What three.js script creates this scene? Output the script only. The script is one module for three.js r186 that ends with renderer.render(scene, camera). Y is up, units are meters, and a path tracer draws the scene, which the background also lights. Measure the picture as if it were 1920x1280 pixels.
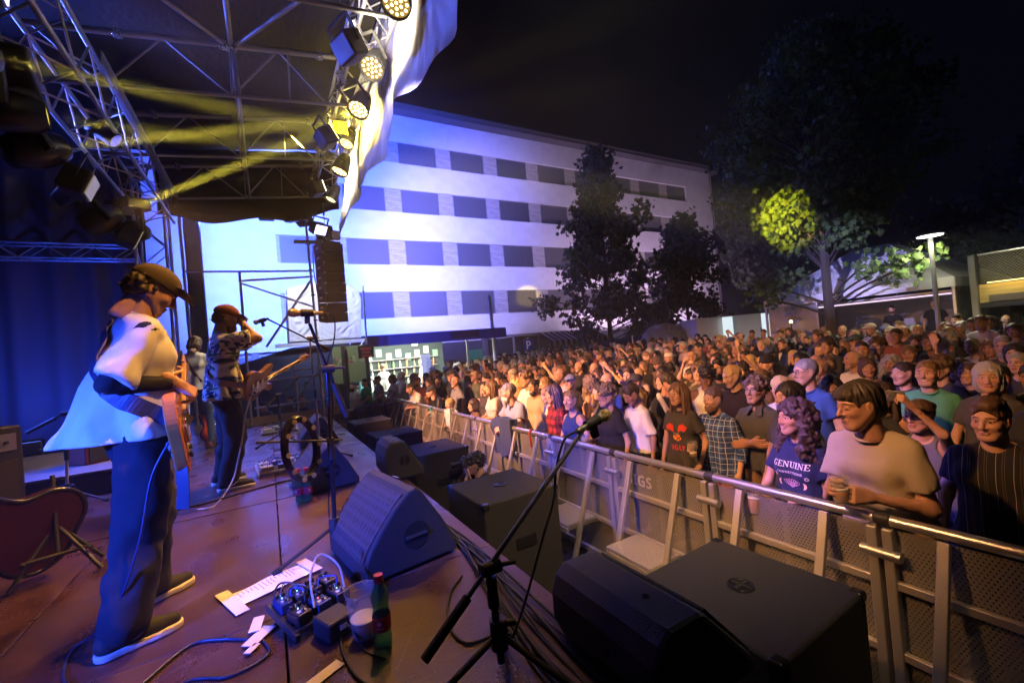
import * as THREE from 'three';
import { RoundedBoxGeometry } from 'three/addons/geometries/RoundedBoxGeometry.js';
import { mergeGeometries } from 'three/addons/utils/BufferGeometryUtils.js';
import { TextGeometry } from 'three/addons/geometries/TextGeometry.js';
import { FontLoader } from 'three/addons/loaders/FontLoader.js';

// ---------------------------------------------------------------- camera, sky, moon, exposure
const D2R = Math.PI / 180;
const scene = new THREE.Scene();
const camera = new THREE.PerspectiveCamera(2 * Math.atan(640 / 810) / D2R, 1024 / 682, 0.05, 400);
camera.rotation.order = 'YXZ';
camera.position.set(0, 2.32, 0);
camera.rotation.set(0.6 * D2R, -29.6 * D2R, -5.0 * D2R);
const renderer = new THREE.WebGLRenderer({ antialias: true });
renderer.toneMapping = THREE.LinearToneMapping;
renderer.toneMappingExposure = 1.0;
renderer.shadowMap.enabled = true;
{
  const W = 64, H = 32, d = new Float32Array(W * H * 4);
  for (let y = 0; y < H; y++) for (let x = 0; x < W; x++) {
    const up = Math.max(0, (y + 0.5) / H * 2 - 1), k = 1 - 0.5 * up;
    d.set([0.0016 * k, 0.0018 * k, 0.0042 * k, 1], (y * W + x) * 4);
  }
  const t = new THREE.DataTexture(d, W, H, THREE.RGBAFormat, THREE.FloatType);
  t.mapping = THREE.EquirectangularReflectionMapping; t.needsUpdate = true;
  scene.background = t; scene.environment = t;
}
const moon = new THREE.DirectionalLight(0xcfd8ff, 0.006);
moon.position.set(20, 60, 30); moon.castShadow = true;
moon.shadow.camera.left = -60; moon.shadow.camera.right = 60; moon.shadow.camera.top = 60; moon.shadow.camera.bottom = -60; moon.shadow.camera.far = 200;
scene.add(moon);
scene.fog = new THREE.FogExp2(0xcfdaff, 0.003);

// ---------------------------------------------------------------- helpers
let seed = 7;
const rnd = () => { seed = (seed + 0x6d2b79f5) | 0; let t = Math.imul(seed ^ (seed >>> 15), 1 | seed); t = (t + Math.imul(t ^ (t >>> 7), 61 | t)) ^ t; return ((t ^ (t >>> 14)) >>> 0) / 4294967296; };
const rr = (a, b) => a + (b - a) * rnd();
const pick = (a) => a[Math.floor(rnd() * a.length)];
const V = (x, y, z) => new THREE.Vector3(x, y, z);
const v3 = (a) => (a.isVector3 ? a : V(a[0], a[1], a[2]));
const S = 1.17;                                   // stage floor height
const names = {};
function numbered(n) { const k = names[n] = (names[n] ?? -1) + 1; return k ? n + '_' + String(k).padStart(3, '0') : n; }
function tag(o, label, category, group, kind) {
  o.userData = {};
  if (label) o.userData.label = label;
  if (category) o.userData.category = category;
  if (group) o.userData.group = group;
  if (kind) o.userData.kind = kind;
  return o;
}
function thing(name, label, category, pos = [0, 0, 0], yaw = 0, group) {
  const o = new THREE.Group(); o.name = numbered(name); o.position.set(...pos); o.rotation.y = yaw;
  scene.add(o); return tag(o, label, category, group);
}
function part(parent, name, geo, mat, label) {
  const m = new THREE.Mesh(Array.isArray(geo) ? merge(geo) : geo, mat); m.name = name; m.castShadow = m.receiveShadow = true;
  if (label) m.userData.label = label;
  parent.add(m); return m;
}
function single(name, label, category, geo, mat, group) { const m = part(scene, numbered(name), geo, mat); return tag(m, label, category, group); }
function struct(name, geo, mat) { const m = part(scene, name, geo, mat); m.userData = { kind: 'structure' }; return m; }
function merge(list) {
  const idx = list.every((g) => g.index);
  const gs = list.map((g) => { const c = idx ? g : g.index ? g.toNonIndexed() : g; for (const k of Object.keys(c.attributes)) if (!['position', 'normal', 'uv'].includes(k)) c.deleteAttribute(k); return c; });
  return mergeGeometries(gs);
}
function copy(o, label, name) { const c = o.clone(); c.name = numbered(name ?? o.name.replace(/_\d{3}$/, '')); c.userData = { ...o.userData }; if (label) c.userData.label = label; scene.add(c); return c; }
const box = (w, h, d, x = 0, y = 0, z = 0) => new THREE.BoxGeometry(w, h, d).translate(x, y, z);
const rbox = (w, h, d, x = 0, y = 0, z = 0, r = 0.01, s = 2) => new RoundedBoxGeometry(w, h, d, s, Math.min(r, w / 2.01, h / 2.01, d / 2.01)).translate(x, y, z);
function bar(a, b, r, seg = 8, r2 = r) {
  a = v3(a); b = v3(b); const d = b.clone().sub(a), L = d.length();
  const g = new THREE.CylinderGeometry(r2, r, L, seg).translate(0, L / 2, 0);
  return g.applyQuaternion(new THREE.Quaternion().setFromUnitVectors(V(0, 1, 0), d.normalize())).translate(a.x, a.y, a.z);
}
function sbar(a, b, w, h) {                        // square bar, lengthwise along a-b
  a = v3(a); b = v3(b); const d = b.clone().sub(a), L = d.length(), m = new THREE.Matrix4();
  const z = d.clone().normalize(), up = Math.abs(z.y) > 0.95 ? V(1, 0, 0) : V(0, 1, 0), x = up.clone().cross(z).normalize(), y = z.clone().cross(x);
  m.makeBasis(x, y, z).setPosition(a.clone().add(b).multiplyScalar(0.5));
  return rbox(w, h, L, 0, 0, 0, Math.min(w, h) * 0.18, 1).applyMatrix4(m);
}
const tube = (pts, r, seg = 6, n) => new THREE.TubeGeometry(new THREE.CatmullRomCurve3(pts.map(v3)), n ?? Math.max(8, pts.length * 6), r, seg, false);
const lathe = (pts, seg = 20) => new THREE.LatheGeometry(pts.map((p) => new THREE.Vector2(p[0], p[1])), seg);
function prism(pts, depth, bevel = 0) {            // outline in x,y; extruded from z = 0 to depth
  const s = new THREE.Shape(pts.map((p) => new THREE.Vector2(p[0], p[1])));
  return new THREE.ExtrudeGeometry(s, { depth: depth - 2 * bevel, bevelEnabled: bevel > 0, bevelSize: bevel, bevelThickness: bevel, bevelOffset: -bevel, bevelSegments: 2, curveSegments: 6 }).translate(0, 0, bevel);
}
const cyl = (r, h, x = 0, y = 0, z = 0, seg = 20, r2 = r) => new THREE.CylinderGeometry(r2, r, h, seg).translate(x, y, z);
const mats = {};
function M(color, rough = 0.7, o = {}) {
  const key = JSON.stringify([color, rough, Object.entries(o).map(([k, v]) => [k, v?.uuid ?? v])]);
  if (mats[key]) return mats[key];
  const phys = ['transmission', 'clearcoat', 'sheen'].some((k) => k in o), m = new (phys ? THREE.MeshPhysicalMaterial : THREE.MeshStandardMaterial)({ roughness: rough, ...o });
  if (Array.isArray(color)) m.color.setRGB(...color); else m.color.set(color);
  m.name = 'material_' + Object.keys(mats).length;
  return mats[key] = m;
}
// ---- textures
function hash(x, y, z) { let h = Math.imul(x, 374761393) ^ Math.imul(y, 668265263) ^ Math.imul(z, 1274126177); h = Math.imul(h ^ (h >>> 13), 1274126177); return ((h ^ (h >>> 16)) >>> 0) / 4294967296; }
function noise3(x, y, z) {
  const X = Math.floor(x), Y = Math.floor(y), Z = Math.floor(z), s = (t) => t * t * (3 - 2 * t), u = s(x - X), v = s(y - Y), w = s(z - Z), l = (a, b, t) => a + (b - a) * t;
  return l(l(l(hash(X, Y, Z), hash(X + 1, Y, Z), u), l(hash(X, Y + 1, Z), hash(X + 1, Y + 1, Z), u), v), l(l(hash(X, Y, Z + 1), hash(X + 1, Y, Z + 1), u), l(hash(X, Y + 1, Z + 1), hash(X + 1, Y + 1, Z + 1), u), v), w) * 2 - 1;
}
function canvasTex(w, h, draw, o = {}) {
  const c = document.createElement('canvas'); c.width = w; c.height = h; draw(c.getContext('2d'), w, h);
  const t = new THREE.CanvasTexture(c); t.colorSpace = o.linear ? THREE.NoColorSpace : THREE.SRGBColorSpace;
  t.wrapS = t.wrapT = o.clamp ? THREE.ClampToEdgeWrapping : THREE.RepeatWrapping;
  if (o.repeat) t.repeat.set(...o.repeat);
  t.magFilter = THREE.LinearFilter; t.needsUpdate = true; return t;
}
function noiseTex(w, h, f, repeat, linear = true) {   // f(u, v) -> grey 0..1 or [r, g, b]; tiles when f does
  const d = new Uint8Array(w * h * 4);
  for (let y = 0; y < h; y++) for (let x = 0; x < w; x++) { const c = f(x / w, y / h), a = Array.isArray(c) ? c : [c, c, c]; for (let k = 0; k < 3; k++) d[(y * w + x) * 4 + k] = Math.max(0, Math.min(255, a[k] * 255)); d[(y * w + x) * 4 + 3] = 255; }
  const t = new THREE.DataTexture(d, w, h); t.wrapS = t.wrapT = THREE.RepeatWrapping; t.magFilter = THREE.LinearFilter; t.minFilter = THREE.LinearFilter; t.colorSpace = linear ? THREE.NoColorSpace : THREE.SRGBColorSpace;
  if (repeat) t.repeat.set(...repeat); t.needsUpdate = true; return t;
}
const tn = (u, v, f, z = 0) => { const A = Math.PI * 2, R = f / A; return noise3(Math.cos(u * A) * R + 40, Math.sin(u * A) * R + 40, z) * 0.5 + noise3(Math.cos(v * A) * R + 90, Math.sin(v * A) * R + 20, z + u * f) * 0.5; };
const fine = noiseTex(128, 128, () => 0.3 + 0.7 * rnd(), [6, 6]);
const cloudy = noiseTex(256, 256, (u, v) => 0.5 + 0.5 * noise3(Math.cos(u * 6.283) * 2 + 9, Math.sin(u * 6.283) * 2 + Math.cos(v * 6.283) * 2, Math.sin(v * 6.283) * 2 + 5) + 0.12 * (rnd() - 0.5));
// uv from world metres, by the dominant normal
function metreUV(g, k = 1) {
  g = g.index ? g.toNonIndexed() : g; g.computeVertexNormals();
  const p = g.attributes.position, n = g.attributes.normal, uv = new Float32Array(p.count * 2);
  for (let i = 0; i < p.count; i++) {
    const ax = Math.abs(n.getX(i)), ay = Math.abs(n.getY(i)), az = Math.abs(n.getZ(i));
    const [a, b] = ax > ay && ax > az ? [p.getZ(i), p.getY(i)] : ay > az ? [p.getX(i), p.getZ(i)] : [p.getX(i), p.getY(i)];
    uv[i * 2] = a * k; uv[i * 2 + 1] = b * k;
  }
  g.setAttribute('uv', new THREE.BufferAttribute(uv, 2)); return g;
}
const alu = M([0.5, 0.5, 0.52], 0.38, { metalness: 0.9 }), steel = M([0.42, 0.42, 0.43], 0.5, { metalness: 0.8, roughnessMap: cloudy });
const black = M([0.015, 0.015, 0.016], 0.6), blackGloss = M([0.01, 0.01, 0.012], 0.25), rubber = M([0.012, 0.012, 0.012], 0.85);
const glow = (c, k, base = 0x222222) => M(base, 0.5, { emissive: new THREE.Color(...c), emissiveIntensity: k });
function spot(at, to, color, cd, half, pen = 0.4, soft = 2, name = 'stage_light') {
  const l = new THREE.SpotLight(new THREE.Color(...color), cd, 0, half * D2R, pen, 2); l.name = name;
  l.position.set(...at); l.target.position.set(...to); l.castShadow = true; l.shadow.radius = soft; l.shadow.mapSize.set(1024, 1024);
  scene.add(l, l.target); return l;
}
// ---------------------------------------------------------------- ground: level at the stage, rising gently away from it
const gy = (x) => Math.max(0, Math.min(0.34, (x - 6) * 0.036));
struct('ground', metreUV((() => { const g = new THREE.PlaneGeometry(160, 160, 160, 1).rotateX(-Math.PI / 2).translate(20, 0, -10), p = g.attributes.position; for (let i = 0; i < p.count; i++) p.setY(i, gy(p.getX(i))); g.computeVertexNormals(); return g; })(), 0.5), M([0.045, 0.045, 0.048], 0.9, { roughnessMap: cloudy, bumpMap: fine, bumpScale: 0.004 }));

// ---------------------------------------------------------------- building across the square
{
  const b = thing('office_building', 'long white four storey building with rows of dark shuttered windows behind the crowd', 'building', [0, 0, -28]);
  const plaster = M([0.74, 0.74, 0.75], 0.85, { map: noiseTex(256, 256, (u, v) => 0.93 + 0.05 * noise3(u * 9, v * 9, 2) + 0.02 * rnd(), [0.25, 0.25]), bumpMap: fine, bumpScale: 0.002 });
  const X0 = 0.9, X1 = 37.2, XE = 41.3, XL = -14, rows = [[15.07, 16.52], [11.77, 13.33], [8.27, 9.92], [4.82, 6.51]];
  const bands = [[16.52, 18.3], [13.33, 15.07], [9.92, 11.77], [6.51, 8.27], [3.19, 4.82]];
  for (const [y0, y1] of bands) part(b, 'wall', metreUV(box(XE - XL, y1 - y0, 0.3, (XE + XL) / 2, (y0 + y1) / 2, -0.15)), plaster);
  for (const [y0, y1] of rows) {
    part(b, 'wall', metreUV(box(X0 - XL, y1 - y0, 0.3, (X0 + XL) / 2, (y0 + y1) / 2, -0.15)), plaster);
    part(b, 'wall', metreUV(box(XE - X1, y1 - y0, 0.3, (XE + X1) / 2, (y0 + y1) / 2, -0.15)), plaster);
  }
  part(b, 'wall', metreUV(box(0.3, 18.3, 16, XE - 0.152, 9.15, -8.31)), plaster);
  part(b, 'wall', metreUV(box(XE - XL - 0.31, 18.3, 0.3, (XE + XL) / 2 - 0.155, 9.15, -0.9)), M([0.3, 0.3, 0.31], 0.9));
  // light stone panels between the windows, streaked lengthwise
  const stone = M([0.5, 0.48, 0.46], 0.8, { map: noiseTex(256, 256, (u, v) => { const s = 0.78 + 0.16 * noise3(u * 3, v * 34, 1) + 0.1 * noise3(u * 9, v * 80, 4); return [s, s * 0.97, s * 0.94]; }) });
  const tones = [0.085, 0.1, 0.12].map((k) => M([k, k, k * 1.04], 0.55, { map: noiseTex(64, 64, (u, v) => 0.9 + 0.1 * ((v * 16) % 1)) })), frame = M([0.16, 0.16, 0.17], 0.5, { metalness: 0.3 });
  const blindGeo = [box(2.5, 1, 0.03), box(0.83, 1, 0.03)];
  rows.forEach(([y0, y1], r) => {
    const h = y1 - y0, ym = (y0 + y1) / 2;
    for (let k = -2; k < 8; k++) {
      const x0 = 8.52 + 3.716 * k + (r === 0 ? 0.02 : -0.03), w = 2.6, px0 = x0 + w, px1 = k === 7 ? X1 : x0 + 3.716;
      if (px1 - px0 > 0.1) part(b, 'stone_panel', box(px1 - px0 - 0.03, h - 0.02, 0.08, (px0 + px1) / 2, ym, -0.13 - 0.04), stone);
      const f = part(b, 'window', [box(w, 0.05, 0.12, 0, h / 2 - 0.026, 0), box(w, 0.05, 0.12, 0, -h / 2 + 0.026, 0), box(0.05, h - 0.11, 0.12, -w / 2 + 0.025, 0, 0), box(0.05, h - 0.11, 0.12, w / 2 - 0.025, 0, 0)], frame);
      f.position.set(x0 + w / 2, ym, -0.2);
      const split = (r === 2 && k > 1) || (r === 3 && k === -2);
      for (let j = 0; j < (split ? 3 : 1); j++) { const bl = part(f, 'roller_blind', blindGeo[split ? 1 : 0], tones[(k * 5 + r * 3 + 20) % 3]); bl.scale.y = h - 0.11; bl.position.set(split ? (j - 1) * 0.835 : 0, 0, 0.012 + 0.004 * j); }
      const s = part(f, 'sill', box(w + 0.04, 0.03, 0.14, 0, -h / 2 - 0.012, 0.16), M([0.35, 0.35, 0.36], 0.4, { metalness: 0.6 }));
    }
    part(b, 'stone_panel', box(8.52 - 3.716 * 2 - X0 - 0.03, h - 0.02, 0.08, (X0 + 8.52 - 7.432) / 2, ym, -0.17), stone);
  });
  part(b, 'roof', [box(XE - XL + 1.4, 0.22, 18, (XE + XL) / 2, 18.42, -8.2), box(XE - XL + 1.5, 0.12, 18.2, (XE + XL) / 2, 18.595, -8.2)], M([0.1, 0.1, 0.11], 0.7));
  part(b, 'drain_pipe', [bar([XE - 0.35, 0, 0.09], [XE - 0.35, 18.2, 0.09], 0.07), ...[4, 8, 12, 16].map((y) => box(0.22, 0.06, 0.1, XE - 0.35, y, 0.05))], M([0.3, 0.3, 0.31], 0.4, { metalness: 0.7 }));
  // ground floor: dark glazing set back behind columns
  const gl = M([0.03, 0.035, 0.04], 0.15), gf = M([0.06, 0.06, 0.065], 0.5);
  for (let k = 0; k < 14; k++) part(b, 'shop_window', box(3.5, 2.9, 0.06, -6 + 3.6 * k, 1.5, -0.68), gl);
  for (let k = 0; k < 13; k++) part(b, 'column', rbox(0.35, 3.19, 0.35, -4.2 + 3.6 * k, 1.595, -0.3, 0.02), gf);
  part(b, 'door', box(1.6, 2.3, 0.06, 13.2, 1.15, -0.6), M([0.02, 0.16, 0.05], 0.5), 'green door of the ground floor');
  const en = part(b, 'entrance_canopy', [box(4.2, 0.18, 1.6, 17.2, 3.05, 0.82), box(0.12, 3, 0.12, 15.25, 1.5, 1.4), box(0.12, 3, 0.12, 19.2, 1.5, 1.4)], M([0.2, 0.2, 0.21], 0.6));
}
// ---------------------------------------------------------------- trees
const leafGeo = (() => {   // five-pointed leaf, folded along the midrib
  const o = [[0, -0.5], [0.16, -0.25], [0.5, -0.2], [0.3, 0.02], [0.42, 0.32], [0.14, 0.2], [0, 0.5]], p = [], idx = [];
  const pts = [...o, ...o.slice(1, -1).reverse().map(([x, y]) => [-x, y])];
  p.push(0, 0, 0.03); for (const [x, y] of pts) p.push(x, Math.abs(x) > 0 ? y : y, -Math.abs(x) * 0.35);
  for (let i = 1; i <= pts.length; i++) idx.push(0, i, i % pts.length + 1);
  const g = new THREE.BufferGeometry(); g.setAttribute('position', new THREE.Float32BufferAttribute(p, 3)); g.setIndex(idx); g.computeVertexNormals(); return g;
})();
const leafMat = (c) => M(c, 0.75, { transmission: 0.3, side: THREE.DoubleSide });
function tree(label, x, z, h, trunkH, profile, clusters, perCluster, leaf, color, trunkR = 0.16, spread = 0.55, extra = []) {
  const t = thing('broadleaf_tree', label, 'tree', [x, 0, z]);
  const lean = rr(-0.02, 0.02), centres = [], limbs = [];
  for (let i = 0; i < clusters; i++) {
    const u = Math.pow(rnd(), 0.85), y = trunkH + (h - trunkH) * u, R = profile(u) * rr(0.82, 1.12), a = rnd() * 6.283, q = R * Math.sqrt(rr(0.12, 1));
    centres.push([Math.cos(a) * q, y + rr(-0.3, 0.3), Math.sin(a) * q, R]);
  }
  for (const c of extra) centres.push(c);
  const bark = M([0.06, 0.05, 0.042], 0.95, { bumpMap: cloudy, bumpScale: 0.03 });
  part(t, 'trunk', [tube([[0, 0, 0], [lean * 3, h * 0.3, lean], [lean * 2, h * 0.6, -lean], [lean * 4, h * 0.93, 0]], trunkR, 8, 24)].map((g) => {
    const p = g.attributes.position; for (let i = 0; i < p.count; i++) { const k = 1 - 0.82 * Math.min(1, p.getY(i) / h); p.setX(i, p.getX(i) * k); p.setZ(i, p.getZ(i) * k); } g.computeVertexNormals(); return g; }), bark);
  for (const c of centres) if (rnd() < 0.5) limbs.push(tube([[0, c[1] * 0.78, 0], [c[0] * 0.45, c[1] * 0.9, c[2] * 0.45], [c[0], c[1], c[2]]], 0.028 * trunkR / 0.16, 4, 5));
  part(t, 'limbs', limbs, bark);
  const N = centres.length * perCluster, im = new THREE.InstancedMesh(leafGeo, leafMat(color), N), m = new THREE.Matrix4(), q = new THREE.Quaternion(), e = new THREE.Euler();
  const g = () => (rnd() + rnd() + rnd() - 1.5) * 1.15; let n = 0;
  for (const c of centres) for (let i = 0; i < perCluster; i++) {
    const s = leaf * rr(0.65, 1.3);
    e.set(rr(-1.2, 0.6), rnd() * 6.283, rr(-0.6, 0.6)); q.setFromEuler(e);
    m.compose(V(c[0] + g() * spread * 1.25, c[1] + g() * spread * 0.8, c[2] + g() * spread * 1.25), q, V(s, s, s)); im.setMatrixAt(n, m);
    const k = rr(0.6, 1.35); im.setColorAt(n++, new THREE.Color(k * rr(0.85, 1.15), k, k * rr(0.7, 1.1)));
  }
  im.name = 'crown'; im.userData.kind = 'stuff'; t.add(im); return t;
}
tree('slender pointed dark tree standing in front of the white facade', 18.3, -20, 13.4, 1.7, (u) => 3.9 * Math.pow(1 - u, 1.15) + 0.25, 120, 62, 0.33, [0.045, 0.07, 0.032], 0.17, 0.5, [[2.1, 9.6, 1.1, 1], [2.3, 10.1, 1.2, 1], [-3.1, 4.2, -1.8, 1], [-3.3, 4.9, -1.9, 1], [1.6, 8.8, 0.9, 1], [-1.6, 9.3, -0.9, 1]]);
tree('small dark tree at the right end of the white building', 26.0, -20.3, 10.0, 2.6, (u) => 3.0 * Math.pow(1 - u, 0.9) + 0.3, 84, 58, 0.34, [0.035, 0.055, 0.028], 0.16, 0.6, [[1.6, 8.2, 0.9, 1], [1.7, 8.9, 0.9, 1], [-2.2, 7.0, -1.2, 1]]);
tree('huge spreading tree with a patch of leaves lit lime green by a stage beam', 14.5, -6.42, 10.4, 4.7, (u) => 3.0 * Math.sin(Math.PI * Math.min(0.97, u * 0.88 + 0.085)), 300, 50, 0.17, [0.06, 0.115, 0.02], 0.17, 0.38, [[-0.5, 3.55, 1.6, 1], [-0.7, 3.4, 1.95, 1], [-0.4, 3.75, 2.2, 1], [-0.6, 3.65, 1.2, 1], [-0.8, 3.3, -1.1, 1], [-0.7, 3.05, -1.35, 1], [-0.9, 3.5, -1.5, 1], [-0.5, 3.7, -0.7, 1]]);
tree('tall smoky grey green tree rising behind the marquee left of the huge tree', 40.5, -21.0, 21.5, 3.5, (u) => 4.6 * Math.sin(Math.PI * Math.min(0.95, u * 0.75 + 0.2)), 170, 46, 0.42, [0.06, 0.08, 0.05], 0.26, 0.9);
tree('dim dark tree behind the lit container at the far right', 33, -5.2, 9.5, 3, (u) => 5 * Math.sin(Math.PI * Math.min(0.95, u * 0.75 + 0.2)), 110, 40, 0.36, [0.035, 0.06, 0.025], 0.2, 0.8);
// ---------------------------------------------------------------- front truss side: what stands across the square
{
  const pole = thing('flag_pole', 'tall plain white pole standing in the crowd before the building', 'pole', [7.7, 0, -15]);
  part(pole, 'shaft', lathe([[0.075, 0], [0.07, 1.5], [0.06, 4.35], [0.0, 4.37]], 16), M([0.72, 0.72, 0.72], 0.35));
  part(pole, 'ground_sleeve', cyl(0.11, 0.3, 0, 0.15, 0), steel);
}
const font = await new FontLoader().loadAsync('fonts/droid/droid_sans_bold.typeface.json');
const text = (s, size, depth = 0.004) => { const g = new TextGeometry(s, { font, size, depth, curveSegments: 4 }); g.computeBoundingBox(); const b = g.boundingBox; return g.translate(-(b.min.x + b.max.x) / 2, -(b.min.y + b.max.y) / 2, 0); };
{
  const s = thing('parking_sign', 'blue parking sign with a white letter P in front of the dark ground floor', 'sign', [14.2, 0, -23]);
  part(s, 'post', bar([0, 0, 0], [0, 2.75, 0], 0.035), alu);
  part(s, 'plate', rbox(0.75, 0.75, 0.03, 0, 2.3, 0.05, 0.012), M([0.01, 0.04, 0.25], 0.4));
  part(s, 'lettering', text('P', 0.52, 0.006).translate(0, 2.3, 0.066), M([0.85, 0.85, 0.85], 0.4));
}
{   // market stall with a striped awning
  const s = thing('market_stall', 'stall with a brown and white striped awning before the building entrance', 'stall', [16.2, 0, -21.5]);
  const W = 4.4, n = 22, ca = M([0.62, 0.58, 0.52], 0.9, { side: 2 }), cb = M([0.17, 0.045, 0.03], 0.9, { side: 2 });
  for (let i = 0; i < n; i++) {
    const x = -W / 2 + W * (i + 0.5) / n, w = W / n;
    const g = prism([[0, 2.95], [1.25, 2.4], [1.25, 2.12], [1.235, 2.12], [1.235, 2.385], [0, 2.93]], w - 0.004).rotateY(-Math.PI / 2).translate(x + w / 2, 0, 0);
    part(s, 'awning_stripe', g, i % 2 ? ca : cb);
  }
  for (const [x, z] of [[-2.15, 0], [2.15, 0], [-2.15, 1.15], [2.15, 1.15]]) part(s, 'post', sbar([x, 0, z], [x, z ? 2.38 : 2.92, z], 0.06, 0.06), M([0.3, 0.22, 0.14], 0.7));
  part(s, 'counter', rbox(4.2, 0.9, 0.6, 0, 0.45, 0.5, 0.02), M([0.2, 0.13, 0.08], 0.7));
}
{   // brightly lit panels and blue banners at the far side
  const white = M([0.75, 0.78, 0.8], 0.6);
  const lamp = glow([0.85, 1, 1.05], 0.9);
  for (const [x, z, l] of [[16.9, -11.3, 'left of two tall white lit columns beside the marquee'], [17.5, -10.0, 'right of two tall white lit columns beside the marquee']]) {
    const o = thing('light_column', l, 'light column', [x, 0, z]);
    part(o, 'light_panel', rbox(0.3, 2.5, 0.3, 0, 1.5, 0, 0.03), lamp); part(o, 'foot', rbox(0.6, 0.25, 0.5, 0, 0.125, 0), black);
  }
  const w = thing('site_office', 'pale container cabin half hidden behind the crowd left of the marquee', 'cabin', [18.6, 0, -11.8], -0.6);
  part(w, 'wall', rbox(4.6, 2.8, 2.2, 0, 1.4, 0, 0.03), M([0.45, 0.48, 0.5], 0.6));
  part(w, 'sign', rbox(0.6, 0.55, 0.03, 0.6, 1.9, 1.12, 0.01), M([0.01, 0.05, 0.3], 0.5), 'small blue notice on the cabin wall');
  part(w, 'door', rbox(0.85, 2, 0.04, -1.2, 1.0, 1.12, 0.01), M([0.35, 0.37, 0.4], 0.5));
  const f = thing('fence_banner', 'long fence covered by dark blue banners under the small round tree', 'fence', [17.4, 0, -14.6], -0.5);
  for (let k = 0; k < 4; k++) part(f, 'banner', box(1.9, 0.95, 0.03, -3 + 2 * k, 1.75, 0.04), M([0.01, 0.02, 0.13], 0.7));
  for (let k = 0; k < 5; k++) part(f, 'post', bar([-4 + 2 * k, 0, 0], [-4 + 2 * k, 2.3, 0], 0.03), alu);
  for (let k = 0; k < 4; k++) part(f, 'panel', box(1.9, 1.1, 0.02, -3 + 2 * k, 0.7, 0), M([0.3, 0.3, 0.3], 0.7));
  const sp = single('round_shrub', 'round clipped shrub glowing violet behind the crowd below the trees', 'shrub', (() => {
    const g = new THREE.IcosahedronGeometry(1.25, 24), p = g.attributes.position; for (let i = 0; i < p.count; i++) { const v = V(p.getX(i), p.getY(i), p.getZ(i)), k = 1 + 0.045 * noise3(v.x * 9, v.y * 9, v.z * 9) + 0.03 * noise3(v.x * 30, v.y * 30, v.z * 30); p.setXYZ(i, v.x * k, v.y * k, v.z * k); } g.computeVertexNormals(); return g.translate(16.6, 1.5, -14.4 ); })(), M([0.2, 0.22, 0.2], 0.95));
}
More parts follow.
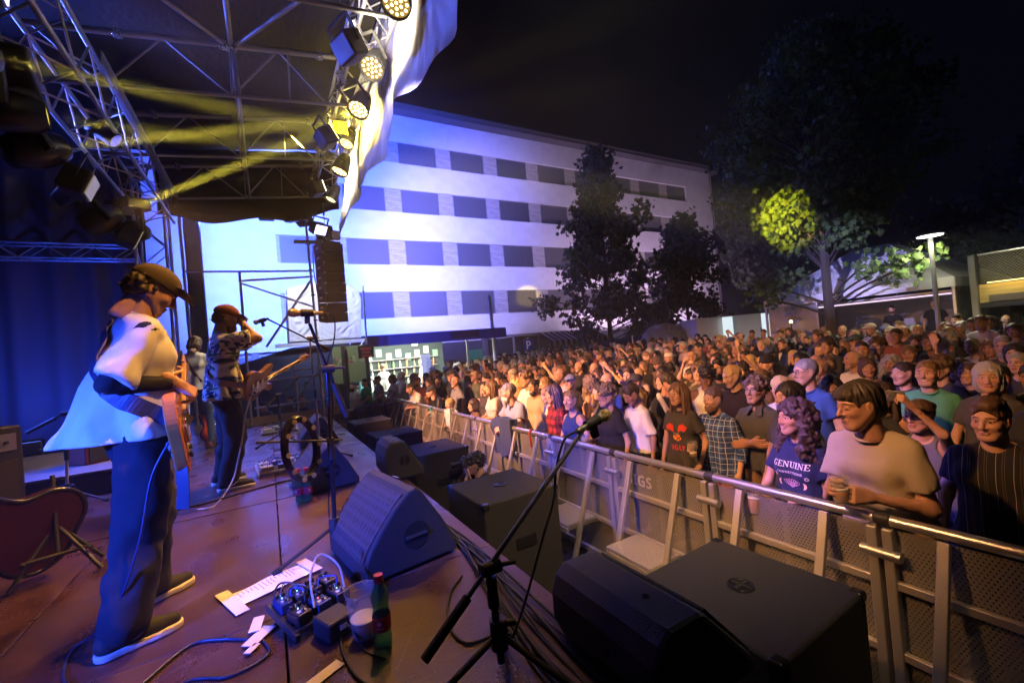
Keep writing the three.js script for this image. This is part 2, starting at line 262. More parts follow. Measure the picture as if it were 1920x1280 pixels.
{   // mixing-desk marquee
  const t = thing('marquee', 'white marquee with grey side walls over the mixing desk behind the crowd', 'tent', [15.5, 0, -6.45]);
  const cloth = M([0.72, 0.72, 0.74], 0.8, { side: 2 }), wallc = M([0.4, 0.39, 0.38], 0.9, { side: 2, bumpMap: cloudy, bumpScale: 0.06 });
  const e = 2.45, ey = 3.12, D = 5;            // eave half width, height, depth (along +x)
  const roof = new THREE.BufferGeometry(), P = [[0, ey, -e], [0, ey, e], [D, ey, e], [D, ey, -e], [2.1, 4.55, -0.5], [2.1, 4.55, 0.5], [2.9, 4.55, 0.5], [2.9, 4.55, -0.5]];
  const F = [[0, 1, 5, 4], [1, 2, 6, 5], [2, 3, 7, 6], [3, 0, 4, 7], [4, 5, 6, 7]];
  const q = []; for (const f of F) q.push(...[0, 1, 2, 0, 2, 3].flatMap((i) => P[f[i]]));
  roof.setAttribute('position', new THREE.Float32BufferAttribute(q, 3)); roof.computeVertexNormals();
  part(t, 'roof', roof, cloth);
  part(t, 'valance', [box(0.02, 0.26, 2 * e, -0.015, ey - 0.13, 0), box(D, 0.26, 0.02, D / 2, ey - 0.13, e + 0.012), box(D, 0.26, 0.02, D / 2, ey - 0.13, -e - 0.012)], cloth);
  part(t, 'back_wall', box(0.02, ey - 0.2, 2 * e - 0.1, D - 0.1, (ey - 0.2) / 2, 0), wallc);
  part(t, 'side_wall', box(D - 0.2, ey - 0.2, 0.02, D / 2, (ey - 0.2) / 2, -e + 0.08), wallc);
  part(t, 'front_wall', box(0.02, ey - 0.3, 1.5, 0.06, (ey - 0.3) / 2, -e + 0.85), wallc, 'grey cloth wall at the left of the marquee front');
  part(t, 'side_wall', box(D - 0.2, ey - 0.2, 0.02, D / 2, (ey - 0.2) / 2, e - 0.08), wallc);
  for (const [x, z] of [[0.04, -e + 0.03], [0.04, e - 0.03], [D - 0.04, e - 0.03], [D - 0.04, -e + 0.03], [0.04, -0.8]]) part(t, 'post', sbar([x, 0, z], [x, ey - 0.02, z], 0.07, 0.07), alu);
  part(t, 'roof_frame', [sbar([0.3, ey - 0.35, -e], [0.3, ey - 0.35, e], 0.06, 0.06), bar([0.3, ey - 0.35, -1.2], [2, 4.3, -0.4], 0.03), bar([0.3, ey - 0.35, 1.2], [2, 4.3, 0.4], 0.03)], alu);
  part(t, 'light_strip', box(0.04, 0.04, 4.3, 0.36, ey - 0.42, 0.2), glow([1, 0.72, 0.95], 1.3));
  { const L = new THREE.RectAreaLight(new THREE.Color(1, 0.66, 0.9), 10, 4.3, 0.06); L.name = 'marquee_light'; L.position.set(15.9, ey - 0.42, -6.25); L.lookAt(18.5, 1.9, -6.25); scene.add(L); }
  const pl = single('mixing_riser', 'dark platform inside the marquee', 'platform', rbox(3.2, 0.8, 4.0, 17.6, 0.4, -6.2, 0.02), M([0.03, 0.03, 0.03], 0.8));
  const d = thing('mixing_desk', 'dark mixing desk with tiny lit screens in the marquee', 'desk', [16.5, 0.8, -5.6]);
  part(d, 'table', rbox(0.7, 0.9, 2.4, 0, 0.45, 0, 0.02), black);
  part(d, 'screen', rbox(0.05, 0.4, 0.6, 0.1, 1.15, -0.7), black);
  part(d, 'status_light', new THREE.SphereGeometry(0.025, 8, 6).translate(-0.36, 0.95, 0.1), glow([1, 0.05, 0.03], 6)); part(d, 'status_light', new THREE.SphereGeometry(0.02, 8, 6).translate(-0.36, 0.95, -0.5), glow([0.1, 1, 0.4], 5));
  part(d, 'desk_lamp', box(0.03, 0.1, 0.02, -0.36, 1.0, -0.25), glow([0.6, 1, 1], 4));
  const um = thing('parasol_lamp', 'small lit parasol lamp beside the marquee wall', 'lamp', [15.2, 0, -7.9]);
  part(um, 'shade', lathe([[0.0, 2.52], [0.3, 2.4], [0.3, 2.38], [0, 2.44]], 16), M([0.6, 0.5, 0.4], 0.8)); part(um, 'pole', bar([0, 0, 0], [0, 2.45, 0], 0.015), black); part(um, 'bulb', new THREE.SphereGeometry(0.05, 10, 8).translate(0, 2.32, 0), glow([1, 0.7, 0.45], 8));
}
{   // lamp post
  const l = thing('street_lamp', 'slender lit street lamp with a flat round head in front of the marquee', 'street lamp', [13.4, 0, -3.78]);
  const top = 4.02;
  part(l, 'post', lathe([[0.09, 0], [0.085, 0.8], [0.05, 0.85], [0.042, top - 0.05], [0.0, top - 0.04]], 14), M([0.3, 0.3, 0.3], 0.5, { metalness: 0.5 }));
  part(l, 'head', lathe([[0, top + 0.06], [0.2, top + 0.04], [0.26, top], [0.25, top - 0.012], [0, top - 0.01]], 24), M([0.35, 0.35, 0.35], 0.5, { metalness: 0.4 }));
  part(l, 'light_disc', cyl(0.22, 0.012, 0, top - 0.022, 0, 24), glow([1, 1, 0.86], 9));
  spot([13.4, top - 0.06, -3.78], [13.4, 0, -3.78], [1, 0.97, 0.6], 42, 87.5, 0.15, 10, 'street_lamp_light');
}
{   // two-storey container bar at the far right
  const c = thing('container_bar', 'raised container bar with mesh railing and yellow lit panel at the right edge', 'container', [16, 0, -3.75], -0.12);
  const W = 4.4, fr = M([0.2, 0.19, 0.18], 0.6), yel = M([0.62, 0.5, 0.2], 0.7, { map: noiseTex(128, 128, (u, v) => { const s = 0.75 + 0.25 * noise3(u * 4, v * 12, 3); return [s, s * 0.95, s * 0.8]; }) });
  part(c, 'corner_post', sbar([0, 0, 0], [0, 3.62, 0], 0.14, 0.2), fr);
  part(c, 'corner_post', sbar([0, 0, W], [0, 3.62, W], 0.14, 0.2), fr);
  part(c, 'top_rail', sbar([0, 3.6, 0.1], [0, 3.6, W], 0.04, 0.04), alu);
  part(c, 'bottom_rail', sbar([0, 2.86, 0.1], [0, 2.86, W], 0.05, 0.05), black);
  for (const z of [0.95, 1.9, 2.9]) part(c, 'rail_post', sbar([0.01, 2.4, z], [0.01, 3.58, z], 0.04, 0.04), M([0.5, 0.42, 0.2], 0.6));
  const mesh = noiseTex(32, 32, (u, v) => { const a = (u + v) % 1, b = (u - v + 1) % 1; return a < 0.16 || b < 0.16 ? 1 : 0; });
  part(c, 'mesh_panel', metreUV(box(0.012, 0.7, W - 0.2, 0.03, 3.23, W / 2), 14), M([0.25, 0.22, 0.14], 0.6, { alphaMap: mesh, alphaTest: 0.5, side: 2 }));
  part(c, 'wall_panel', box(0.06, 0.46, W - 0.15, 0.02, 2.6, W / 2), yel);
  part(c, 'sign_board', box(0.04, 0.16, 1.0, -0.03, 2.47, 0.75), M([0.12, 0.1, 0.08], 0.6));
  part(c, 'fascia_lamp', box(0.03, 0.03, W - 0.4, -0.2, 2.86, W / 2 + 0.1), glow([1, 0.7, 0.25], 2.5));
  part(c, 'counter', rbox(0.5, 1.1, W - 0.3, 0.5, 0.55, W / 2, 0.02), black);
  part(c, 'bottle_shelf', [box(0.25, 0.03, W - 0.5, 1.6, 1.7, W / 2), box(0.25, 0.03, W - 0.5, 1.6, 1.35, W / 2)], black);
  part(c, 'back_wall', box(0.05, 2.3, W, 1.8, 1.15, W / 2), M([0.02, 0.03, 0.04], 0.8));
  part(c, 'deck', box(2.2, 0.12, W, 1.1, 2.3, W / 2), black);
  const L = new THREE.RectAreaLight(new THREE.Color(1, 0.68, 0.22), 9, W - 0.4, 0.05); L.name = 'fascia_light'; L.position.set(15.78, 2.8, -3.75 + W / 2); L.lookAt(16.05, 2.6, -3.75 + W / 2); scene.add(L);
  for (const z of [-3.3, -2.6, -2.1, -1.7]) { const bl = single('bar_bottle', 'bottle glinting on the back shelf of the container bar', 'bottle', lathe([[0, 0], [0.035, 0], [0.035, 0.16], [0.013, 0.22], [0.013, 0.28], [0, 0.28]], 10).translate(17.55, 1.73, z), M([0.25, 0.4, 0.42], 0.15), 'bottles on the container bar shelf'); }
}

for (const [x, l] of [[24.5, 'left'], [32.5, 'right']]) {
  const u = thing('facade_uplight', `low ${l} floodlight on the ground before the right half of the facade`, 'floodlight', [x, 0, -22.4]);
  part(u, 'housing', rbox(0.45, 0.3, 0.2, 0, 0.3, 0, 0.03).rotateX(0.0), black); part(u, 'lens', box(0.38, 0.22, 0.01, 0, 0.32, -0.106), glow([1, 0.7, 1], 4)); part(u, 'bracket', [box(0.02, 0.35, 0.1, -0.24, 0.17, 0), box(0.02, 0.35, 0.1, 0.24, 0.17, 0)], black);
  spot([x, 0.4, -22.55], [x + 1.5, 9.5, -28], [0.9, 0.6, 1], 430, 62, 0.8, 6, 'facade_uplight_beam');
}
// ---------------------------------------------------------------- stage platform
{
  const st = thing('stage_platform', 'brown plywood concert stage floor of large worn panels', 'stage');
  const deckTex = (k) => canvasTex(512, 512, (c, w, h) => {
    c.fillStyle = ['#40292a', '#3a2526', '#442c2a', '#382324'][k]; c.fillRect(0, 0, w, h);
    for (let i = 0; i < 7000; i++) { c.fillStyle = `rgba(${rnd() < 0.5 ? '20,12,10' : '190,150,130'},${rr(0.01, 0.06)})`; const y = rnd() * h; c.fillRect(rnd() * w, y, rr(8, 90), 1); }
    for (let i = 0; i < 0; i++) { const x = rnd() * w, y = rnd() * h, r = rr(8, 60), g = c.createRadialGradient(x, y, 0, x, y, r); g.addColorStop(0, `rgba(${rnd() < 0.6 ? '25,15,12' : '170,140,125'},${rr(0.04, 0.16)})`); g.addColorStop(1, 'rgba(0,0,0,0)'); c.fillStyle = g; c.fillRect(0, 0, w, h); }
    for (let i = 0; i < 70; i++) { c.strokeStyle = `rgba(205,175,160,${rr(0.06, 0.3)})`; c.lineWidth = rr(0.5, 1.3); c.beginPath(); const x = rnd() * w, y = rnd() * h; c.moveTo(x, y); c.lineTo(x + rr(-90, 90), y + rr(-90, 90)); c.stroke(); }
    for (let i = 0; i < 260; i++) { c.fillStyle = `rgba(215,190,170,${rr(0.1, 0.5)})`; c.fillRect(rnd() * w, rnd() * h, rr(0.7, 2), rr(0.7, 2)); }
  });
  const dm = [0, 1, 2, 3].map((k) => M('#ffffff', 0.55, { map: deckTex(k), roughnessMap: noiseTex(256, 256, (u, v) => 0.62 + 0.3 * noise3(u * 8, v * 8, 3 + k) + 0.1 * rnd()), bumpMap: fine, bumpScale: 0.0012 }));
  const xs = [1.062, -0.016, -1.095, -2.174, -3.253, -4.332, -5.411], zs = [1.7, -0.33, -2.33, -4.33, -6.33, -8.33, -10.2];
  const edge = M([0.1, 0.07, 0.05], 0.6);
  for (let i = 0; i < 6; i++) for (let j = 0; j < 6; j++) {
    const w = xs[i] - xs[i + 1], d = zs[j] - zs[j + 1], p = part(st, 'deck_panel', rbox(w - 0.007, 0.05, d - 0.008, 0, 0, 0, 0.004, 1), dm[(i * 3 + j * 5) % 4]);
    p.position.set((xs[i] + xs[i + 1]) / 2, S - 0.025 - (j * 7 + i * 3) % 3 * 0.0012, (zs[j] + zs[j + 1]) / 2);
  }
  for (let j = 0; j < 6; j++) part(st, 'edge_rail', box(0.05, 0.14, zs[j] - zs[j + 1] - 0.008, 1.04, S - 0.121, (zs[j] + zs[j + 1]) / 2), steel);
  part(st, 'front_skirt', box(0.02, S - 0.2, 11.9, 0.99, (S - 0.2) / 2, -4.25), M([0.012, 0.012, 0.014], 0.95));
  for (let j = 0; j < 7; j++) for (const x of [0.9, -2.1, -5.2]) part(st, 'leg', bar([x, 0, zs[j] * 0.98], [x, S - 0.05, zs[j] * 0.98], 0.03), steel);
  const rz = thing('drum_riser', 'low grey carpeted riser at the back of the stage behind the guitarist', 'riser', [-2.35, S, -7.1]);
  part(rz, 'top', rbox(2.2, 0.03, 2.2, 0, 0.235, 0, 0.005), M([0.16, 0.12, 0.12], 0.9)); part(rz, 'frame', rbox(2.18, 0.215, 2.18, 0, 0.108, 0, 0.005), M([0.03, 0.03, 0.035], 0.7));
  part(rz, 'edge_strip', box(0.012, 0.09, 2.1, 1.097, 0.175, 0), M([0.4, 0.34, 0.34], 0.5));
}
// ---------------------------------------------------------------- roof: trusses, canvas, cloths
const unitBar = new THREE.CylinderGeometry(1, 1, 1, 7);
function strut(parent, name, a, b, r, mat) {
  a = v3(a); b = v3(b); const d = b.clone().sub(a), m = part(parent, name, unitBar, mat);
  m.scale.set(r, d.length(), r); m.position.copy(a).add(b).multiplyScalar(0.5); m.quaternion.setFromUnitVectors(V(0, 1, 0), d.normalize()); return m;
}
function boxTruss(name, label, a, b, w, h, step, r = 0.024) {
  const t = thing(name, label, 'truss'); a = v3(a); b = v3(b);
  const d = b.clone().sub(a), L = d.length(), n = Math.round(L / step), z = d.clone().normalize(), up = Math.abs(z.y) > 0.9 ? V(1, 0, 0) : V(0, 1, 0), x = up.clone().cross(z).normalize(), y = z.clone().cross(x);
  const at = (i, sx, sy) => a.clone().addScaledVector(d, i / n).addScaledVector(x, sx * w / 2).addScaledVector(y, sy * h / 2);
  for (const [sx, sy] of [[-1, -1], [1, -1], [1, 1], [-1, 1]]) strut(t, 'chord', at(0, sx, sy), at(n, sx, sy), r, alu);
  for (let i = 0; i < n; i++) for (const [p, q] of [[[-1, -1], [1, -1]], [[1, -1], [1, 1]], [[-1, 1], [1, 1]], [[-1, -1], [-1, 1]]]) { const f = i % 2; strut(t, 'brace', at(i, ...(f ? p : q)), at(i + 1, ...(f ? q : p)), r * 0.45, alu); }
  return t;
}
boxTruss('roof_truss', 'long aluminium box truss over the back of the stage carrying the yellow beam lamps', [-1.5, 5.33, 2.0], [-1.5, 5.33, -9.7], 0.42, 0.5, 0.42);
boxTruss('front_truss', 'aluminium truss along the stage front carrying a row of round LED lamps', [1.3, 6.2, 1.5], [1.3, 6.2, -9.9], 0.34, 0.42, 0.42, 0.022);
boxTruss('truss_tower', 'upright aluminium lattice tower at the far back corner of the stage', [-1.62, S, -9.75], [-1.62, 5.9, -9.75], 0.42, 0.42, 0.45, 0.026);
boxTruss('side_truss', 'dim horizontal truss low before the dark side curtain at the far left', [-5.4, 4.55, -9.95], [-1.9, 4.55, -9.95], 0.24, 0.24, 0.3, 0.018);
{   // planar roof beams across the stage
  const top = (x) => 6.16 + (x + 1.5) * 0.135, bot = (x) => 5.56 + (x + 1.5) * 0.11;
  const lab = ['roof beam nearest the camera at the top edge with crossing brace tubes', 'roof beam with a thick upper tube crossing the top left of the stage roof', 'second roof beam farther back ending beside the yellow lamps', 'farthest roof beam above the gap where the white building shows'];
  const gal = M([0.3, 0.29, 0.28], 0.45, { metalness: 0.7 });
  [-4.4, -6.2, -8.0, -9.9].forEach((z, i) => {
    const t = thing('roof_beam', lab[i], 'beam', [0, 0, z]), xa = -1.95, xb = 1.33;
    strut(t, 'upper_tube', [xa, top(xa), 0], [xb, top(xb), 0], 0.036, gal); strut(t, 'lower_tube', [xa, bot(xa), 0], [xb, bot(xb), 0], 0.024, gal);
    const xs = [-1.9, -1.35, -0.8, -0.15, 0.4, 0.95, 1.3];
    for (let k = 0; k < 6; k++) strut(t, 'brace', [xs[k], (k % 2 ? bot : top)(xs[k]), 0], [xs[k + 1], (k % 2 ? top : bot)(xs[k + 1]), 0], 0.013, gal);
    for (const x of [-0.15, 0.5]) strut(t, 'brace', [x, bot(x), 0], [x + 0.02, top(x), 0], 0.012, gal);
    for (const x of [-0.2, 0.9, -1.2]) part(t, 'clamp', rbox(0.09, 0.1, 0.09, x, top(x), 0, 0.02), steel);
  });
  const p = thing('roof_purlin', 'long tube running along the middle of the stage roof with clamps', 'tube');
  strut(p, 'tube', [-0.12, 6.5, 2], [-0.12, 6.28, -9.9], 0.03, gal); strut(p, 'lower_tube', [-0.08, 5.98, -6.2], [-0.08, 5.7, -9.9], 0.022, gal);
  strut(p, 'hanger', [-0.1, 6.36, -6.2], [-0.08, 5.72, -6.2], 0.025, gal); strut(p, 'hanger', [-0.1, 6.33, -8.0], [-0.08, 5.66, -8.0], 0.025, gal);
  for (const z of [-4.4, -6.2, -8]) part(p, 'clamp', rbox(0.12, 0.14, 0.12, -0.12, 6.36, z, 0.02), steel);
  const bl = ['left', 'right'];
  [[[-1.7, 6.2, -4.4], [-0.2, 6.33, -6.15]], [[1.25, 6.55, -4.4], [-0.05, 6.35, -6.15]]].forEach(([a, b], i) => single('roof_brace', ['roof brace tube lit yellow running to the top left edge', 'roof brace tube running from the roof middle to the top right'][i], 'tube', bar(a, b, 0.026), gal));
  const dark = M([0.007, 0.007, 0.01], 0.9, { side: 2, bumpMap: cloudy, bumpScale: 0.05 });
  // canvas: an uneven sheet with a little thickness
  const g = new THREE.BoxGeometry(7.2, 0.02, 12.6, 36, 1, 60), q = g.attributes.position;
  for (let i = 0; i < q.count; i++) { const x = q.getX(i) - 1.94, z = q.getZ(i) - 3.9; q.setXYZ(i, x, q.getY(i) + 6.62 + (x + 1.5) * 0.13 + 0.05 * Math.sin(z * 1.74) * Math.sin(x * 1.3) + 0.03 * noise3(x * 2, z * 2, 1), z); }
  g.computeVertexNormals();
  single('roof_canvas', 'dark fabric roof stretched over the stage', 'canvas', g, dark);
  const g2 = new THREE.BoxGeometry(3.2, 1, 0.015, 40, 6, 1), q2 = g2.attributes.position;
  for (let i = 0; i < q2.count; i++) { const x = q2.getX(i), v = q2.getY(i) + 0.5, X = x + 0.02, lo = 5.27 + 0.3 * Math.max(0, (X + 0.5) / 1.9) ** 1.5 + 0.06 * Math.cos(X * 4.2); q2.setXYZ(i, X, lo + (6.75 + X * 0.12 - lo) * v, q2.getZ(i) - 10.08 + 0.02 * Math.sin(X * 9)); }
  g2.computeVertexNormals();
  single('roof_end_cloth', 'dark cloth hanging with a curved edge from the far end of the stage roof', 'cloth', g2, dark);
  // white front cloth, hanging in folds outside the lamps
  const nz = 90, ny = 14, pos = [], idx = [], uv = [];
  for (let i = 0; i <= nz; i++) for (let j = 0; j <= ny; j++) {
    const z = 1.6 - 10.7 * i / nz, v = j / ny, end = Math.max(0, (-8.2 - z) / 0.9);
    const lo = 5.02 + 0.07 * Math.sin(z * 2.3) + 0.04 * Math.sin(z * 5.1 + 1) + 0.0 * end, hi = 7.0 - 1.6 * Math.min(1, Math.max(0, (-8.6 - z) / 0.5)) ** 1.5;
    pos.push(1.62 + 0.05 * v + (1 - v) * (-0.14 + 0.06 * Math.sin(z * 3.1) + 0.03 * Math.sin(z * 7.3 + v * 3)) + 0.02 * noise3(z * 3, v * 3, 2), lo + (hi - lo) * v, z - 0.15 * (1 - v) * Math.min(1, end)); uv.push(z, v);
  }
  for (let i = 0; i < nz; i++) for (let j = 0; j < ny; j++) { const a = i * (ny + 1) + j, b = a + ny + 1; idx.push(a, b, a + 1, b, b + 1, a + 1); }
  const cg = new THREE.BufferGeometry(); cg.setAttribute('position', new THREE.Float32BufferAttribute(pos, 3)); cg.setAttribute('uv', new THREE.Float32BufferAttribute(uv, 2)); cg.setIndex(idx); cg.computeVertexNormals();
  single('front_cloth', 'white cloth hanging in folds along the stage front outside the lamps', 'cloth', cg, M([0.72, 0.7, 0.66], 0.85, { side: 2, transmission: 0.25, bumpMap: cloudy, bumpScale: 0.05 }));
  // blue perforated cable tray on the back truss
  const tr = thing('cable_tray', 'slim perforated metal strip catching blue light along the back truss', 'tray');
  part(tr, 'strip', box(0.012, 0.1, 4.2, -1.22, 5.52, -7.7), M([0.5, 0.5, 0.55], 0.35, { metalness: 0.7, alphaMap: noiseTex(64, 16, (u, v) => (((u * 1) % 1) < 0.45 && Math.abs(v - 0.5) < 0.3 ? 0 : 1)), alphaTest: 0.5 }));
  tr.children[0].material.alphaMap.repeat.set(70, 1);
  part(tr, 'rail', bar([-1.22, 5.6, -5.6], [-1.22, 5.6, -9.8], 0.012), alu);
}
{   // dark side curtain with folds
  const c = thing('side_curtain', 'dark curtain hanging in folds at the far left side of the stage', 'curtain');
  const g = new THREE.PlaneGeometry(4.4, 5.2, 150, 4), p = g.attributes.position;
  for (let i = 0; i < p.count; i++) { const x = p.getX(i) - 4.0; p.setXYZ(i, x, p.getY(i) + S + 2.6, -10.15 + 0.07 * Math.sin(x * 14 + 0.7 * Math.sin(x * 3)) + 0.03 * noise3(x * 6, p.getY(i), 3)); }
  g.computeVertexNormals(); part(c, 'cloth', g, M([0.05, 0.052, 0.065], 0.9, { side: 2 })); part(c, 'rod', bar([-6.2, 6.4, -10.1], [-1.8, 6.4, -10.1], 0.025), steel);
  const c2 = thing('back_curtain', 'dark curtain closing the back of the stage out at the left', 'curtain');
  const g2 = new THREE.PlaneGeometry(13, 5.4, 200, 4).rotateY(Math.PI / 2), p2 = g2.attributes.position;
  for (let i = 0; i < p2.count; i++) { const z = p2.getZ(i) - 4; p2.setXYZ(i, -5.7 + 0.08 * Math.sin(z * 12), p2.getY(i) + S + 2.7, z); }
  g2.computeVertexNormals(); part(c2, 'cloth', g2, M([0.02, 0.02, 0.026], 0.9, { side: 2 })); part(c2, 'rod', bar([-5.7, 6.6, 2.4], [-5.7, 6.6, -10.4], 0.025), steel);
}
// ---------------------------------------------------------------- scaffolding and railings at the far end of the stage
{
  const g = M([0.38, 0.38, 0.4], 0.45, { metalness: 0.75 });
  const s = thing('scaffold_frame', 'galvanised scaffold tubes standing at the far front corner of the stage', 'scaffold');
  strut(s, 'standard', [1.0, 0, -10.25], [0.93, 5.75, -10.25], 0.026, g); strut(s, 'standard', [-0.37, S, -10.3], [-0.37, 4.3, -10.3], 0.026, g); strut(s, 'standard', [-1.25, 0, -10.35], [-1.3, 5.6, -10.35], 0.03, g);
  strut(s, 'ledger', [-1.3, 4.3, -10.3], [1.0, 4.34, -10.3], 0.022, g); strut(s, 'ledger', [-0.4, 4.12, -10.3], [1.0, 4.22, -10.3], 0.024, g);
  strut(s, 'brace', [-0.35, 4.08, -10.35], [0.98, 3.55, -10.35], 0.02, M([0.6, 0.6, 0.6], 0.4)); strut(s, 'brace', [0.96, 4.16, -10.4], [0.0, 2.75, -10.4], 0.026, g);
  for (let k = 0; k < 8; k++) part(s, 'coupler', cyl(0.045, 0.03, 0.985 - 0.006 * k, 1.6 + 0.55 * k, -10.25, 10), steel);
  const rl = thing('stage_railing', 'pale tube railing with a brace at the far end of the stage', 'railing');
  for (const [y, x0, x1] of [[2.06, -0.3, 1.25], [1.52, -0.3, 1.25], [2.22, -0.3, 0.95]]) strut(rl, 'rail', [x0, y - 0.02, -10.4], [x1, y, -10.4], 0.022, g);
  strut(rl, 'brace', [0.35, 1.5, -10.42], [0.95, 2.1, -10.42], 0.015, g); for (const x of [-0.25, 0.5, 1.22]) strut(rl, 'post', [x, S, -10.43], [x, 2.25, -10.43], 0.022, g);
  part(rl, 'toe_board', box(2.6, 0.16, 0.03, 0, S + 0.08, -10.3), M([0.3, 0.2, 0.12], 0.8));
  const dk = single('corner_pillar', 'tall dark pillar rising at the left end of the bright facade', 'pillar', rbox(0.28, 5.8, 0.24, -1.2, 2.9, -11.2, 0.02), M([0.05, 0.06, 0.12], 0.7));
}
// ---------------------------------------------------------------- line array
{
  const la = thing('line_array', 'curved hanging column of black loudspeakers before the bright facade', 'loudspeaker', [1.3, 0, -10.0], 0);
  const face = noiseTex(64, 64, (u, v) => (Math.hypot((u * 16) % 1 - 0.5, (v * 16) % 1 - 0.5) < 0.3 ? 0.2 : 1)), pv = M([0.05, 0.045, 0.055], 0.6), gr = M([0.06, 0.055, 0.065], 0.5, { map: face });
  let y = 4.83, z = 0.1;
  for (let k = 0; k < 8; k++) {
    const a = 0.01 + 0.022 * k, c = part(la, 'speaker_cabinet', prism([[-0.23, -0.1], [0.23, -0.1], [0.23, 0.1], [-0.23, 0.1]], 0.42, 0.012).translate(0, 0, -0.21), pv);
    c.position.set(0, y - 0.1, z); c.rotation.set(a, 0.28, 0); y -= 0.208; z -= 0.003 * k;
    part(c, 'grille', box(0.4, 0.17, 0.01, 0, 0, 0.214), gr); part(c, 'side_handle', rbox(0.01, 0.05, 0.14, -0.235, 0, 0, 0.004), alu);
    part(c, 'rigging_pin', box(0.03, 0.05, 0.02, -0.2, 0.085, 0.2), alu); part(c, 'badge', cyl(0.05, 0.006, 0.06, 0, 0.221, 14).rotateX(0), gr);
  }
  part(la, 'fly_frame', [box(0.9, 0.06, 0.08, -0.2, 4.87, 0.1), box(0.08, 0.06, 0.5, 0, 4.9, 0)], black);
  part(la, 'rigging_chain', bar([-0.02, 5.2, 0], [-0.02, 5.75, 0], 0.008), steel); part(la, 'hook', rbox(0.04, 0.12, 0.04, -0.02, 5.55, 0, 0.015), black);
  part(la, 'cable', tube([[-0.3, 4.8, 0.1], [-0.32, 4.2, 0.12], [-0.28, 3.6, 0.14], [-0.3, 3.2, 0.1]], 0.012), black);
  const mo = thing('chain_hoist', 'dark motor hoist with a white casing on top of the hanging loudspeakers', 'hoist', [1.32, 4.95, -10.0]);
  part(mo, 'motor', [cyl(0.14, 0.3, 0, 0.14, 0, 16).rotateZ(0.1), rbox(0.22, 0.25, 0.3, -0.12, 0.1, 0, 0.04)], M([0.04, 0.035, 0.05], 0.5)); part(mo, 'chain_bag', rbox(0.2, 0.2, 0.16, 0.16, 0.1, 0.05, 0.05), M([0.5, 0.5, 0.52], 0.6));
}
// ---------------------------------------------------------------- white clad container and dark wing beside the stage
{
  const w = thing('clad_tower', 'white tarpaulin clad box glowing behind the hanging loudspeakers', 'container', [0, 0, -13.1]);
  const tarp = M([0.8, 0.8, 0.82], 0.6, { bumpMap: cloudy, bumpScale: 0.04 });
  part(w, 'tarpaulin', prism([[0.55, 2.95], [2.42, 2.95], [2.5, 4.1], [2.44, 4.35], [1.9, 4.72], [0.58, 4.4]], 1.4, 0.02).translate(0, 0, -1.4), tarp);
  part(w, 'lower_rail', sbar([0.2, 2.86, 0.06], [2.5, 2.86, 0.06], 0.06, 0.1), M([0.7, 0.7, 0.72], 0.5)); part(w, 'corner_tube', bar([2.5, 0, 0.1], [2.56, 4.45, 0.1], 0.03), steel); part(w, 'awning_arm', bar([2.2, 2.5, 0.1], [2.5, 2.9, 0.1], 0.02), alu);
  const d = thing('stage_wing', 'dark blue cloth clad wing under the white box beside the stage', 'cloth wall', [0, 0, -13.3]);
  part(d, 'cloth', prism([[-1.2, 0.4], [2.1, 0.4], [2.1, 2.85], [0.6, 2.8], [-1.2, 2.3]], 0.1).translate(0, 0, 0), M([0.045, 0.06, 0.11], 0.9)); part(d, 'brace', bar([0.2, 0.5, 0.15], [0.9, 1.9, 0.15], 0.02), steel);
  const gb = single('printed_banner', 'pale green printed banner between dark posts left of the bar', 'banner', rbox(0.95, 1.05, 0.03, 2.05, 2.2, -12.95, 0.01), M('#ffffff', 0.7, { map: canvasTex(256, 256, (c, W, H) => { c.fillStyle = '#7d8a4f'; c.fillRect(0, 0, W, H); for (let i = 0; i < 26; i++) { c.fillStyle = ['#b06a60', '#8a5648', '#5d6b3a', '#93a066'][i % 4]; c.beginPath(); c.ellipse(rnd() * W, H * (0.3 + 0.2 * rnd()), rr(6, 22), rr(5, 16), rnd() * 3, 0, 7); c.fill(); } }) }));
  for (const x of [1.85, 2.48]) single('banner_post', x < 2 ? 'dark post crossing the green banner' : 'dark post between the green banner and the bar', 'post', rbox(0.1, 2.75, 0.1, x, 1.37, -12.86, 0.02), black);
  const mb = thing('menu_board', 'small dark menu board with red lettering hanging at the bar corner', 'sign', [2.38, 2.52, -12.4]);
  part(mb, 'board', rbox(0.42, 0.34, 0.03, 0, 0, 0, 0.01), black); for (let k = 0; k < 3; k++) part(mb, 'lettering', text(['MENU', 'BIER', 'WEIN'][k], 0.07).translate(0, 0.08 - 0.1 * k, 0.018), M([0.5, 0.08, 0.06], 0.6));
}
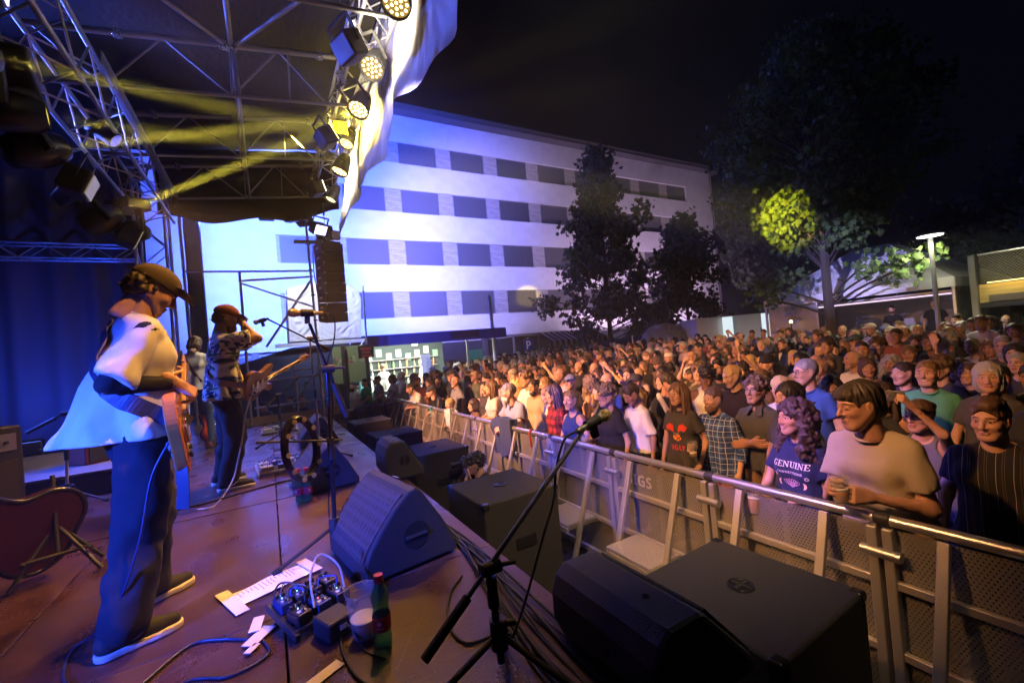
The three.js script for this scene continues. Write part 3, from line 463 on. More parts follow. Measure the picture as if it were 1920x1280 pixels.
// ---------------------------------------------------------------- bar tent
{
  const b = thing('bar_tent', 'blue roofed drinks tent with a bright counter beyond the far barrier corner', 'tent', [2.6, 0, -15.2]);
  const blue = M([0.02, 0.045, 0.32], 0.7), W = 3.6;
  part(b, 'roof', box(5.6, 0.06, 3, 2.5, 3.02, -0.6), blue); part(b, 'fascia', box(5.6, 0.32, 0.04, 2.5, 2.84, 0.9), blue); part(b, 'fascia', box(1.1, 0.26, 0.03, 3.6, 2.9, 0.94), M([0.012, 0.02, 0.1], 0.7), 'darker patch on the blue tent fascia');
  part(b, 'back_wall', box(W + 0.4, 2.9, 0.05, 1.8, 1.45, -2), M([0.06, 0.09, 0.09], 0.8));
  for (const x of [-0.1, W + 0.1]) part(b, 'post', sbar([x, 0, 0.8], [x, 2.7, 0.8], 0.07, 0.07), alu);
  part(b, 'counter', rbox(W, 1.15, 0.5, W / 2, 0.575, 0.3, 0.02), M([0.5, 0.5, 0.45], 0.5)); part(b, 'worktop', rbox(W + 0.1, 0.05, 0.6, W / 2, 1.176, 0.3, 0.01), alu);
  for (const y of [1.5, 1.85, 2.2]) part(b, 'shelf', box(W - 0.4, 0.03, 0.3, W / 2, y, -1.8), M([0.3, 0.3, 0.3], 0.6));
  const lp = part(b, 'light_tube', box(W - 0.6, 0.05, 0.08, W / 2, 2.95, -0.15), glow([1, 1, 0.85], 12));
  const L = new THREE.RectAreaLight(new THREE.Color(1, 0.98, 0.8), 170, W - 0.6, 0.12); L.name = 'bar_light'; L.position.set(2.6 + W / 2, 2.9, -15.35); L.lookAt(2.6 + W / 2, 0, -15.6); scene.add(L);
  spot([4.4, 2.62, -14.55], [4.4, 1.3, -17.2], [1, 0.97, 0.8], 55, 62, 0.4, 8, 'bar_light');
  part(b, 'clip_lamp', rbox(0.2, 0.08, 0.08, 1.8, 2.66, 0.72, 0.02), glow([1, 1, 0.85], 3));
  for (const [x, m, l] of [[0.05, glow([0.2, 0.95, 0.85], 0.9), 'turquoise'], [2.05, glow([0.5, 0.55, 1], 0.8), 'violet']]) {
    const s = thing('light_box', `upright ${l} light box with white letters at the drinks tent`, 'sign', [2.6 + x, 1.05, -14.2]);
    part(s, 'panel', rbox(0.3, 1.25, 0.08, 0, 0.62, 0, 0.015), m); part(s, 'lettering', text('ZIPF', 0.2).rotateZ(Math.PI / 2).translate(0.1, 0.85, 0.045), M([0.85, 0.9, 0.9], 0.4));
  }
  const bc = [[0.5, 0.45, 0.2], [0.25, 0.4, 0.2], [0.6, 0.6, 0.55], [0.5, 0.25, 0.12]].map((c) => M(c, 0.2));
  const bg = lathe([[0, 0], [0.04, 0], [0.04, 0.17], [0.014, 0.24], [0.014, 0.3], [0, 0.3]], 10);
  for (let i = 0; i < 36; i++) { const o = single('bar_bottle', 'bottle on the lit shelves and counter of the drinks tent', 'bottle', bg, bc[i % 4], 'bottles in the drinks tent'); o.position.set(2.9 + (i % 12) * 0.27 + rr(-0.05, 0.05), i < 12 ? 1.2 : i < 24 ? 1.515 : 1.865, i < 12 ? -15 + rr(-0.1, 0.1) : -17); o.scale.setScalar(rr(0.85, 1.25)); }
  for (let i = 0; i < 9; i++) { const o = single('paper_notice', 'paper notice pinned up inside the drinks tent', 'notice', box(0.22, 0.3, 0.01), M([[0.6, 0.4, 0.35], [0.6, 0.6, 0.55], [0.3, 0.5, 0.35]][i % 3], 0.8), 'notices in the drinks tent'); o.position.set(3 + i * 0.38, 2.25 + (i * 7 % 5) * 0.06, -17.14); }
}
// ---------------------------------------------------------------- low wall at the far end of the pit
{
  const w = thing('stone_wall', 'low ochre stone wall where children sit at the far end of the pit', 'wall', [0, 0, -11.95]);
  const st = [0, 1, 2].map((k) => M([0.26 - 0.03 * k, 0.21 - 0.03 * k, 0.14 - 0.02 * k], 0.95, { bumpMap: cloudy, bumpScale: 0.02 }));
  for (let r = 0; r < 4; r++) for (let k = 0; k < 5; k++) part(w, 'stone', rbox(0.37, 0.235, 0.3 + 0.02 * rnd(), 1.15 + 0.38 * k + (r % 2) * 0.12, 0.12 + 0.24 * r, 0, 0.015, 1), pick(st));
  part(w, 'coping', rbox(2.15, 0.07, 0.4, 1.98, 1.0, 0, 0.02), st[0]);
}
// ---------------------------------------------------------------- crowd barrier
{
  const perf = noiseTex(64, 110, (u, v) => { const a = Math.hypot((u - 0.25), (v - 0.25) * 1.72), b = Math.hypot(u - 0.75, (v - 0.75) * 1.72), c = Math.hypot(u - 0.75, (v + 0.25) * 1.72); let m = 9; for (const [x, y] of [[0.25, 0.25], [0.75, 0.75], [0.25, 1.25], [-0.25, 0.75], [1.25, 0.25], [0.75, -0.25], [1.25, 0.75]]) m = Math.min(m, Math.hypot(u - x, (v - y) * 1.72)); return m < 0.19 ? 0 : 1; });
  const galv = M([0.42, 0.4, 0.36], 0.5, { metalness: 0.7 }), plate = M([0.3, 0.29, 0.27], 0.55, { metalness: 0.7, alphaMap: perf, alphaTest: 0.5, side: 2 }), rail = M([0.6, 0.59, 0.57], 0.3, { metalness: 0.85 });
  perf.repeat.set(50, 29);
  const tread = M([0.5, 0.47, 0.42], 0.4, { metalness: 0.75, bumpMap: noiseTex(64, 64, (u, v) => { const a = (u + v) * 2 % 1, o = Math.floor(u * 4) + Math.floor(v * 4), fx = u * 4 % 1 - 0.5, fy = v * 4 % 1 - 0.5, [p, q] = o % 2 ? [fx + fy, fx - fy] : [fx - fy, fx + fy]; return Math.abs(p) < 0.18 && Math.abs(q) < 0.75 ? 1 : 0; }, [3, 3]), bumpScale: 0.004 });
  const W = 1.06, BX = 2.86;
  const b = thing('crowd_barrier', 'grey steel barrier section', 'barrier', [BX, 0, 0]);
  part(b, 'top_rail', bar([0, 1.2, -W / 2 + 0.006], [0, 1.2, W / 2 - 0.006], 0.03, 14), rail);
  part(b, 'perforated_panel', new THREE.PlaneGeometry(W - 0.06, 1.06).rotateY(-Math.PI / 2).translate(0.012, 0.62, 0), plate);
  part(b, 'middle_rail', sbar([-0.012, 0.86, -W / 2 + 0.03], [-0.012, 0.86, W / 2 - 0.03], 0.035, 0.045), galv);
  part(b, 'lower_rail', sbar([-0.012, 0.48, -W / 2 + 0.03], [-0.012, 0.48, W / 2 - 0.03], 0.035, 0.045), galv);
  part(b, 'bottom_rail', sbar([-0.012, 0.1, -W / 2 + 0.03], [-0.012, 0.1, W / 2 - 0.03], 0.04, 0.06), galv);
  for (const s of [-1, 1]) {
    part(b, 'upright', sbar([-0.01, 0.02, s * (W / 2 - 0.035)], [-0.01, 1.16, s * (W / 2 - 0.035)], 0.05, 0.06), galv);
    part(b, 'brace', sbar([-0.03, 1.17, s * W * 0.25], [-0.42, 0.03, s * W * 0.25], 0.05, 0.035), galv);
  }
  part(b, 'centre_post', sbar([0.03, 0.02, 0], [0.03, 1.16, 0], 0.03, 0.035), galv);
  part(b, 'hinge_sleeve', bar([-0.03, 1.02, -W / 2 - 0.09], [-0.03, 1.02, -W / 2 + 0.09], 0.028, 12), alu);
  part(b, 'floor_plate', rbox(1.0, 0.03, W - 0.02, 0.55, 0.015, 0, 0.006, 1), galv);
  part(b, 'step_plate', rbox(0.36, 0.03, 0.5, -0.24, 0.5, 0, 0.006, 1), tread); part(b, 'step_bracket', [sbar([-0.42, 0.47, -0.22], [-0.02, 0.47, -0.22], 0.03, 0.04), sbar([-0.42, 0.47, 0.22], [-0.02, 0.47, 0.22], 0.03, 0.04), sbar([-0.41, 0.46, -0.25], [-0.41, 0.46, 0.25], 0.03, 0.04)], galv);
  part(b, 'tape', rbox(0.068, 0.068, 0.1, 0, 1.2, -W / 2 + 0.01, 0.03, 3), black, 'black tape wound round the rail joint');
  const where = ['at the bottom right corner before the boy in a striped shirt', 'before the man in a grey T-shirt', 'before the curly haired woman holding a beer', 'before the man with crossed arms', 'before the woman in a white T-shirt looking down', 'before the woman in a blue tank top', 'before the bearded man leaning on the rail', 'just left of the bearded man', 'before the blond toddler', 'before the man in a black leather jacket', 'before the man in a white polo shirt', 'joining the low stone wall at the far end', 'out at the right edge of the picture'];
  const zs = []; for (let i = 0; i < 12; i++) zs.push(-0.59 - W * i); zs.push(0.47);
  zs.forEach((z, i) => {
    const o = i ? copy(b, '') : b; o.position.z = z; o.rotation.y = 0.004 * ((i * 5) % 3 - 1); o.userData = { label: 'steel barrier section ' + where[i], category: 'barrier', group: 'crowd barrier sections along the pit' };
    if (i === 2) part(o, 'lettering', text('GIGS', 0.1, 0.002).rotateY(-Math.PI / 2).translate(0.0, 1.0, -0.22), M([0.55, 0.53, 0.5], 0.4, { metalness: 0.5 }));
  });
}
// ---------------------------------------------------------------- subwoofers in the pit
{
  const speck = noiseTex(256, 256, () => 0.45 + 0.55 * rnd() ** 2, [4, 4]);
  const carpet = M([0.026, 0.024, 0.025], 0.9, { map: speck, bumpMap: fine, bumpScale: 0.003 });
  const s = thing('subwoofer', '', 'loudspeaker', [1.73, 0, 0]);
  part(s, 'cabinet', rbox(0.72, 1.06, 0.72, 0, 0.57, 0, 0.018, 3), carpet);
  part(s, 'front_grille', rbox(0.02, 0.9, 0.62, 0.362, 0.57, 0, 0.006), M([0.02, 0.02, 0.02], 0.6, { map: fine }));
  part(s, 'pole_cup', new THREE.TorusGeometry(0.055, 0.007, 8, 28).rotateX(Math.PI / 2).translate(0, 1.102, 0), blackGloss); part(s, 'cup_plate', cyl(0.052, 0.004, 0, 1.103, 0, 24), blackGloss);
  part(s, 'cup_cross', [box(0.09, 0.006, 0.016, 0, 1.106, 0), box(0.016, 0.006, 0.09, 0, 1.106, 0)], black);
  for (const x of [-1, 1]) for (const z of [-1, 1]) part(s, 'corner_guard', rbox(0.06, 0.05, 0.06, x * 0.335, 1.078, z * 0.335, 0.015), blackGloss);
  for (const x of [-0.25, 0.25]) part(s, 'foot', cyl(0.03, 0.04, x, 0.02, 0.25), rubber);
  part(s, 'side_handle', rbox(0.2, 0.09, 0.012, 0, 0.72, 0.362, 0.005), blackGloss);
  const lab = ['large black subwoofer nearest the camera at the lower right', 'black subwoofer with a blue lit top in the middle of the pit', 'black subwoofer just beside the photographer', 'black subwoofer second from the far end of the pit', 'farthest black subwoofer by the low stone wall'];
  [[1.86, -1.3], [1.72, -3.46], [1.78, -5.5], [1.7, -7.15], [1.68, -9.0]].forEach(([x, z], i) => { const o = i ? copy(s, lab[i]) : s; o.userData.label = lab[i]; o.userData.group = 'subwoofers in the pit'; o.position.set(x, 0, z); if (!i) { o.rotation.y = 0.04; } });
}
// ---------------------------------------------------------------- monitor wedges and front fills
{
  const paint = M([0.032, 0.032, 0.035], 0.66, { map: noiseTex(256, 256, () => 0.5 + 0.5 * rnd(), [3, 3]), bumpMap: fine, bumpScale: 0.002 }), grille = M([0.05, 0.05, 0.056], 0.6, { map: noiseTex(64, 64, (u, v) => (Math.hypot((u * 24) % 1 - 0.5, (v * 24) % 1 - 0.5) < 0.33 ? 0.35 : 1)) });
  const dark = M([0.004, 0.004, 0.004], 0.9);
  function wedge(label, x, z, L, sc = 1, yaw = 0) {        // faces -x, lies along z
    const m = thing('monitor_wedge', label, 'loudspeaker', [x, S, z], yaw, 'stage monitor wedges');
    const prof = [[0, 0.015], [0.0, 0.1], [0.03, 0.16], [0.09, 0.24], [0.17, 0.33], [0.25, 0.395], [0.285, 0.405], [0.315, 0.385], [0.42, 0.22], [0.5, 0.06], [0.5, 0.015]].map(([a, b]) => [a * sc, b * sc]);
    part(m, 'cabinet', prism(prof, L, 0.012).translate(0, 0, -L / 2), paint);
    const gp = [[0.012, 0.1], [0.042, 0.155], [0.1, 0.232], [0.18, 0.32], [0.235, 0.37], [0.225, 0.382], [0.17, 0.335], [0.09, 0.245], [0.026, 0.165], [-0.004, 0.102]].map(([a, b]) => [a * sc, b * sc]);
    part(m, 'grille', prism(gp, L - 0.07).translate(0, 0, -L / 2 + 0.035), grille);
    for (const s of [-1, 1]) {
      part(m, 'handle_recess', [new THREE.RingGeometry(0.058, 0.068, 28), new THREE.CircleGeometry(0.058, 28, 0.16, Math.PI - 0.32), new THREE.CircleGeometry(0.058, 28, Math.PI + 0.16, Math.PI - 0.32)].map((g) => { if (s < 0) g.rotateY(Math.PI); return g.scale(sc, sc, 1).translate(0.27 * sc, 0.17 * sc, s * (L / 2 + 0.003)); }), dark);
      part(m, 'handle_bar', rbox(0.12 * sc, 0.018, 0.012, 0.27 * sc, 0.17 * sc, s * (L / 2 + 0.008), 0.005), paint);
    }
    part(m, 'badge', rbox(0.003, 0.018, 0.05, 0.028 * sc, 0.143 * sc, L / 2 - 0.12, 0.001).rotateZ(-0.0), alu);
    part(m, 'label_sticker', box(0.035, 0.002, 0.025).rotateZ(-0.45).translate(0.298 * sc, 0.408 * sc, 0.02), M([0.7, 0.68, 0.6], 0.7));
    for (const a of [0.08, 0.42]) for (const s of [-1, 1]) part(m, 'rubber_foot', cyl(0.02, 0.015, a * sc, 0.0075, s * (L / 2 - 0.06), 12), rubber);
    return m;
  }
  wedge('large monitor wedge with blue lit side and round handle in the right foreground', 0.3, -2.6, 0.62, 1.06, 0.16);
  wedge('monitor wedge with a brown lit back behind two green bottles', 0.14, -4.55, 0.66, 1.0, 0.08);
  wedge('monitor wedge half hidden behind the tambourine farther down the stage', 0.3, -6.85, 0.6, 1.0, 0.0);
  function frontFill(label, x, z, L, h, w) {
    const m = thing('front_fill', label, 'loudspeaker', [x, S, z], 0, 'front fill loudspeakers on the stage edge');
    const pr = [[0.04, 0.01], [0.0, 0.09], [0.0, h * 0.66], [0.025, h * 0.88], [0.07, h], [w * 0.46, h], [w * 0.52, h * 0.96], [w, h * 0.2], [w, 0.01]];
    part(m, 'cabinet', prism(pr, L, 0.02).translate(0, 0, -L / 2), paint);
    part(m, 'grille', prism([[w * 0.54 + 0.004, h * 0.94], [w + 0.004, h * 0.22], [w + 0.012, h * 0.22], [w * 0.54 + 0.012, h * 0.96]], L - 0.06).translate(0, 0, -L / 2 + 0.03), grille);
    for (const s of [1, -1]) part(m, 'handle_recess', [new THREE.CircleGeometry(0.05, 24, 0.2, Math.PI - 0.4), new THREE.CircleGeometry(0.05, 24, Math.PI + 0.2, Math.PI - 0.4)].map((g) => { if (s < 0) g.rotateY(Math.PI); return g.rotateZ(Math.PI / 2).translate(w * 0.5, h * 0.5, s * (L / 2 + 0.003)); }), dark);
    part(m, 'fly_point', cyl(0.012, 0.006, 0.32 * w, h + 0.001, 0.1, 12), blackGloss); part(m, 'screw', cyl(0.009, 0.006, 0, 0, 0, 10).rotateZ(Math.PI / 2).translate(-0.001, h * 0.45, 0.05), blackGloss);
    return m;
  }
  frontFill('rounded black front fill speaker in the lower right foreground by the large subwoofer', 0.89, -1.17, 0.54, 0.285, 0.44);
  frontFill('small angular black front fill speaker on the stage edge farther away', 0.86, -4.25, 0.42, 0.36, 0.36);
}
// ---------------------------------------------------------------- stage lamps (each fitting carries its own light)
const WARM = [1, 0.45, 0.09], WHITE = [1, 0.8, 0.52], YEL = [1, 0.72, 0.05], BLUE = [0.02, 0.07, 1], VIO = [0.6, 0.42, 1];
const lensDots = (R, z, n) => { const gs = []; for (let r = 0; r < n; r++) { const k = r ? r * 6 : 1, q = r * R / n * 1.2; for (let i = 0; i < k; i++) { const a = i / k * 6.283; gs.push(new THREE.SphereGeometry(R / n * 0.42, 8, 5).scale(1, 1, 0.5).translate(Math.cos(a) * q, Math.sin(a) * q, z)); } } return merge(gs); };
function parLamp(label, pos, to, color, o = {}) {
  const l = thing('stage_lamp', label, 'stage lamp', pos), R = o.R ?? 0.14, g = new THREE.Group(); l.lookAt(...to);
  part(l, 'housing', lathe([[0.0, -0.34], [R * 0.55, -0.33], [R * 0.8, -0.24], [R * 0.96, -0.1], [R * 1.05, -0.02], [R * 1.05, 0.015], [R * 0.98, 0.02], [R * 0.95, -0.02], [0, -0.025]], 26).rotateX(Math.PI / 2), M([0.02, 0.02, 0.022], 0.45));
  part(l, 'lens', lensDots(R * 0.9, -0.012, 3), glow(o.lens ?? [1, 0.78, 0.36], o.glow ?? 3));
  part(l, 'lens_plate', new THREE.CircleGeometry(R * 0.95, 26).translate(0, 0, -0.018), glow(o.lens ?? [1, 0.6, 0.12], (o.glow ?? 3) * 0.13));
  part(l, 'yoke', [sbar([-R * 1.15, 0, -0.14], [-R * 1.15, 0.3, -0.14], 0.012, 0.035), sbar([R * 1.15, 0, -0.14], [R * 1.15, 0.3, -0.14], 0.012, 0.035), sbar([-R * 1.15, 0.3, -0.14], [R * 1.15, 0.3, -0.14], 0.012, 0.035)], black);
  part(l, 'clamp', [box(0.05, 0.12, 0.05, 0, 0.36, -0.14), cyl(0.035, 0.05, 0, 0.43, -0.14, 12).rotateZ(0)], steel);
  if (o.cd) { const d = v3(to).sub(v3(pos)).normalize(); spot([pos[0] + d.x * 0.03, pos[1] + d.y * 0.03, pos[2] + d.z * 0.03], to, color, o.cd, o.half ?? 24, 0.6, 4); }
  return l;
}
const truss = 'on the front truss';
parLamp('nearest round lamp with dotted yellow lens at the top of the front truss', [1.3, 5.66, -3.95], [-0.3, 1.2, -2.6], WARM, { cd: 45, half: 24 });
parLamp('second dotted yellow lamp on the front truss just below the black floodlight', [1.3, 5.7, -5.04], [-0.6, 1.7, -3.2], WARM, { cd: 70, half: 22 });
parLamp('round lamp glaring yellow in the middle of the front truss', [1.3, 5.68, -5.94], [-0.5, 1.8, -4.6], WARM, { cd: 80, half: 24, glow: 6 });
parLamp('small yellow lamp beside a gel frame on the front truss', [1.3, 5.68, -6.96], [-0.6, 1.4, -5.6], WARM, { cd: 60, half: 26, glow: 5, R: 0.11 });
parLamp('warm white lamp tilted down near the far end of the front truss', [1.3, 5.56, -7.75], [-0.5, 1.3, -7.4], WHITE, { cd: 40, half: 26, glow: 5 });
parLamp('farthest small white lamp at the end of the front truss', [1.3, 5.5, -9.0], [-1.0, 1.2, -8.6], WHITE, { cd: 34, half: 28, glow: 5, R: 0.11 });
parLamp('round lamp on the front truss above the camera lighting the bass player', [1.3, 5.7, -1.5], [-0.55, 1.9, -2.7], WARM, { cd: 80, half: 17 });
function floodLamp(label, pos, to, color, cd, half, lens, k) {
  const l = thing('floodlight', label, 'stage lamp', pos); l.lookAt(...to);
  part(l, 'housing', rbox(0.3, 0.24, 0.2, 0, 0, -0.11, 0.03), M([0.02, 0.02, 0.022], 0.5)); part(l, 'lens', rbox(0.25, 0.19, 0.01, 0, 0, -0.004, 0.004), glow(lens, k));
  part(l, 'yoke', [sbar([-0.17, 0, -0.1], [-0.17, 0.24, -0.1], 0.012, 0.03), sbar([0.17, 0, -0.1], [0.17, 0.24, -0.1], 0.012, 0.03), sbar([-0.17, 0.24, -0.1], [0.17, 0.24, -0.1], 0.012, 0.03)], black);
  const d = v3(to).sub(v3(pos)).normalize();
  if (cd) spot([pos[0] + d.x * 0.03, pos[1] + d.y * 0.03, pos[2] + d.z * 0.03], to, color, cd, half, 0.7, 6, 'floodlight_beam');
}
floodLamp('black square floodlight between the two dotted lamps on the front truss', [1.02, 5.5, -4.45], [1.7, 5.95, -4.7], [1, 0.84, 0.6], 30, 70, [1, 0.8, 0.5], 6);
floodLamp('small yellow gelled floodlight between round lamps lighting the white cloth', [1.02, 5.5, -6.4], [1.7, 5.9, -6.5], [1, 0.74, 0.16], 44, 70, [1, 0.75, 0.2], 8);
floodLamp('small floodlight at the far truss end lighting the white cloth tip', [1.05, 5.4, -8.15], [1.7, 5.6, -8.3], [1, 0.84, 0.62], 30, 66, [1, 0.85, 0.6], 8);
// on the back truss, towards the crowd
floodLamp('warm floodlight on the back truss near the camera shining at the crowd', [-1.28, 5.02, -2.6], [4.2, 1.4, -2.5], [1, 0.43, 0.14], 210, 23, [1, 0.8, 0.5], 0.25);
floodLamp('warm floodlight glowing in smoke beside the upper yellow beam', [-1.3, 4.12, -5.35], [6.5, 0.8, -6.2], [1, 0.43, 0.16], 540, 24, [1, 0.8, 0.5], 0.25);
floodLamp('warm floodlight glowing in smoke beside the lower yellow beam', [-1.3, 4.05, -6.98], [6.5, 0.6, -9.5], [1, 0.42, 0.22], 470, 24, [1, 0.8, 0.5], 0.25);
// far end, violet-blue across the front rows
floodLamp('warm floodlight at the near end of the front truss lighting the pit', [1.25, 5.6, -0.6], [2.6, 0.7, -3.0], [1, 0.66, 0.4], 115, 27, [1, 0.8, 0.5], 3);
floodLamp('blue floodlight above the far end of the stage washing the front rows', [1.15, 5.05, -9.6], [4.2, 0.9, -4.2], [0.26, 0.2, 1], 50, 22, [0.4, 0.4, 1], 6);
floodLamp('violet floodlight at the far tower washing the facade', [0.75, 5.6, -10.6], [13.5, 8.6, -28], [0.76, 0.58, 1], 6200, 25, [0.8, 0.75, 1], 8);
floodLamp('blue floodlight at the far tower washing the left of the facade', [-0.9, 5.5, -10.6], [4, 9.6, -28], [0.05, 0.1, 1], 10500, 38, [0.3, 0.4, 1], 8);
floodLamp('white blue floodlight low at the far end of the stage', [0.4, 5.6, -10.6], [1.5, 3.8, -13.1], [0.62, 0.68, 1], 75, 34, [0.6, 0.7, 1], 8);
// blue from behind the camera and upstage
floodLamp('white blue floodlight behind the end cloth aimed at the left of the facade', [0.2, 5.6, -10.65], [1.5, 6.2, -28], [0.24, 0.34, 1], 1700, 24, [0.6, 0.7, 1], 4);
floodLamp('small blue floodlight behind the end cloth aimed at the drinks tent', [1.0, 5.5, -10.7], [4.4, 2.7, -14.4], [0.05, 0.1, 1], 90, 26, [0.2, 0.3, 1], 3);
floodLamp('violet floodlight on the back truss aimed at the marquee and trees', [-1.3, 4.95, -3.9], [17, 3.6, -6.4], [0.46, 0.42, 1], 1500, 6, [0.5, 0.5, 1], 3);
floodLamp('blue floodlight hanging upstage at the left behind the camera', [-3.3, 2.9, -0.35], [-0.25, 1.75, -2.55], BLUE, 430, 14.5, [0.1, 0.2, 1], 1);
floodLamp('blue floodlight at the back of the stage aimed at the singer', [-4.6, 4.6, -6.4], [-1.1, 1.5, -5.8], [0.03, 0.1, 1], 420, 20, [0.1, 0.2, 1], 1);
floodLamp('blue floodlight high at the back of the stage shining along the roof trusses', [-4.8, 5.2, -8.3], [1.2, 6.1, -4.6], [0.08, 0.13, 1], 320, 20, [0.1, 0.2, 1], 1);
floodLamp('blue floodlight on the floor washing the side curtain', [-3.0, 1.5, -8.7], [-3.3, 3.0, -10.2], BLUE, 34, 60, [0.1, 0.2, 1], 3);
function beamLamp(label, pos, to, cd, half, k, pen = 0.35) {
  const l = thing('beam_lamp', label, 'stage lamp', pos); l.lookAt(...to);
  part(l, 'head', lathe([[0, -0.42], [0.12, -0.4], [0.16, -0.25], [0.14, -0.08], [0.1, 0.0], [0.09, 0.0], [0.09, -0.02], [0, -0.02]], 22).rotateX(Math.PI / 2), M([0.015, 0.015, 0.017], 0.4));
  part(l, 'lens', new THREE.CircleGeometry(0.088, 24).translate(0, 0, -0.012), glow([1, 0.8, 0.12], k));
  part(l, 'yoke', [sbar([-0.19, 0.28, -0.2], [-0.19, -0.05, -0.2], 0.04, 0.12), sbar([0.19, 0.28, -0.2], [0.19, -0.05, -0.2], 0.04, 0.12)], black); part(l, 'base', rbox(0.44, 0.16, 0.34, 0, 0.36, -0.2, 0.03), M([0.015, 0.015, 0.017], 0.5));
  const d = v3(to).sub(v3(pos)).normalize();
  spot([pos[0] + d.x * 0.02, pos[1] + d.y * 0.02, pos[2] + d.z * 0.02], to, YEL, cd, half, pen, 2, 'beam');
}
beamLamp('yellow beam lamp high on the back truss at the upper left', [-1.45, 4.45, -5.26], [1.3, 6.17, -7.18], 34000, 2.3, 1.6);
beamLamp('yellow beam lamp low on the back truss sending the brightest beam', [-1.45, 4.36, -6.87], [1.3, 6.57, -8.27], 56000, 2.2, 2.2);
beamLamp('yellow beam lamp at the left edge whose beam crosses the roof', [-1.5, 4.62, -4.25], [1.2, 6.0, -7.3], 14000, 2.4, 1.6);
beamLamp('yellow beam lamp making the round spot on the facade', [-1.45, 4.5, -8.3], [17.6, 6.0, -28], 5600, 2.0, 1);
beamLamp('yellow beam lamp lighting a patch of the huge tree', [-1.4, 4.5, -4.8], [13.3, 5.36, -7.0], 7600, 3.9, 1, 1);
for (const [l, p, to, c, cd, h] of [
  ['blue spot lamp aimed at the curly haired woman and the rail before her', [-1.3, 5.0, -3.4], [3.3, 1.35, -1.75], [0.1, 0.09, 1], 270, 6.5],
  ['violet spot lamp aimed at the man with glasses in the blue shirt', [-1.3, 5.0, -4.0], [4.7, 1.75, -2.5], [0.36, 0.28, 1], 330, 5.5],
  ['blue spot lamp aimed at the bearded man at the rail', [-1.3, 5.0, -6.3], [3.15, 1.4, -5.5], [0.2, 0.2, 1], 130, 5]])
  { const o = thing('spot_lamp', l, 'stage lamp', p); o.lookAt(...to); part(o, 'housing', lathe([[0, -0.3], [0.08, -0.29], [0.09, 0], [0.08, 0], [0.08, -0.02], [0, -0.02]], 18).rotateX(Math.PI / 2), black); part(o, 'lens', new THREE.CircleGeometry(0.078, 20).translate(0, 0, -0.014), glow([0.1, 0.1, 1], 0.8)); part(o, 'yoke', [sbar([-0.1, 0, -0.15], [-0.1, 0.2, -0.15], 0.01, 0.03), sbar([0.1, 0, -0.15], [0.1, 0.2, -0.15], 0.01, 0.03)], black); spot(p.map((v, i) => v + (to[i] - v) * 0.006), to, c, cd, h, 0.7, 3, 'spot_light'); }
single('gel_frame', 'yellow colour gel frame clipped beside a small lamp on the front truss', 'gel frame', rbox(0.2, 0.2, 0.008, 1.2, 5.82, -6.75, 0.003).rotateZ(0.0), M([0.8, 0.6, 0.05], 0.5, { transmission: 0.4 }));
// ---------------------------------------------------------------- things on the stage floor
function micStand(label, base, pole, boomA, boomB, o = {}) {
  const t = thing('microphone_stand', label, 'microphone stand', base), L = (p) => [p[0] - base[0], p[1] - base[1], p[2] - base[2]], pt = L(pole), y0 = 0.16;
  const k = V(...pt), low = k.clone().multiplyScalar(0.55).setY(Math.max(0.3, k.y * 0.55));
  for (let i = 0; i < 3; i++) { const a = (o.turn ?? 0.4) + i * 2.094, p = [Math.cos(a) * 0.33, 0.02, Math.sin(a) * 0.33]; const g = part(t, 'leg', bar([0, y0, 0], p, 0.011), black); part(g, 'rubber_foot', bar([p[0] * 0.93, 0.028, p[2] * 0.93], [p[0] * 1.06, 0.012, p[2] * 1.06], 0.016), rubber); }
  part(t, 'base_hub', [cyl(0.03, 0.1, 0, y0, 0, 14), bar([0, y0 + 0.03, 0], [0.06, y0 + 0.03, 0.02], 0.012)], black);
  part(t, 'lower_tube', bar([0, 0.06, 0], low.toArray(), 0.013, 12), o.metal ?? blackGloss); part(t, 'clutch', bar(low.clone().setY(low.y - 0.05).toArray(), low.clone().setY(low.y + 0.05).toArray(), 0.02, 12), black); part(t, 'upper_tube', bar(low.toArray(), pt, 0.0095, 12), o.metal ?? blackGloss);
  if (boomA) { const a = L(boomA), b = L(boomB); part(t, 'boom', bar(a, b, 0.009, 12), o.boom ?? blackGloss); const d = V(...b).sub(V(...a)).normalize(); part(t, 'counterweight', bar(V(...a).addScaledVector(d, -0.08).toArray(), V(...a).addScaledVector(d, 0.14).toArray(), 0.017, 12), black); part(t, 'swivel', [bar(V(...pt).add(V(-0.03, 0, 0)).toArray(), V(...pt).add(V(0.045, 0, 0)).toArray(), 0.024, 14), bar(V(...pt).add(V(0.04, 0.0, 0)).toArray(), V(...pt).add(V(0.1, 0.0, 0.02)).toArray(), 0.008)], black); }
  return t;
}
function microphone(label, back, tip, body, head) {
  const m = thing('microphone', label, 'microphone', back); m.lookAt(...tip); const L = V(...tip).sub(V(...back)).length();
  part(m, 'body', lathe([[0, 0], [0.011, 0], [0.012, L * 0.3], [0.017, L * 0.68], [0.019, L * 0.72]], 18).rotateX(Math.PI / 2), body);
  part(m, 'head', lathe([[0.02, L * 0.72], [0.024, L * 0.78], [0.0255, L * 0.84], [0.023, L * 0.93], [0.013, L * 0.985], [0, L]], 20).rotateX(Math.PI / 2), head); part(m, 'ring', new THREE.TorusGeometry(0.0245, 0.003, 6, 24).translate(0, 0, L * 0.8), head);
  part(m, 'clip', [new THREE.CylinderGeometry(0.023, 0.021, 0.07, 16, 1, true).rotateX(Math.PI / 2).translate(0, 0, L * 0.45), box(0.016, 0.05, 0.03, 0, -0.04, L * 0.45)], black); return m;
}
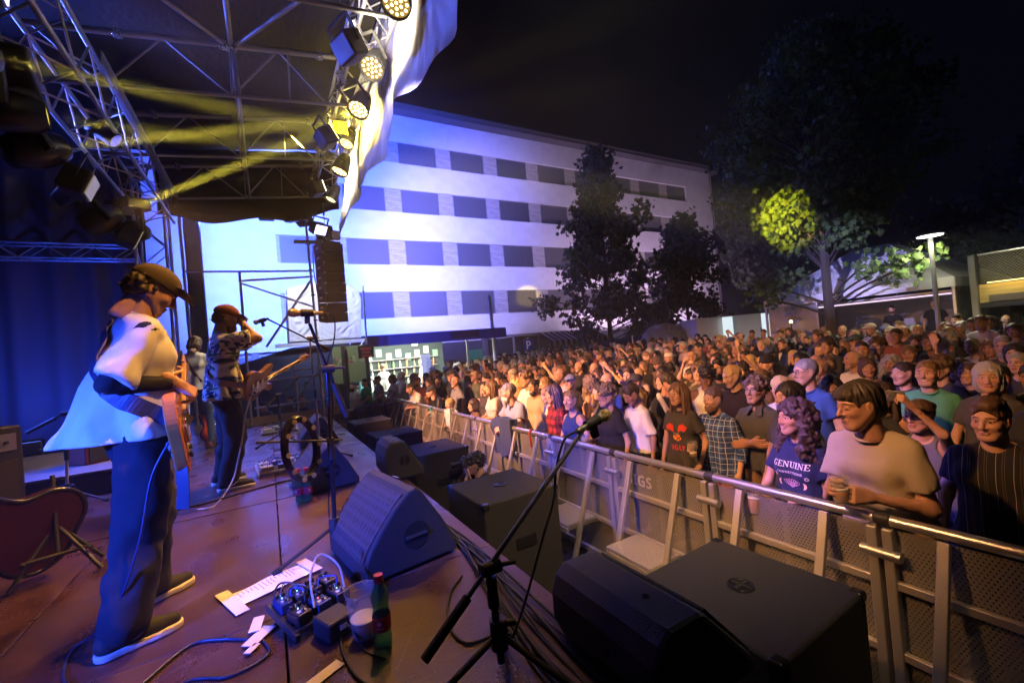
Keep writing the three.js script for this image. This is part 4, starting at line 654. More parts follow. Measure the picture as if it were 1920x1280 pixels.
const brass = M([0.45, 0.36, 0.16], 0.35, { metalness: 0.8, bumpMap: fine, bumpScale: 0.002 }), grey = M([0.35, 0.34, 0.33], 0.4, { metalness: 0.7, bumpMap: fine, bumpScale: 0.002 });
micStand('tall black microphone stand with boom standing in the middle of the stage', [0.28, S, -2.86], [0.31, 2.28, -2.86], [0.38, 2.05, -2.86], [0.235, 2.56, -2.86], { turn: 2.9 });
microphone('gold lit vocal microphone on the middle stand pointing left', [0.315, 2.622, -2.86], [0.12, 2.632, -2.87], brass, brass);
single('microphone_cable', 'thin black cable looping from the gold microphone down its stand', 'cable', tube([[0.315, 2.62, -2.86], [0.37, 2.6, -2.86], [0.365, 2.45, -2.86], [0.32, 2.32, -2.87], [0.33, 2.1, -2.88], [0.29, 1.7, -2.89], [0.26, 1.35, -2.9], [0.3, 1.19, -2.8], [0.36, S + 0.01, -2.55]], 0.0045), black);
micStand('short microphone stand in the right foreground with its boom rising to the right', [0.63, S, -1.38], [0.62, 1.55, -1.4], [0.43, 1.39, -1.4], [1.1, 1.965, -1.4], { boom: M([0.3, 0.3, 0.32], 0.35, { metalness: 0.8 }), turn: 1 });
microphone('slender microphone with a brass collar above the pit barrier', [1.06, 1.955, -1.4], [1.255, 2.0, -1.42], M([0.2, 0.2, 0.12], 0.45, { metalness: 0.5 }), brass);
single('microphone_cable', 'cable hanging from the foreground microphone along its boom', 'cable', tube([[1.055, 1.955, -1.4], [1.0, 1.94, -1.4], [0.95, 1.83, -1.41], [0.92, 1.72, -1.4], [0.86, 1.6, -1.4], [0.78, 1.4, -1.42], [0.72, 1.25, -1.45], [0.7, S + 0.01, -1.5]], 0.005), black);
micStand('thin microphone stand with long boom before the singing guitarist', [0.46, S, -5.55], [0.45, 2.62, -5.6], [0.62, 2.5, -5.72], [0.03, 2.83, -5.24], { metal: M([0.16, 0.16, 0.2], 0.3, { metalness: 0.8 }), turn: 0.2 });
micStand('low microphone stand behind the tambourine', [0.1, S, -7.3], [0.1, 1.9, -7.3], [0.0, 1.8, -7.3], [0.4, 2.12, -7.4], { turn: 0.8 });
{   // tambourine hung on the middle stand
  const t = thing('tambourine', 'black tambourine with jingles hanging beside the middle microphone stand', 'tambourine', [0.13, 1.815, -2.92], 0.55); t.rotation.z = 0.1;
  part(t, 'frame', [new THREE.TorusGeometry(0.165, 0.02, 8, 40).scale(0.62, 1.1, 1.0), new THREE.TorusGeometry(0.165, 0.02, 8, 40).scale(0.62, 1.1, 1.0).translate(0, 0, 0.025)], blackGloss);
  for (let i = 0; i < 10; i++) { const a = i / 10 * 6.283; part(t, 'jingle', cyl(0.015, 0.005, 0, 0, 0, 12).rotateX(Math.PI / 2).translate(Math.cos(a) * 0.103, Math.sin(a) * 0.182, 0.046), brass); }
  single('accessory_bar', 'thin bar clamped across the middle microphone stand holding the tambourine', 'bar', [bar([-0.09, 1.9, -2.88], [0.37, 1.83, -2.88], 0.007), rbox(0.04, 0.04, 0.05, 0.3, 1.842, -2.875, 0.01)], black);
}
function bottle(label, x, z, sc, yaw = 0) {
  const b = thing('water_bottle', label, 'bottle', [x, S, z], yaw, 'green plastic bottles with red caps'); b.scale.setScalar(sc);
  const prof = [[0, 0.004], [0.024, 0], [0.031, 0.008], [0.032, 0.03], [0.029, 0.045], [0.0315, 0.06], [0.0315, 0.11], [0.0275, 0.135], [0.031, 0.155], [0.0325, 0.175], [0.028, 0.195], [0.017, 0.212], [0.0135, 0.222], [0.0135, 0.228]];
  part(b, 'bottle_body', lathe(prof, 26), M([0.3, 0.62, 0.42], 0.08, { transmission: 0.92, ior: 1.33, thickness: 0 }));
  part(b, 'label', new THREE.CylinderGeometry(0.0322, 0.0322, 0.052, 26, 1, true).translate(0, 0.084, 0), M('#ffffff', 0.5, { side: 2, map: canvasTex(256, 64, (c, w, h) => { c.fillStyle = '#a3122a'; c.fillRect(0, 0, w, h); c.fillStyle = '#c8283c'; c.fillRect(0, 0, w, 9); for (let k = 0; k < 3; k++) { c.fillStyle = '#d8a9ac'; for (let i = 0; i < 5; i++) { c.beginPath(); c.ellipse(42 + k * 85, 26, 11, 3.5, i * 0.63, 0, 7); c.fill(); } c.fillRect(24 + k * 85, 44, 36, 3); } }) }));
  part(b, 'cap', cyl(0.0165, 0.022, 0, 0.239, 0, 20), M([0.55, 0.01, 0.02], 0.4)); part(b, 'cap_ring', new THREE.TorusGeometry(0.0155, 0.0022, 6, 20).rotateX(Math.PI / 2).translate(0, 0.2235, 0), M([0.55, 0.01, 0.02], 0.4)); return b;
}
bottle('green water bottle with a red cap in the foreground beside a plastic cup', 0.325, -1.83, 1.12, 0.6);
bottle('left of two green bottles before the brown lit wedge', 0.155, -4.1, 1.12, 0.2); bottle('right of two green bottles before the brown lit wedge', 0.215, -4.08, 1.12, 1.4);
const cupMat = M([0.85, 0.88, 0.92], 0.2, { transmission: 0.85, side: 2 }), beerMat = M([0.55, 0.2, 0.03], 0.3, { transmission: 0.35 }), foamMat = M([0.8, 0.72, 0.55], 0.8);
function cup(label, pos, fill = 0.6, group) {
  const c = thing('plastic_cup', label, 'cup', pos, 0, group), h = 0.125, r = (t) => 0.031 + 0.0125 * t;
  part(c, 'cup_wall', lathe([[0, 0.002], [0.03, 0.002], [r(0), 0.006], [r(1), h], [r(1) + 0.0018, h + 0.001], [r(1) + 0.001, h - 0.002]], 24), cupMat);
  if (fill) { part(c, 'beer', lathe([[0, 0.006], [r(0) - 0.002, 0.006], [r(fill) - 0.002, h * fill], [0, h * fill]], 20), beerMat); part(c, 'foam', lathe([[0, h * fill + 0.001], [r(fill) - 0.0025, h * fill + 0.001], [r(fill) - 0.002, h * fill + 0.012], [0, h * fill + 0.014]], 20), foamMat); }
  return c;
}
{ const c = cup('half drunk plastic cup of beer standing on the stage behind a green bottle', [0.272, S, -1.93], 0.34); c.scale.setScalar(1.55); }
{   // set list taped to the floor
  const s = thing('set_list', 'white paper set list taped to the stage floor', 'paper', [-0.055, S + 0.003, -2.69], 0.36);
  const g = new THREE.PlaneGeometry(0.36, 0.17, 24, 6).rotateX(-Math.PI / 2), p = g.attributes.position; for (let i = 0; i < p.count; i++) p.setY(i, 0.004 + 0.006 * Math.sin(p.getX(i) * 22 + 1) * (0.4 + p.getZ(i) * -4) + 0.004 * Math.max(0, p.getX(i) * 4)); g.computeVertexNormals();
  part(s, 'sheet', g, M('#ffffff', 0.8, { side: 2, map: canvasTex(512, 256, (c, w, h) => { c.fillStyle = '#ded9cf'; c.fillRect(0, 0, w, h); c.strokeStyle = '#3a3536'; c.lineWidth = 4; for (let i = 0; i < 15; i++) { let x = 40 + i * 28, y = 26; c.beginPath(); c.moveTo(x, y); const L = rr(60, 150); for (let q = 0; q < L; q += 7) c.lineTo(x + rr(-5, 5), y + q); c.stroke(); } }, { clamp: true }) }));
  const tapeM = M([0.62, 0.56, 0.45], 0.8); part(s, 'tape_strip', rbox(0.06, 0.004, 0.31, -0.2, 0.004, 0.01, 0.001, 1), tapeM); part(s, 'tape_strip', rbox(0.055, 0.004, 0.21, 0.19, 0.012, 0.0, 0.001, 1), tapeM);
  const t = thing('cable_tape', 'creased white tape holding the blue cables to the floor', 'tape', [-0.115, S + 0.012, -2.2], 0.9);
  part(t, 'tape_strip', rbox(0.13, 0.004, 0.06, 0, 0, 0, 0.001, 1), tapeM); part(t, 'tape_strip', rbox(0.11, 0.004, 0.045, 0.09, 0.002, -0.025, 0.001, 1).rotateZ(0.05).rotateY(0.5), tapeM); part(t, 'tape_strip', rbox(0.06, 0.004, 0.03, -0.075, 0.0, 0.03, 0.001, 1), tapeM);
  single('tape_scrap', 'torn piece of cream tape on the floor at the bottom edge', 'tape', rbox(0.14, 0.004, 0.05, 0, 0, 0, 0.001, 1).rotateY(0.5).translate(0.1, S + 0.004, -1.79), tapeM);
}
function pedalboard(label, x, z, w, d, yaw, cols, blueish) {
  const b = thing('pedalboard', label, 'pedalboard', [x, S, z], yaw), fr = blueish ? black : alu;
  for (const k of [-0.36, -0.12, 0.12, 0.36]) part(b, 'board_rail', rbox(w, 0.02, d * 0.17, 0, 0.035 + 0.03 * (0.36 - k), k * d, 0.004, 1), fr);
  for (const s of [-1, 1]) part(b, 'side_frame', sbar([s * w / 2, 0.02, d / 2], [s * w / 2, 0.07, -d / 2], 0.02, 0.035), fr);
  const cs = cols.map((c) => M(c, 0.35, { metalness: 0.35 })), chrome = M([0.7, 0.7, 0.72], 0.2, { metalness: 1 }); let i = 0;
  for (const row of [-0.22, 0.24]) for (let k = 0; k < (row < 0 ? 4 : 3); k++) {
    const pw = row < 0 ? w / 4.5 : w / 3.6, pd = d * 0.36, px = -w / 2 + (k + 0.5) * w / (row < 0 ? 4 : 3), py = 0.05 + 0.03 * (0.36 - row), pz = row * d;
    const p = part(b, 'effect_pedal', rbox(pw * 0.88, 0.045, pd, 0, 0, 0, 0.006), cs[i++ % cs.length]); p.position.set(px, py + 0.02, pz); p.rotation.y = rr(-0.08, 0.08);
    for (let q = 0; q < 3; q++) part(p, 'knob', cyl(0.007, 0.016, (q - 1) * pw * 0.26, 0.03, -pd * 0.3, 10), q % 2 ? chrome : black);
    part(p, 'foot_switch', cyl(0.008, 0.014, 0, 0.03, pd * 0.28, 12), chrome); part(p, 'face_plate', box(pw * 0.5, 0.0015, pd * 0.18, 0, 0.0236, 0.02), M([0.6, 0.58, 0.55], 0.5));
    part(p, 'indicator', new THREE.SphereGeometry(0.003, 6, 5).translate(0, 0.025, -pd * 0.1), glow(i % 3 ? [0.2, 0.5, 1] : [1, 0.1, 0.05], 5));
  }
  const cb = [black, M([0.06, 0.06, 0.07], 0.5), M([0.02, 0.05, 0.3], 0.5)];
  for (let k = 0; k < 6; k++) { const xa = rr(-0.45, 0.2) * w, xb = xa + rr(0.12, 0.35) * w, za = rr(-0.4, 0.1) * d; part(b, 'patch_cable', tube([[xa, 0.09, za], [xa + 0.01, 0.13, za - 0.02], [(xa + xb) / 2, rr(0.13, 0.17), za - rr(0.01, 0.05)], [xb, 0.13, za + 0.02], [xb, 0.09, za + 0.03]], 0.004, 5), cb[k % 3]); }
  return b;
}
pedalboard('blue lit pedalboard crowded with effects and cables in the foreground', 0.1, -2.23, 0.27, 0.27, 0.4, [[0.03, 0.05, 0.14], [0.05, 0.05, 0.08], [0.03, 0.035, 0.06], [0.08, 0.06, 0.05], [0.02, 0.02, 0.025]], true);
{ const p = thing('power_supply', 'black box with a cable beside the foreground pedalboard', 'box', [0.17, S, -2.04], 0.42); part(p, 'case', rbox(0.13, 0.08, 0.13, 0, 0.04, 0, 0.012), black); part(p, 'socket', box(0.03, 0.02, 0.002, 0, 0.045, 0.067), M([0.5, 0.5, 0.5], 0.5)); part(p, 'cable', tube([[0, 0.06, 0.09], [0.0, 0.05, 0.14], [-0.01, 0.006, 0.22], [0.0, 0.006, 0.34]], 0.004), black); single('cable_loop', 'pale grey cable arching over the foreground pedalboard', 'cable', tube([[0.1, S + 0.09, -2.12], [0.1, S + 0.2, -2.2], [0.15, S + 0.25, -2.27], [0.22, S + 0.19, -2.25], [0.24, S + 0.08, -2.2]], 0.005, 7), M([0.4, 0.38, 0.36], 0.5)); }
pedalboard('silver framed pedalboard at the feet of the singing guitarist', 0.07, -5.5, 0.5, 0.36, 0.1, [[0.4, 0.36, 0.3], [0.08, 0.1, 0.2], [0.5, 0.45, 0.4], [0.2, 0.2, 0.25]], false);
pedalboard('far pedalboard with red and white leads before the railing', 0.1, -8.7, 0.55, 0.34, 0, [[0.45, 0.1, 0.08], [0.5, 0.5, 0.5], [0.1, 0.12, 0.3]], false);
// cables over the floor
const cbl = (label, pts, r = 0.006, m = black) => single('floor_cable', label, 'cable', tube(pts.map((p) => (p.length === 2 ? [p[0], S + r, p[1]] : p)), r, 6), m);
const blueC = M([0.02, 0.025, 0.06], 0.35);
cbl('instrument cable dropping from the bass player and looping over the floor', [[-0.4, 2.04, -2.45], [-0.47, 1.9, -2.44], [-0.53, 1.62, -2.42], [-0.62, 1.38, -2.45], [-0.75, 1.22, -2.6], [-0.82, -2.65], [-0.78, -2.4], [-0.68, -2.25], [-0.55, -2.05]], 0.0055, blueC);
cbl('blue cable curling from the floor tape towards the bottom edge', [[-0.62, -1.95], [-0.5, -2.15], [-0.36, -2.33], [-0.24, -2.28], [-0.12, -2.2], [-0.02, -2.29], [0.02, -2.3]], 0.007, blueC);
cbl('loop of blue cable beside the tape', [[-0.1, -2.17], [-0.08, -2.05], [-0.2, -2.0], [-0.34, -2.07], [-0.45, -2.0]], 0.006, blueC);
cbl('pale cable falling from the singing guitarist to the floor', [[-0.14, 2.12, -5.1], [-0.22, 1.9, -5.02], [-0.28, 1.6, -4.98], [-0.36, 1.3, -4.9], [-0.45, -4.75], [-0.52, -4.5], [-0.6, -4.55]], 0.007, M([0.5, 0.48, 0.5], 0.5));
for (let k = 0; k < 11; k++) { const a = k * 0.016, j = () => rr(-0.02, 0.02); cbl('strand of a bundle of black cables along the stage edge right of the large wedge', [[0.86 + a * 0.4 + j(), -3.1 + j()], [0.9 + a * 0.3 + j(), S + 0.01 + 0.008 * (k % 3), -2.5 + j()], [0.84 + a * 0.8 + j(), S + 0.012 + 0.01 * (k % 3), -2.05 + j()], [0.78 + a + j(), S + 0.01 + 0.008 * (k % 4), -1.7 + j()], [0.74 + a * 1.3 + j(), -1.3 + j()], [0.74 + a * 1.5, -0.9]], rr(0.005, 0.008)); tag(scene.children.at(-1), 'strand of a bundle of black cables along the stage edge right of the large wedge', 'cable', 'bundled black cables on the stage edge'); }
cbl('black cable bowing round left of the foreground microphone stand', [[0.78, -2.1], [0.68, -2.0], [0.58, -1.75], [0.6, -1.62], [0.75, -1.58], [0.8, -1.4]]);
cbl('dark cable curving from the wedge past the green bottle to the bottom edge', [[0.42, -2.25], [0.25, -2.2], [0.18, -1.95], [0.2, -1.7], [0.3, -1.5]]);
cbl('black cables coiled between the farther wedges', [[0.78, -3.6], [0.68, -3.9], [0.62, -3.7], [0.7, -3.5], [0.58, -3.4], [0.5, -3.6], [0.55, -3.9]]);
cbl('dark cable lying along the panel seam behind the bass player', [[-1.1, -4.75], [-0.6, -4.7], [-0.2, -4.85], [0.2, -4.95], [0.5, -4.9]], 0.008);
{ const d = thing('stage_box', 'low cable box with blue lit connectors beside the large wedge', 'box', [0.72, S, -3.35], 0.5); part(d, 'case', rbox(0.24, 0.07, 0.14, 0, 0.035, 0, 0.01), black); for (let k = 0; k < 5; k++) part(d, 'connector', cyl(0.013, 0.02, -0.08 + 0.04 * k, 0.075, 0, 10), M([0.1, 0.14, 0.4], 0.3, { metalness: 0.6 })); }
// guitars and amplifiers
function guitarBody(sc, round = 1) { return [[0, -0.2], [0.1, -0.195], [0.165, -0.14], [0.17, -0.06], [0.125, 0.02], [0.12, 0.08], [0.165, 0.15 * round], [0.15, 0.21], [0.1, 0.2], [0.07, 0.14], [0.04, 0.12], [-0.03, 0.13], [-0.08, 0.19], [-0.14, 0.22], [-0.16, 0.17], [-0.13, 0.08], [-0.125, 0.02], [-0.17, -0.06], [-0.165, -0.14], [-0.1, -0.195]].map(([x, y]) => [x * sc, y * sc]); }
function guitar(name, label, sc, body, top, o = {}) {    // lies in its x,y plane, neck along +y, face +z
  const g = thing(name, label, 'guitar'); const sh = new THREE.Shape(new THREE.SplineCurve(guitarBody(sc).concat([guitarBody(sc)[0]]).map((p) => new THREE.Vector2(...p))).getPoints(90));
  part(g, 'body', new THREE.ExtrudeGeometry(sh, { depth: 0.03 * sc, bevelEnabled: true, bevelSize: 0.006, bevelThickness: 0.008, bevelSegments: 3, bevelOffset: -0.004 }).translate(0, 0, -0.02 * sc), body);
  part(g, 'pickguard', new THREE.ShapeGeometry(new THREE.Shape([[0.02, -0.1], [0.1, -0.12], [0.1, 0.0], [0.09, 0.1], [0.02, 0.1], [0, 0]].map(([x, y]) => new THREE.Vector2(x * sc, y * sc)))).translate(0, 0, 0.021 * sc), top);
  const N = o.neck ?? 0.62, wood = M([0.32, 0.17, 0.07], 0.4);
  part(g, 'neck', rbox(0.045 * sc, N * sc, 0.024 * sc, 0, (0.1 + N / 2) * sc, 0.014 * sc, 0.008), wood); part(g, 'fingerboard', rbox(0.043 * sc, N * sc, 0.006, 0, (0.1 + N / 2) * sc, 0.029 * sc, 0.002), M([0.05, 0.025, 0.015], 0.5));
  part(g, 'headstock', prism([[-0.03, 0], [0.03, 0], [0.045, 0.1], [0.03, 0.19], [-0.02, 0.17], [-0.035, 0.08]].map(([x, y]) => [x * sc, y * sc]), 0.016).translate(0, (0.1 + N) * sc, 0), wood);
  const chrome = M([0.7, 0.7, 0.72], 0.2, { metalness: 1 });
  for (const y of [-0.045, 0.03]) part(g, 'pickup', rbox(0.085 * sc, 0.034 * sc, 0.012, 0, y * sc, 0.026 * sc, 0.004), o.pickup ?? chrome); part(g, 'bridge', rbox(0.08 * sc, 0.03 * sc, 0.014, 0, -0.115 * sc, 0.026 * sc, 0.004), chrome);
  for (let k = 0; k < 6; k++) part(g, 'tuning_peg', bar([0.035 * sc * (k % 2 ? 1 : -1), (0.13 + N + 0.045 * (k >> 1)) * sc, 0.005], [0.06 * sc * (k % 2 ? 1 : -1), (0.13 + N + 0.045 * (k >> 1)) * sc, 0.005], 0.006), chrome);
  for (let k = 0; k < 4; k++) part(g, 'string', bar([(-0.0135 + 0.009 * k) * sc, -0.11 * sc, 0.036 * sc], [(-0.0105 + 0.007 * k) * sc, (0.1 + N) * sc, 0.034 * sc], 0.0011, 4), chrome);
  for (let k = 0; k < 3; k++) part(g, 'knob', cyl(0.011, 0.014, 0, 0, 0, 12).rotateX(Math.PI / 2).translate((0.075 + 0.025 * (k % 2)) * sc, (-0.09 - 0.03 * k) * sc, 0.028 * sc), o.knob ?? black); return g;
}
const burst = (a, b, cx = 0, cy = 0) => M('#ffffff', 0.25, { map: canvasTex(128, 128, (c, w, h) => { const g = c.createRadialGradient(64, 64, 6, 64, 64, 64); g.addColorStop(0, a); g.addColorStop(0.55, a); g.addColorStop(1, b); c.fillStyle = g; c.fillRect(0, 0, w, h); }, { clamp: true, repeat: [2.6, 2.2] }) });
{
  const bm = burst('#c8501c', '#3a0b06'); bm.map.offset.set(0.5, 0.5);
  const g3 = guitar('electric_guitar', 'red sunburst guitar standing on the floor behind the guitarist in white', 1.05, bm, M([0.6, 0.5, 0.4], 0.4)); g3.position.set(-0.8, S + 0.3, -8.15); g3.rotation.set(-0.25, 0.5, 0.08);
  const bm2 = M([0.045, 0.009, 0.005], 0.4);
  const g4 = guitar('bass_guitar', 'dark red bass guitar lying in a stand at the lower left edge', 1.45, bm2, M([0.02, 0.015, 0.015], 0.3), { neck: 0.55 }); g4.position.set(-1.36, S + 0.33, -3.66); g4.rotation.set(0.3, 0.62 + Math.PI, -1.05);
  const bi = new THREE.TorusGeometry(1, 0.01, 4, 4); part(g4, 'binding', new THREE.TubeGeometry(new THREE.CatmullRomCurve3(guitarBody(1.45).map(([x, y]) => V(x, y, -0.03)), true), 90, 0.016, 6, true), blackGloss);
  const gs = thing('guitar_stand', 'black folding guitar stand under the dark red bass at the left', 'guitar stand', [-1.18, S, -3.68], 0.3);
  for (const [p, q] of [[[0, 0.3, -0.1], [0.18, 0.012, 0.12]], [[0, 0.3, -0.1], [0.2, 0.012, -0.12]], [[0, 0.3, -0.1], [-0.2, 0.012, 0.05]]]) part(gs, 'leg', bar(p, q, 0.012), black); part(gs, 'cradle', [bar([-0.14, 0.14, 0.02], [0.14, 0.14, 0.02], 0.012), bar([-0.14, 0.14, 0.02], [-0.14, 0.16, 0.14], 0.012), bar([0.14, 0.14, 0.02], [0.14, 0.16, 0.14], 0.012)], black); part(gs, 'upright', bar([0, 0.14, 0], [0, 0.6, -0.1], 0.012), black);
}
function amp(label, x, z, w, h, d, y, yaw, m) { const a = thing('guitar_amplifier', label, 'amplifier', [x, y, z], yaw); part(a, 'cabinet', rbox(w, h, d, 0, h / 2, 0, 0.02, 3), m); part(a, 'speaker_cloth', rbox(w * 0.86, h * 0.6, 0.012, 0, h * 0.38, d / 2 + 0.004, 0.004), M([0.05, 0.045, 0.045], 0.9, { map: fine })); part(a, 'control_panel', rbox(w * 0.86, h * 0.16, 0.01, 0, h * 0.85, d / 2 + 0.003, 0.003), M([0.25, 0.24, 0.23], 0.4, { metalness: 0.6 })); for (let k = 0; k < 6; k++) part(a, 'knob', cyl(0.012, 0.02, 0, 0, 0, 10).rotateX(Math.PI / 2).translate((k - 2.5) * w * 0.13, h * 0.85, d / 2 + 0.015), black); part(a, 'handle', rbox(w * 0.3, 0.02, 0.03, 0, h + 0.012, 0, 0.008), black); return a; }
amp('tall dark amplifier at the left edge of the stage', -2.15, -5.0, 0.66, 0.86, 0.36, S, 0.9, black); amp('small black amplifier head on top of the tall amplifier at the left edge', -2.2, -5.02, 0.5, 0.24, 0.25, S + 0.885, 0.9, black);
amp('red brown amplifier on the riser behind the bass player', -1.75, -6.75, 0.5, 0.36, 0.26, S + 0.25, 0.9, M([0.2, 0.03, 0.02], 0.7)); amp('dark amplifier behind the guitarist in white', -1.45, -8.4, 0.6, 0.5, 0.3, S, 1.0, M([0.04, 0.04, 0.05], 0.7));
micStand('pale thin stand before the dark riser at the left', [-1.75, S, -5.75], [-1.72, 2.05, -5.75], [-1.9, 1.95, -5.7], [-1.55, 2.15, -5.8], { metal: alu });
// ---------------------------------------------------------------- figures: a distance field meshed by surface nets
function sdfMesh(f, lo, hi, h, color) {
  const n = [0, 1, 2].map((i) => Math.ceil((hi[i] - lo[i]) / h) + 1), [nx, ny, nz] = n, D = new Float32Array(nx * ny * nz), B = 5, R = B * h * 0.87 + 0.03;
  for (let k0 = 0; k0 < nz; k0 += B) for (let j0 = 0; j0 < ny; j0 += B) for (let i0 = 0; i0 < nx; i0 += B) {
    const d0 = f(lo[0] + (i0 + B / 2 - 0.5) * h, lo[1] + (j0 + B / 2 - 0.5) * h, lo[2] + (k0 + B / 2 - 0.5) * h), far = Math.abs(d0) > R;
    for (let k = k0; k < Math.min(k0 + B, nz); k++) for (let j = j0; j < Math.min(j0 + B, ny); j++) for (let i = i0; i < Math.min(i0 + B, nx); i++) D[(k * ny + j) * nx + i] = far ? d0 : f(lo[0] + i * h, lo[1] + j * h, lo[2] + k * h);
  }
  const id = new Int32Array(nx * ny * nz).fill(-1), pos = [], idx = [], sy = nx, sz = nx * ny;
  const C = [0, 1, sy, sy + 1, sz, sz + 1, sz + sy, sz + sy + 1], E = [[0, 1], [2, 3], [4, 5], [6, 7], [0, 2], [1, 3], [4, 6], [5, 7], [0, 4], [1, 5], [2, 6], [3, 7]];
  for (let k = 0; k < nz - 1; k++) for (let j = 0; j < ny - 1; j++) for (let i = 0; i < nx - 1; i++) {
    const c = k * sz + j * sy + i; let m = 0; for (let q = 0; q < 8; q++) if (D[c + C[q]] < 0) m |= 1 << q;
    if (m === 0 || m === 255) continue;
    let x = 0, y = 0, z = 0, s = 0;
    for (const [a, b] of E) { if (!((m >> a ^ m >> b) & 1)) continue; const da = D[c + C[a]], t = da / (da - D[c + C[b]]); x += (a & 1) + ((b & 1) - (a & 1)) * t; y += (a >> 1 & 1) + ((b >> 1 & 1) - (a >> 1 & 1)) * t; z += (a >> 2) + ((b >> 2) - (a >> 2)) * t; s++; }
    id[c] = pos.length / 3; pos.push(lo[0] + (i + x / s) * h, lo[1] + (j + y / s) * h, lo[2] + (k + z / s) * h);
  }
  const quad = (a, b, c, d, flip) => { if (a < 0 || b < 0 || c < 0 || d < 0) return; flip ? idx.push(a, c, b, a, d, c) : idx.push(a, b, c, a, c, d); };
  for (let k = 1; k < nz - 1; k++) for (let j = 1; j < ny - 1; j++) for (let i = 1; i < nx - 1; i++) {
    const c = k * sz + j * sy + i, s = D[c] < 0;
    if (s !== D[c + 1] < 0) quad(id[c - sy - sz], id[c - sz], id[c], id[c - sy], !s);
    if (s !== D[c + sy] < 0) quad(id[c - 1 - sz], id[c - 1], id[c], id[c - sz], !s);
    if (s !== D[c + sz] < 0) quad(id[c - 1 - sy], id[c - sy], id[c], id[c - 1], !s);
  }
  const g = new THREE.BufferGeometry(); g.setAttribute('position', new THREE.Float32BufferAttribute(pos, 3)); g.setIndex(idx); g.computeVertexNormals();
  if (color) { const col = new Float32Array(pos.length); for (let i = 0; i < pos.length; i += 3) col.set(color(pos[i], pos[i + 1], pos[i + 2]), i); g.setAttribute('color', new THREE.BufferAttribute(col, 3)); }
  return g;
}
const smin = (a, b, k) => { const h = Math.max(k - Math.abs(a - b), 0) / k; return Math.min(a, b) - h * h * k * 0.25; };
const smax = (a, b, k) => -smin(-a, -b, k);
function cap(x, y, z, p) {                       // p: a, b, ra, rb flattened
  const bx = p[3] - p[0], by = p[4] - p[1], bz = p[5] - p[2], px = x - p[0], py = y - p[1], pz = z - p[2], q = bx * bx + by * by + bz * bz;
  const t = q ? Math.max(0, Math.min(1, (px * bx + py * by + pz * bz) / q)) : 0, dx = px - bx * t, dy = py - by * t, dz = pz - bz * t;
  return Math.sqrt(dx * dx + dy * dy + dz * dz) - (p[6] + (p[7] - p[6]) * t);
}
const ell = (x, y, z, cx, cy, cz, a, b, c) => { const u = (x - cx) / a, v = (y - cy) / b, w = (z - cz) / c, k0 = Math.sqrt(u * u + v * v + w * w), k1 = Math.sqrt(u * u / (a * a) + v * v / (b * b) + w * w / (c * c)); return k1 < 1e-6 ? -Math.min(a, b, c) : k0 * (k0 - 1) / k1; };
const sph = (x, y, z, cx, cy, cz, r) => Math.hypot(x - cx, y - cy, z - cz) - r;
const P = (a, b, ra, rb = ra) => [...a, ...b, ra, rb];
function bounds(ps, m) { const lo = [9, 9, 9], hi = [-9, -9, -9]; for (const p of ps) for (let i = 0; i < 3; i++) { lo[i] = Math.min(lo[i], p[i] - p[6] - m, p[i + 3] - p[7] - m); hi[i] = Math.max(hi[i], p[i] + p[6] + m, p[i + 3] + p[7] + m); } return [lo, hi]; }
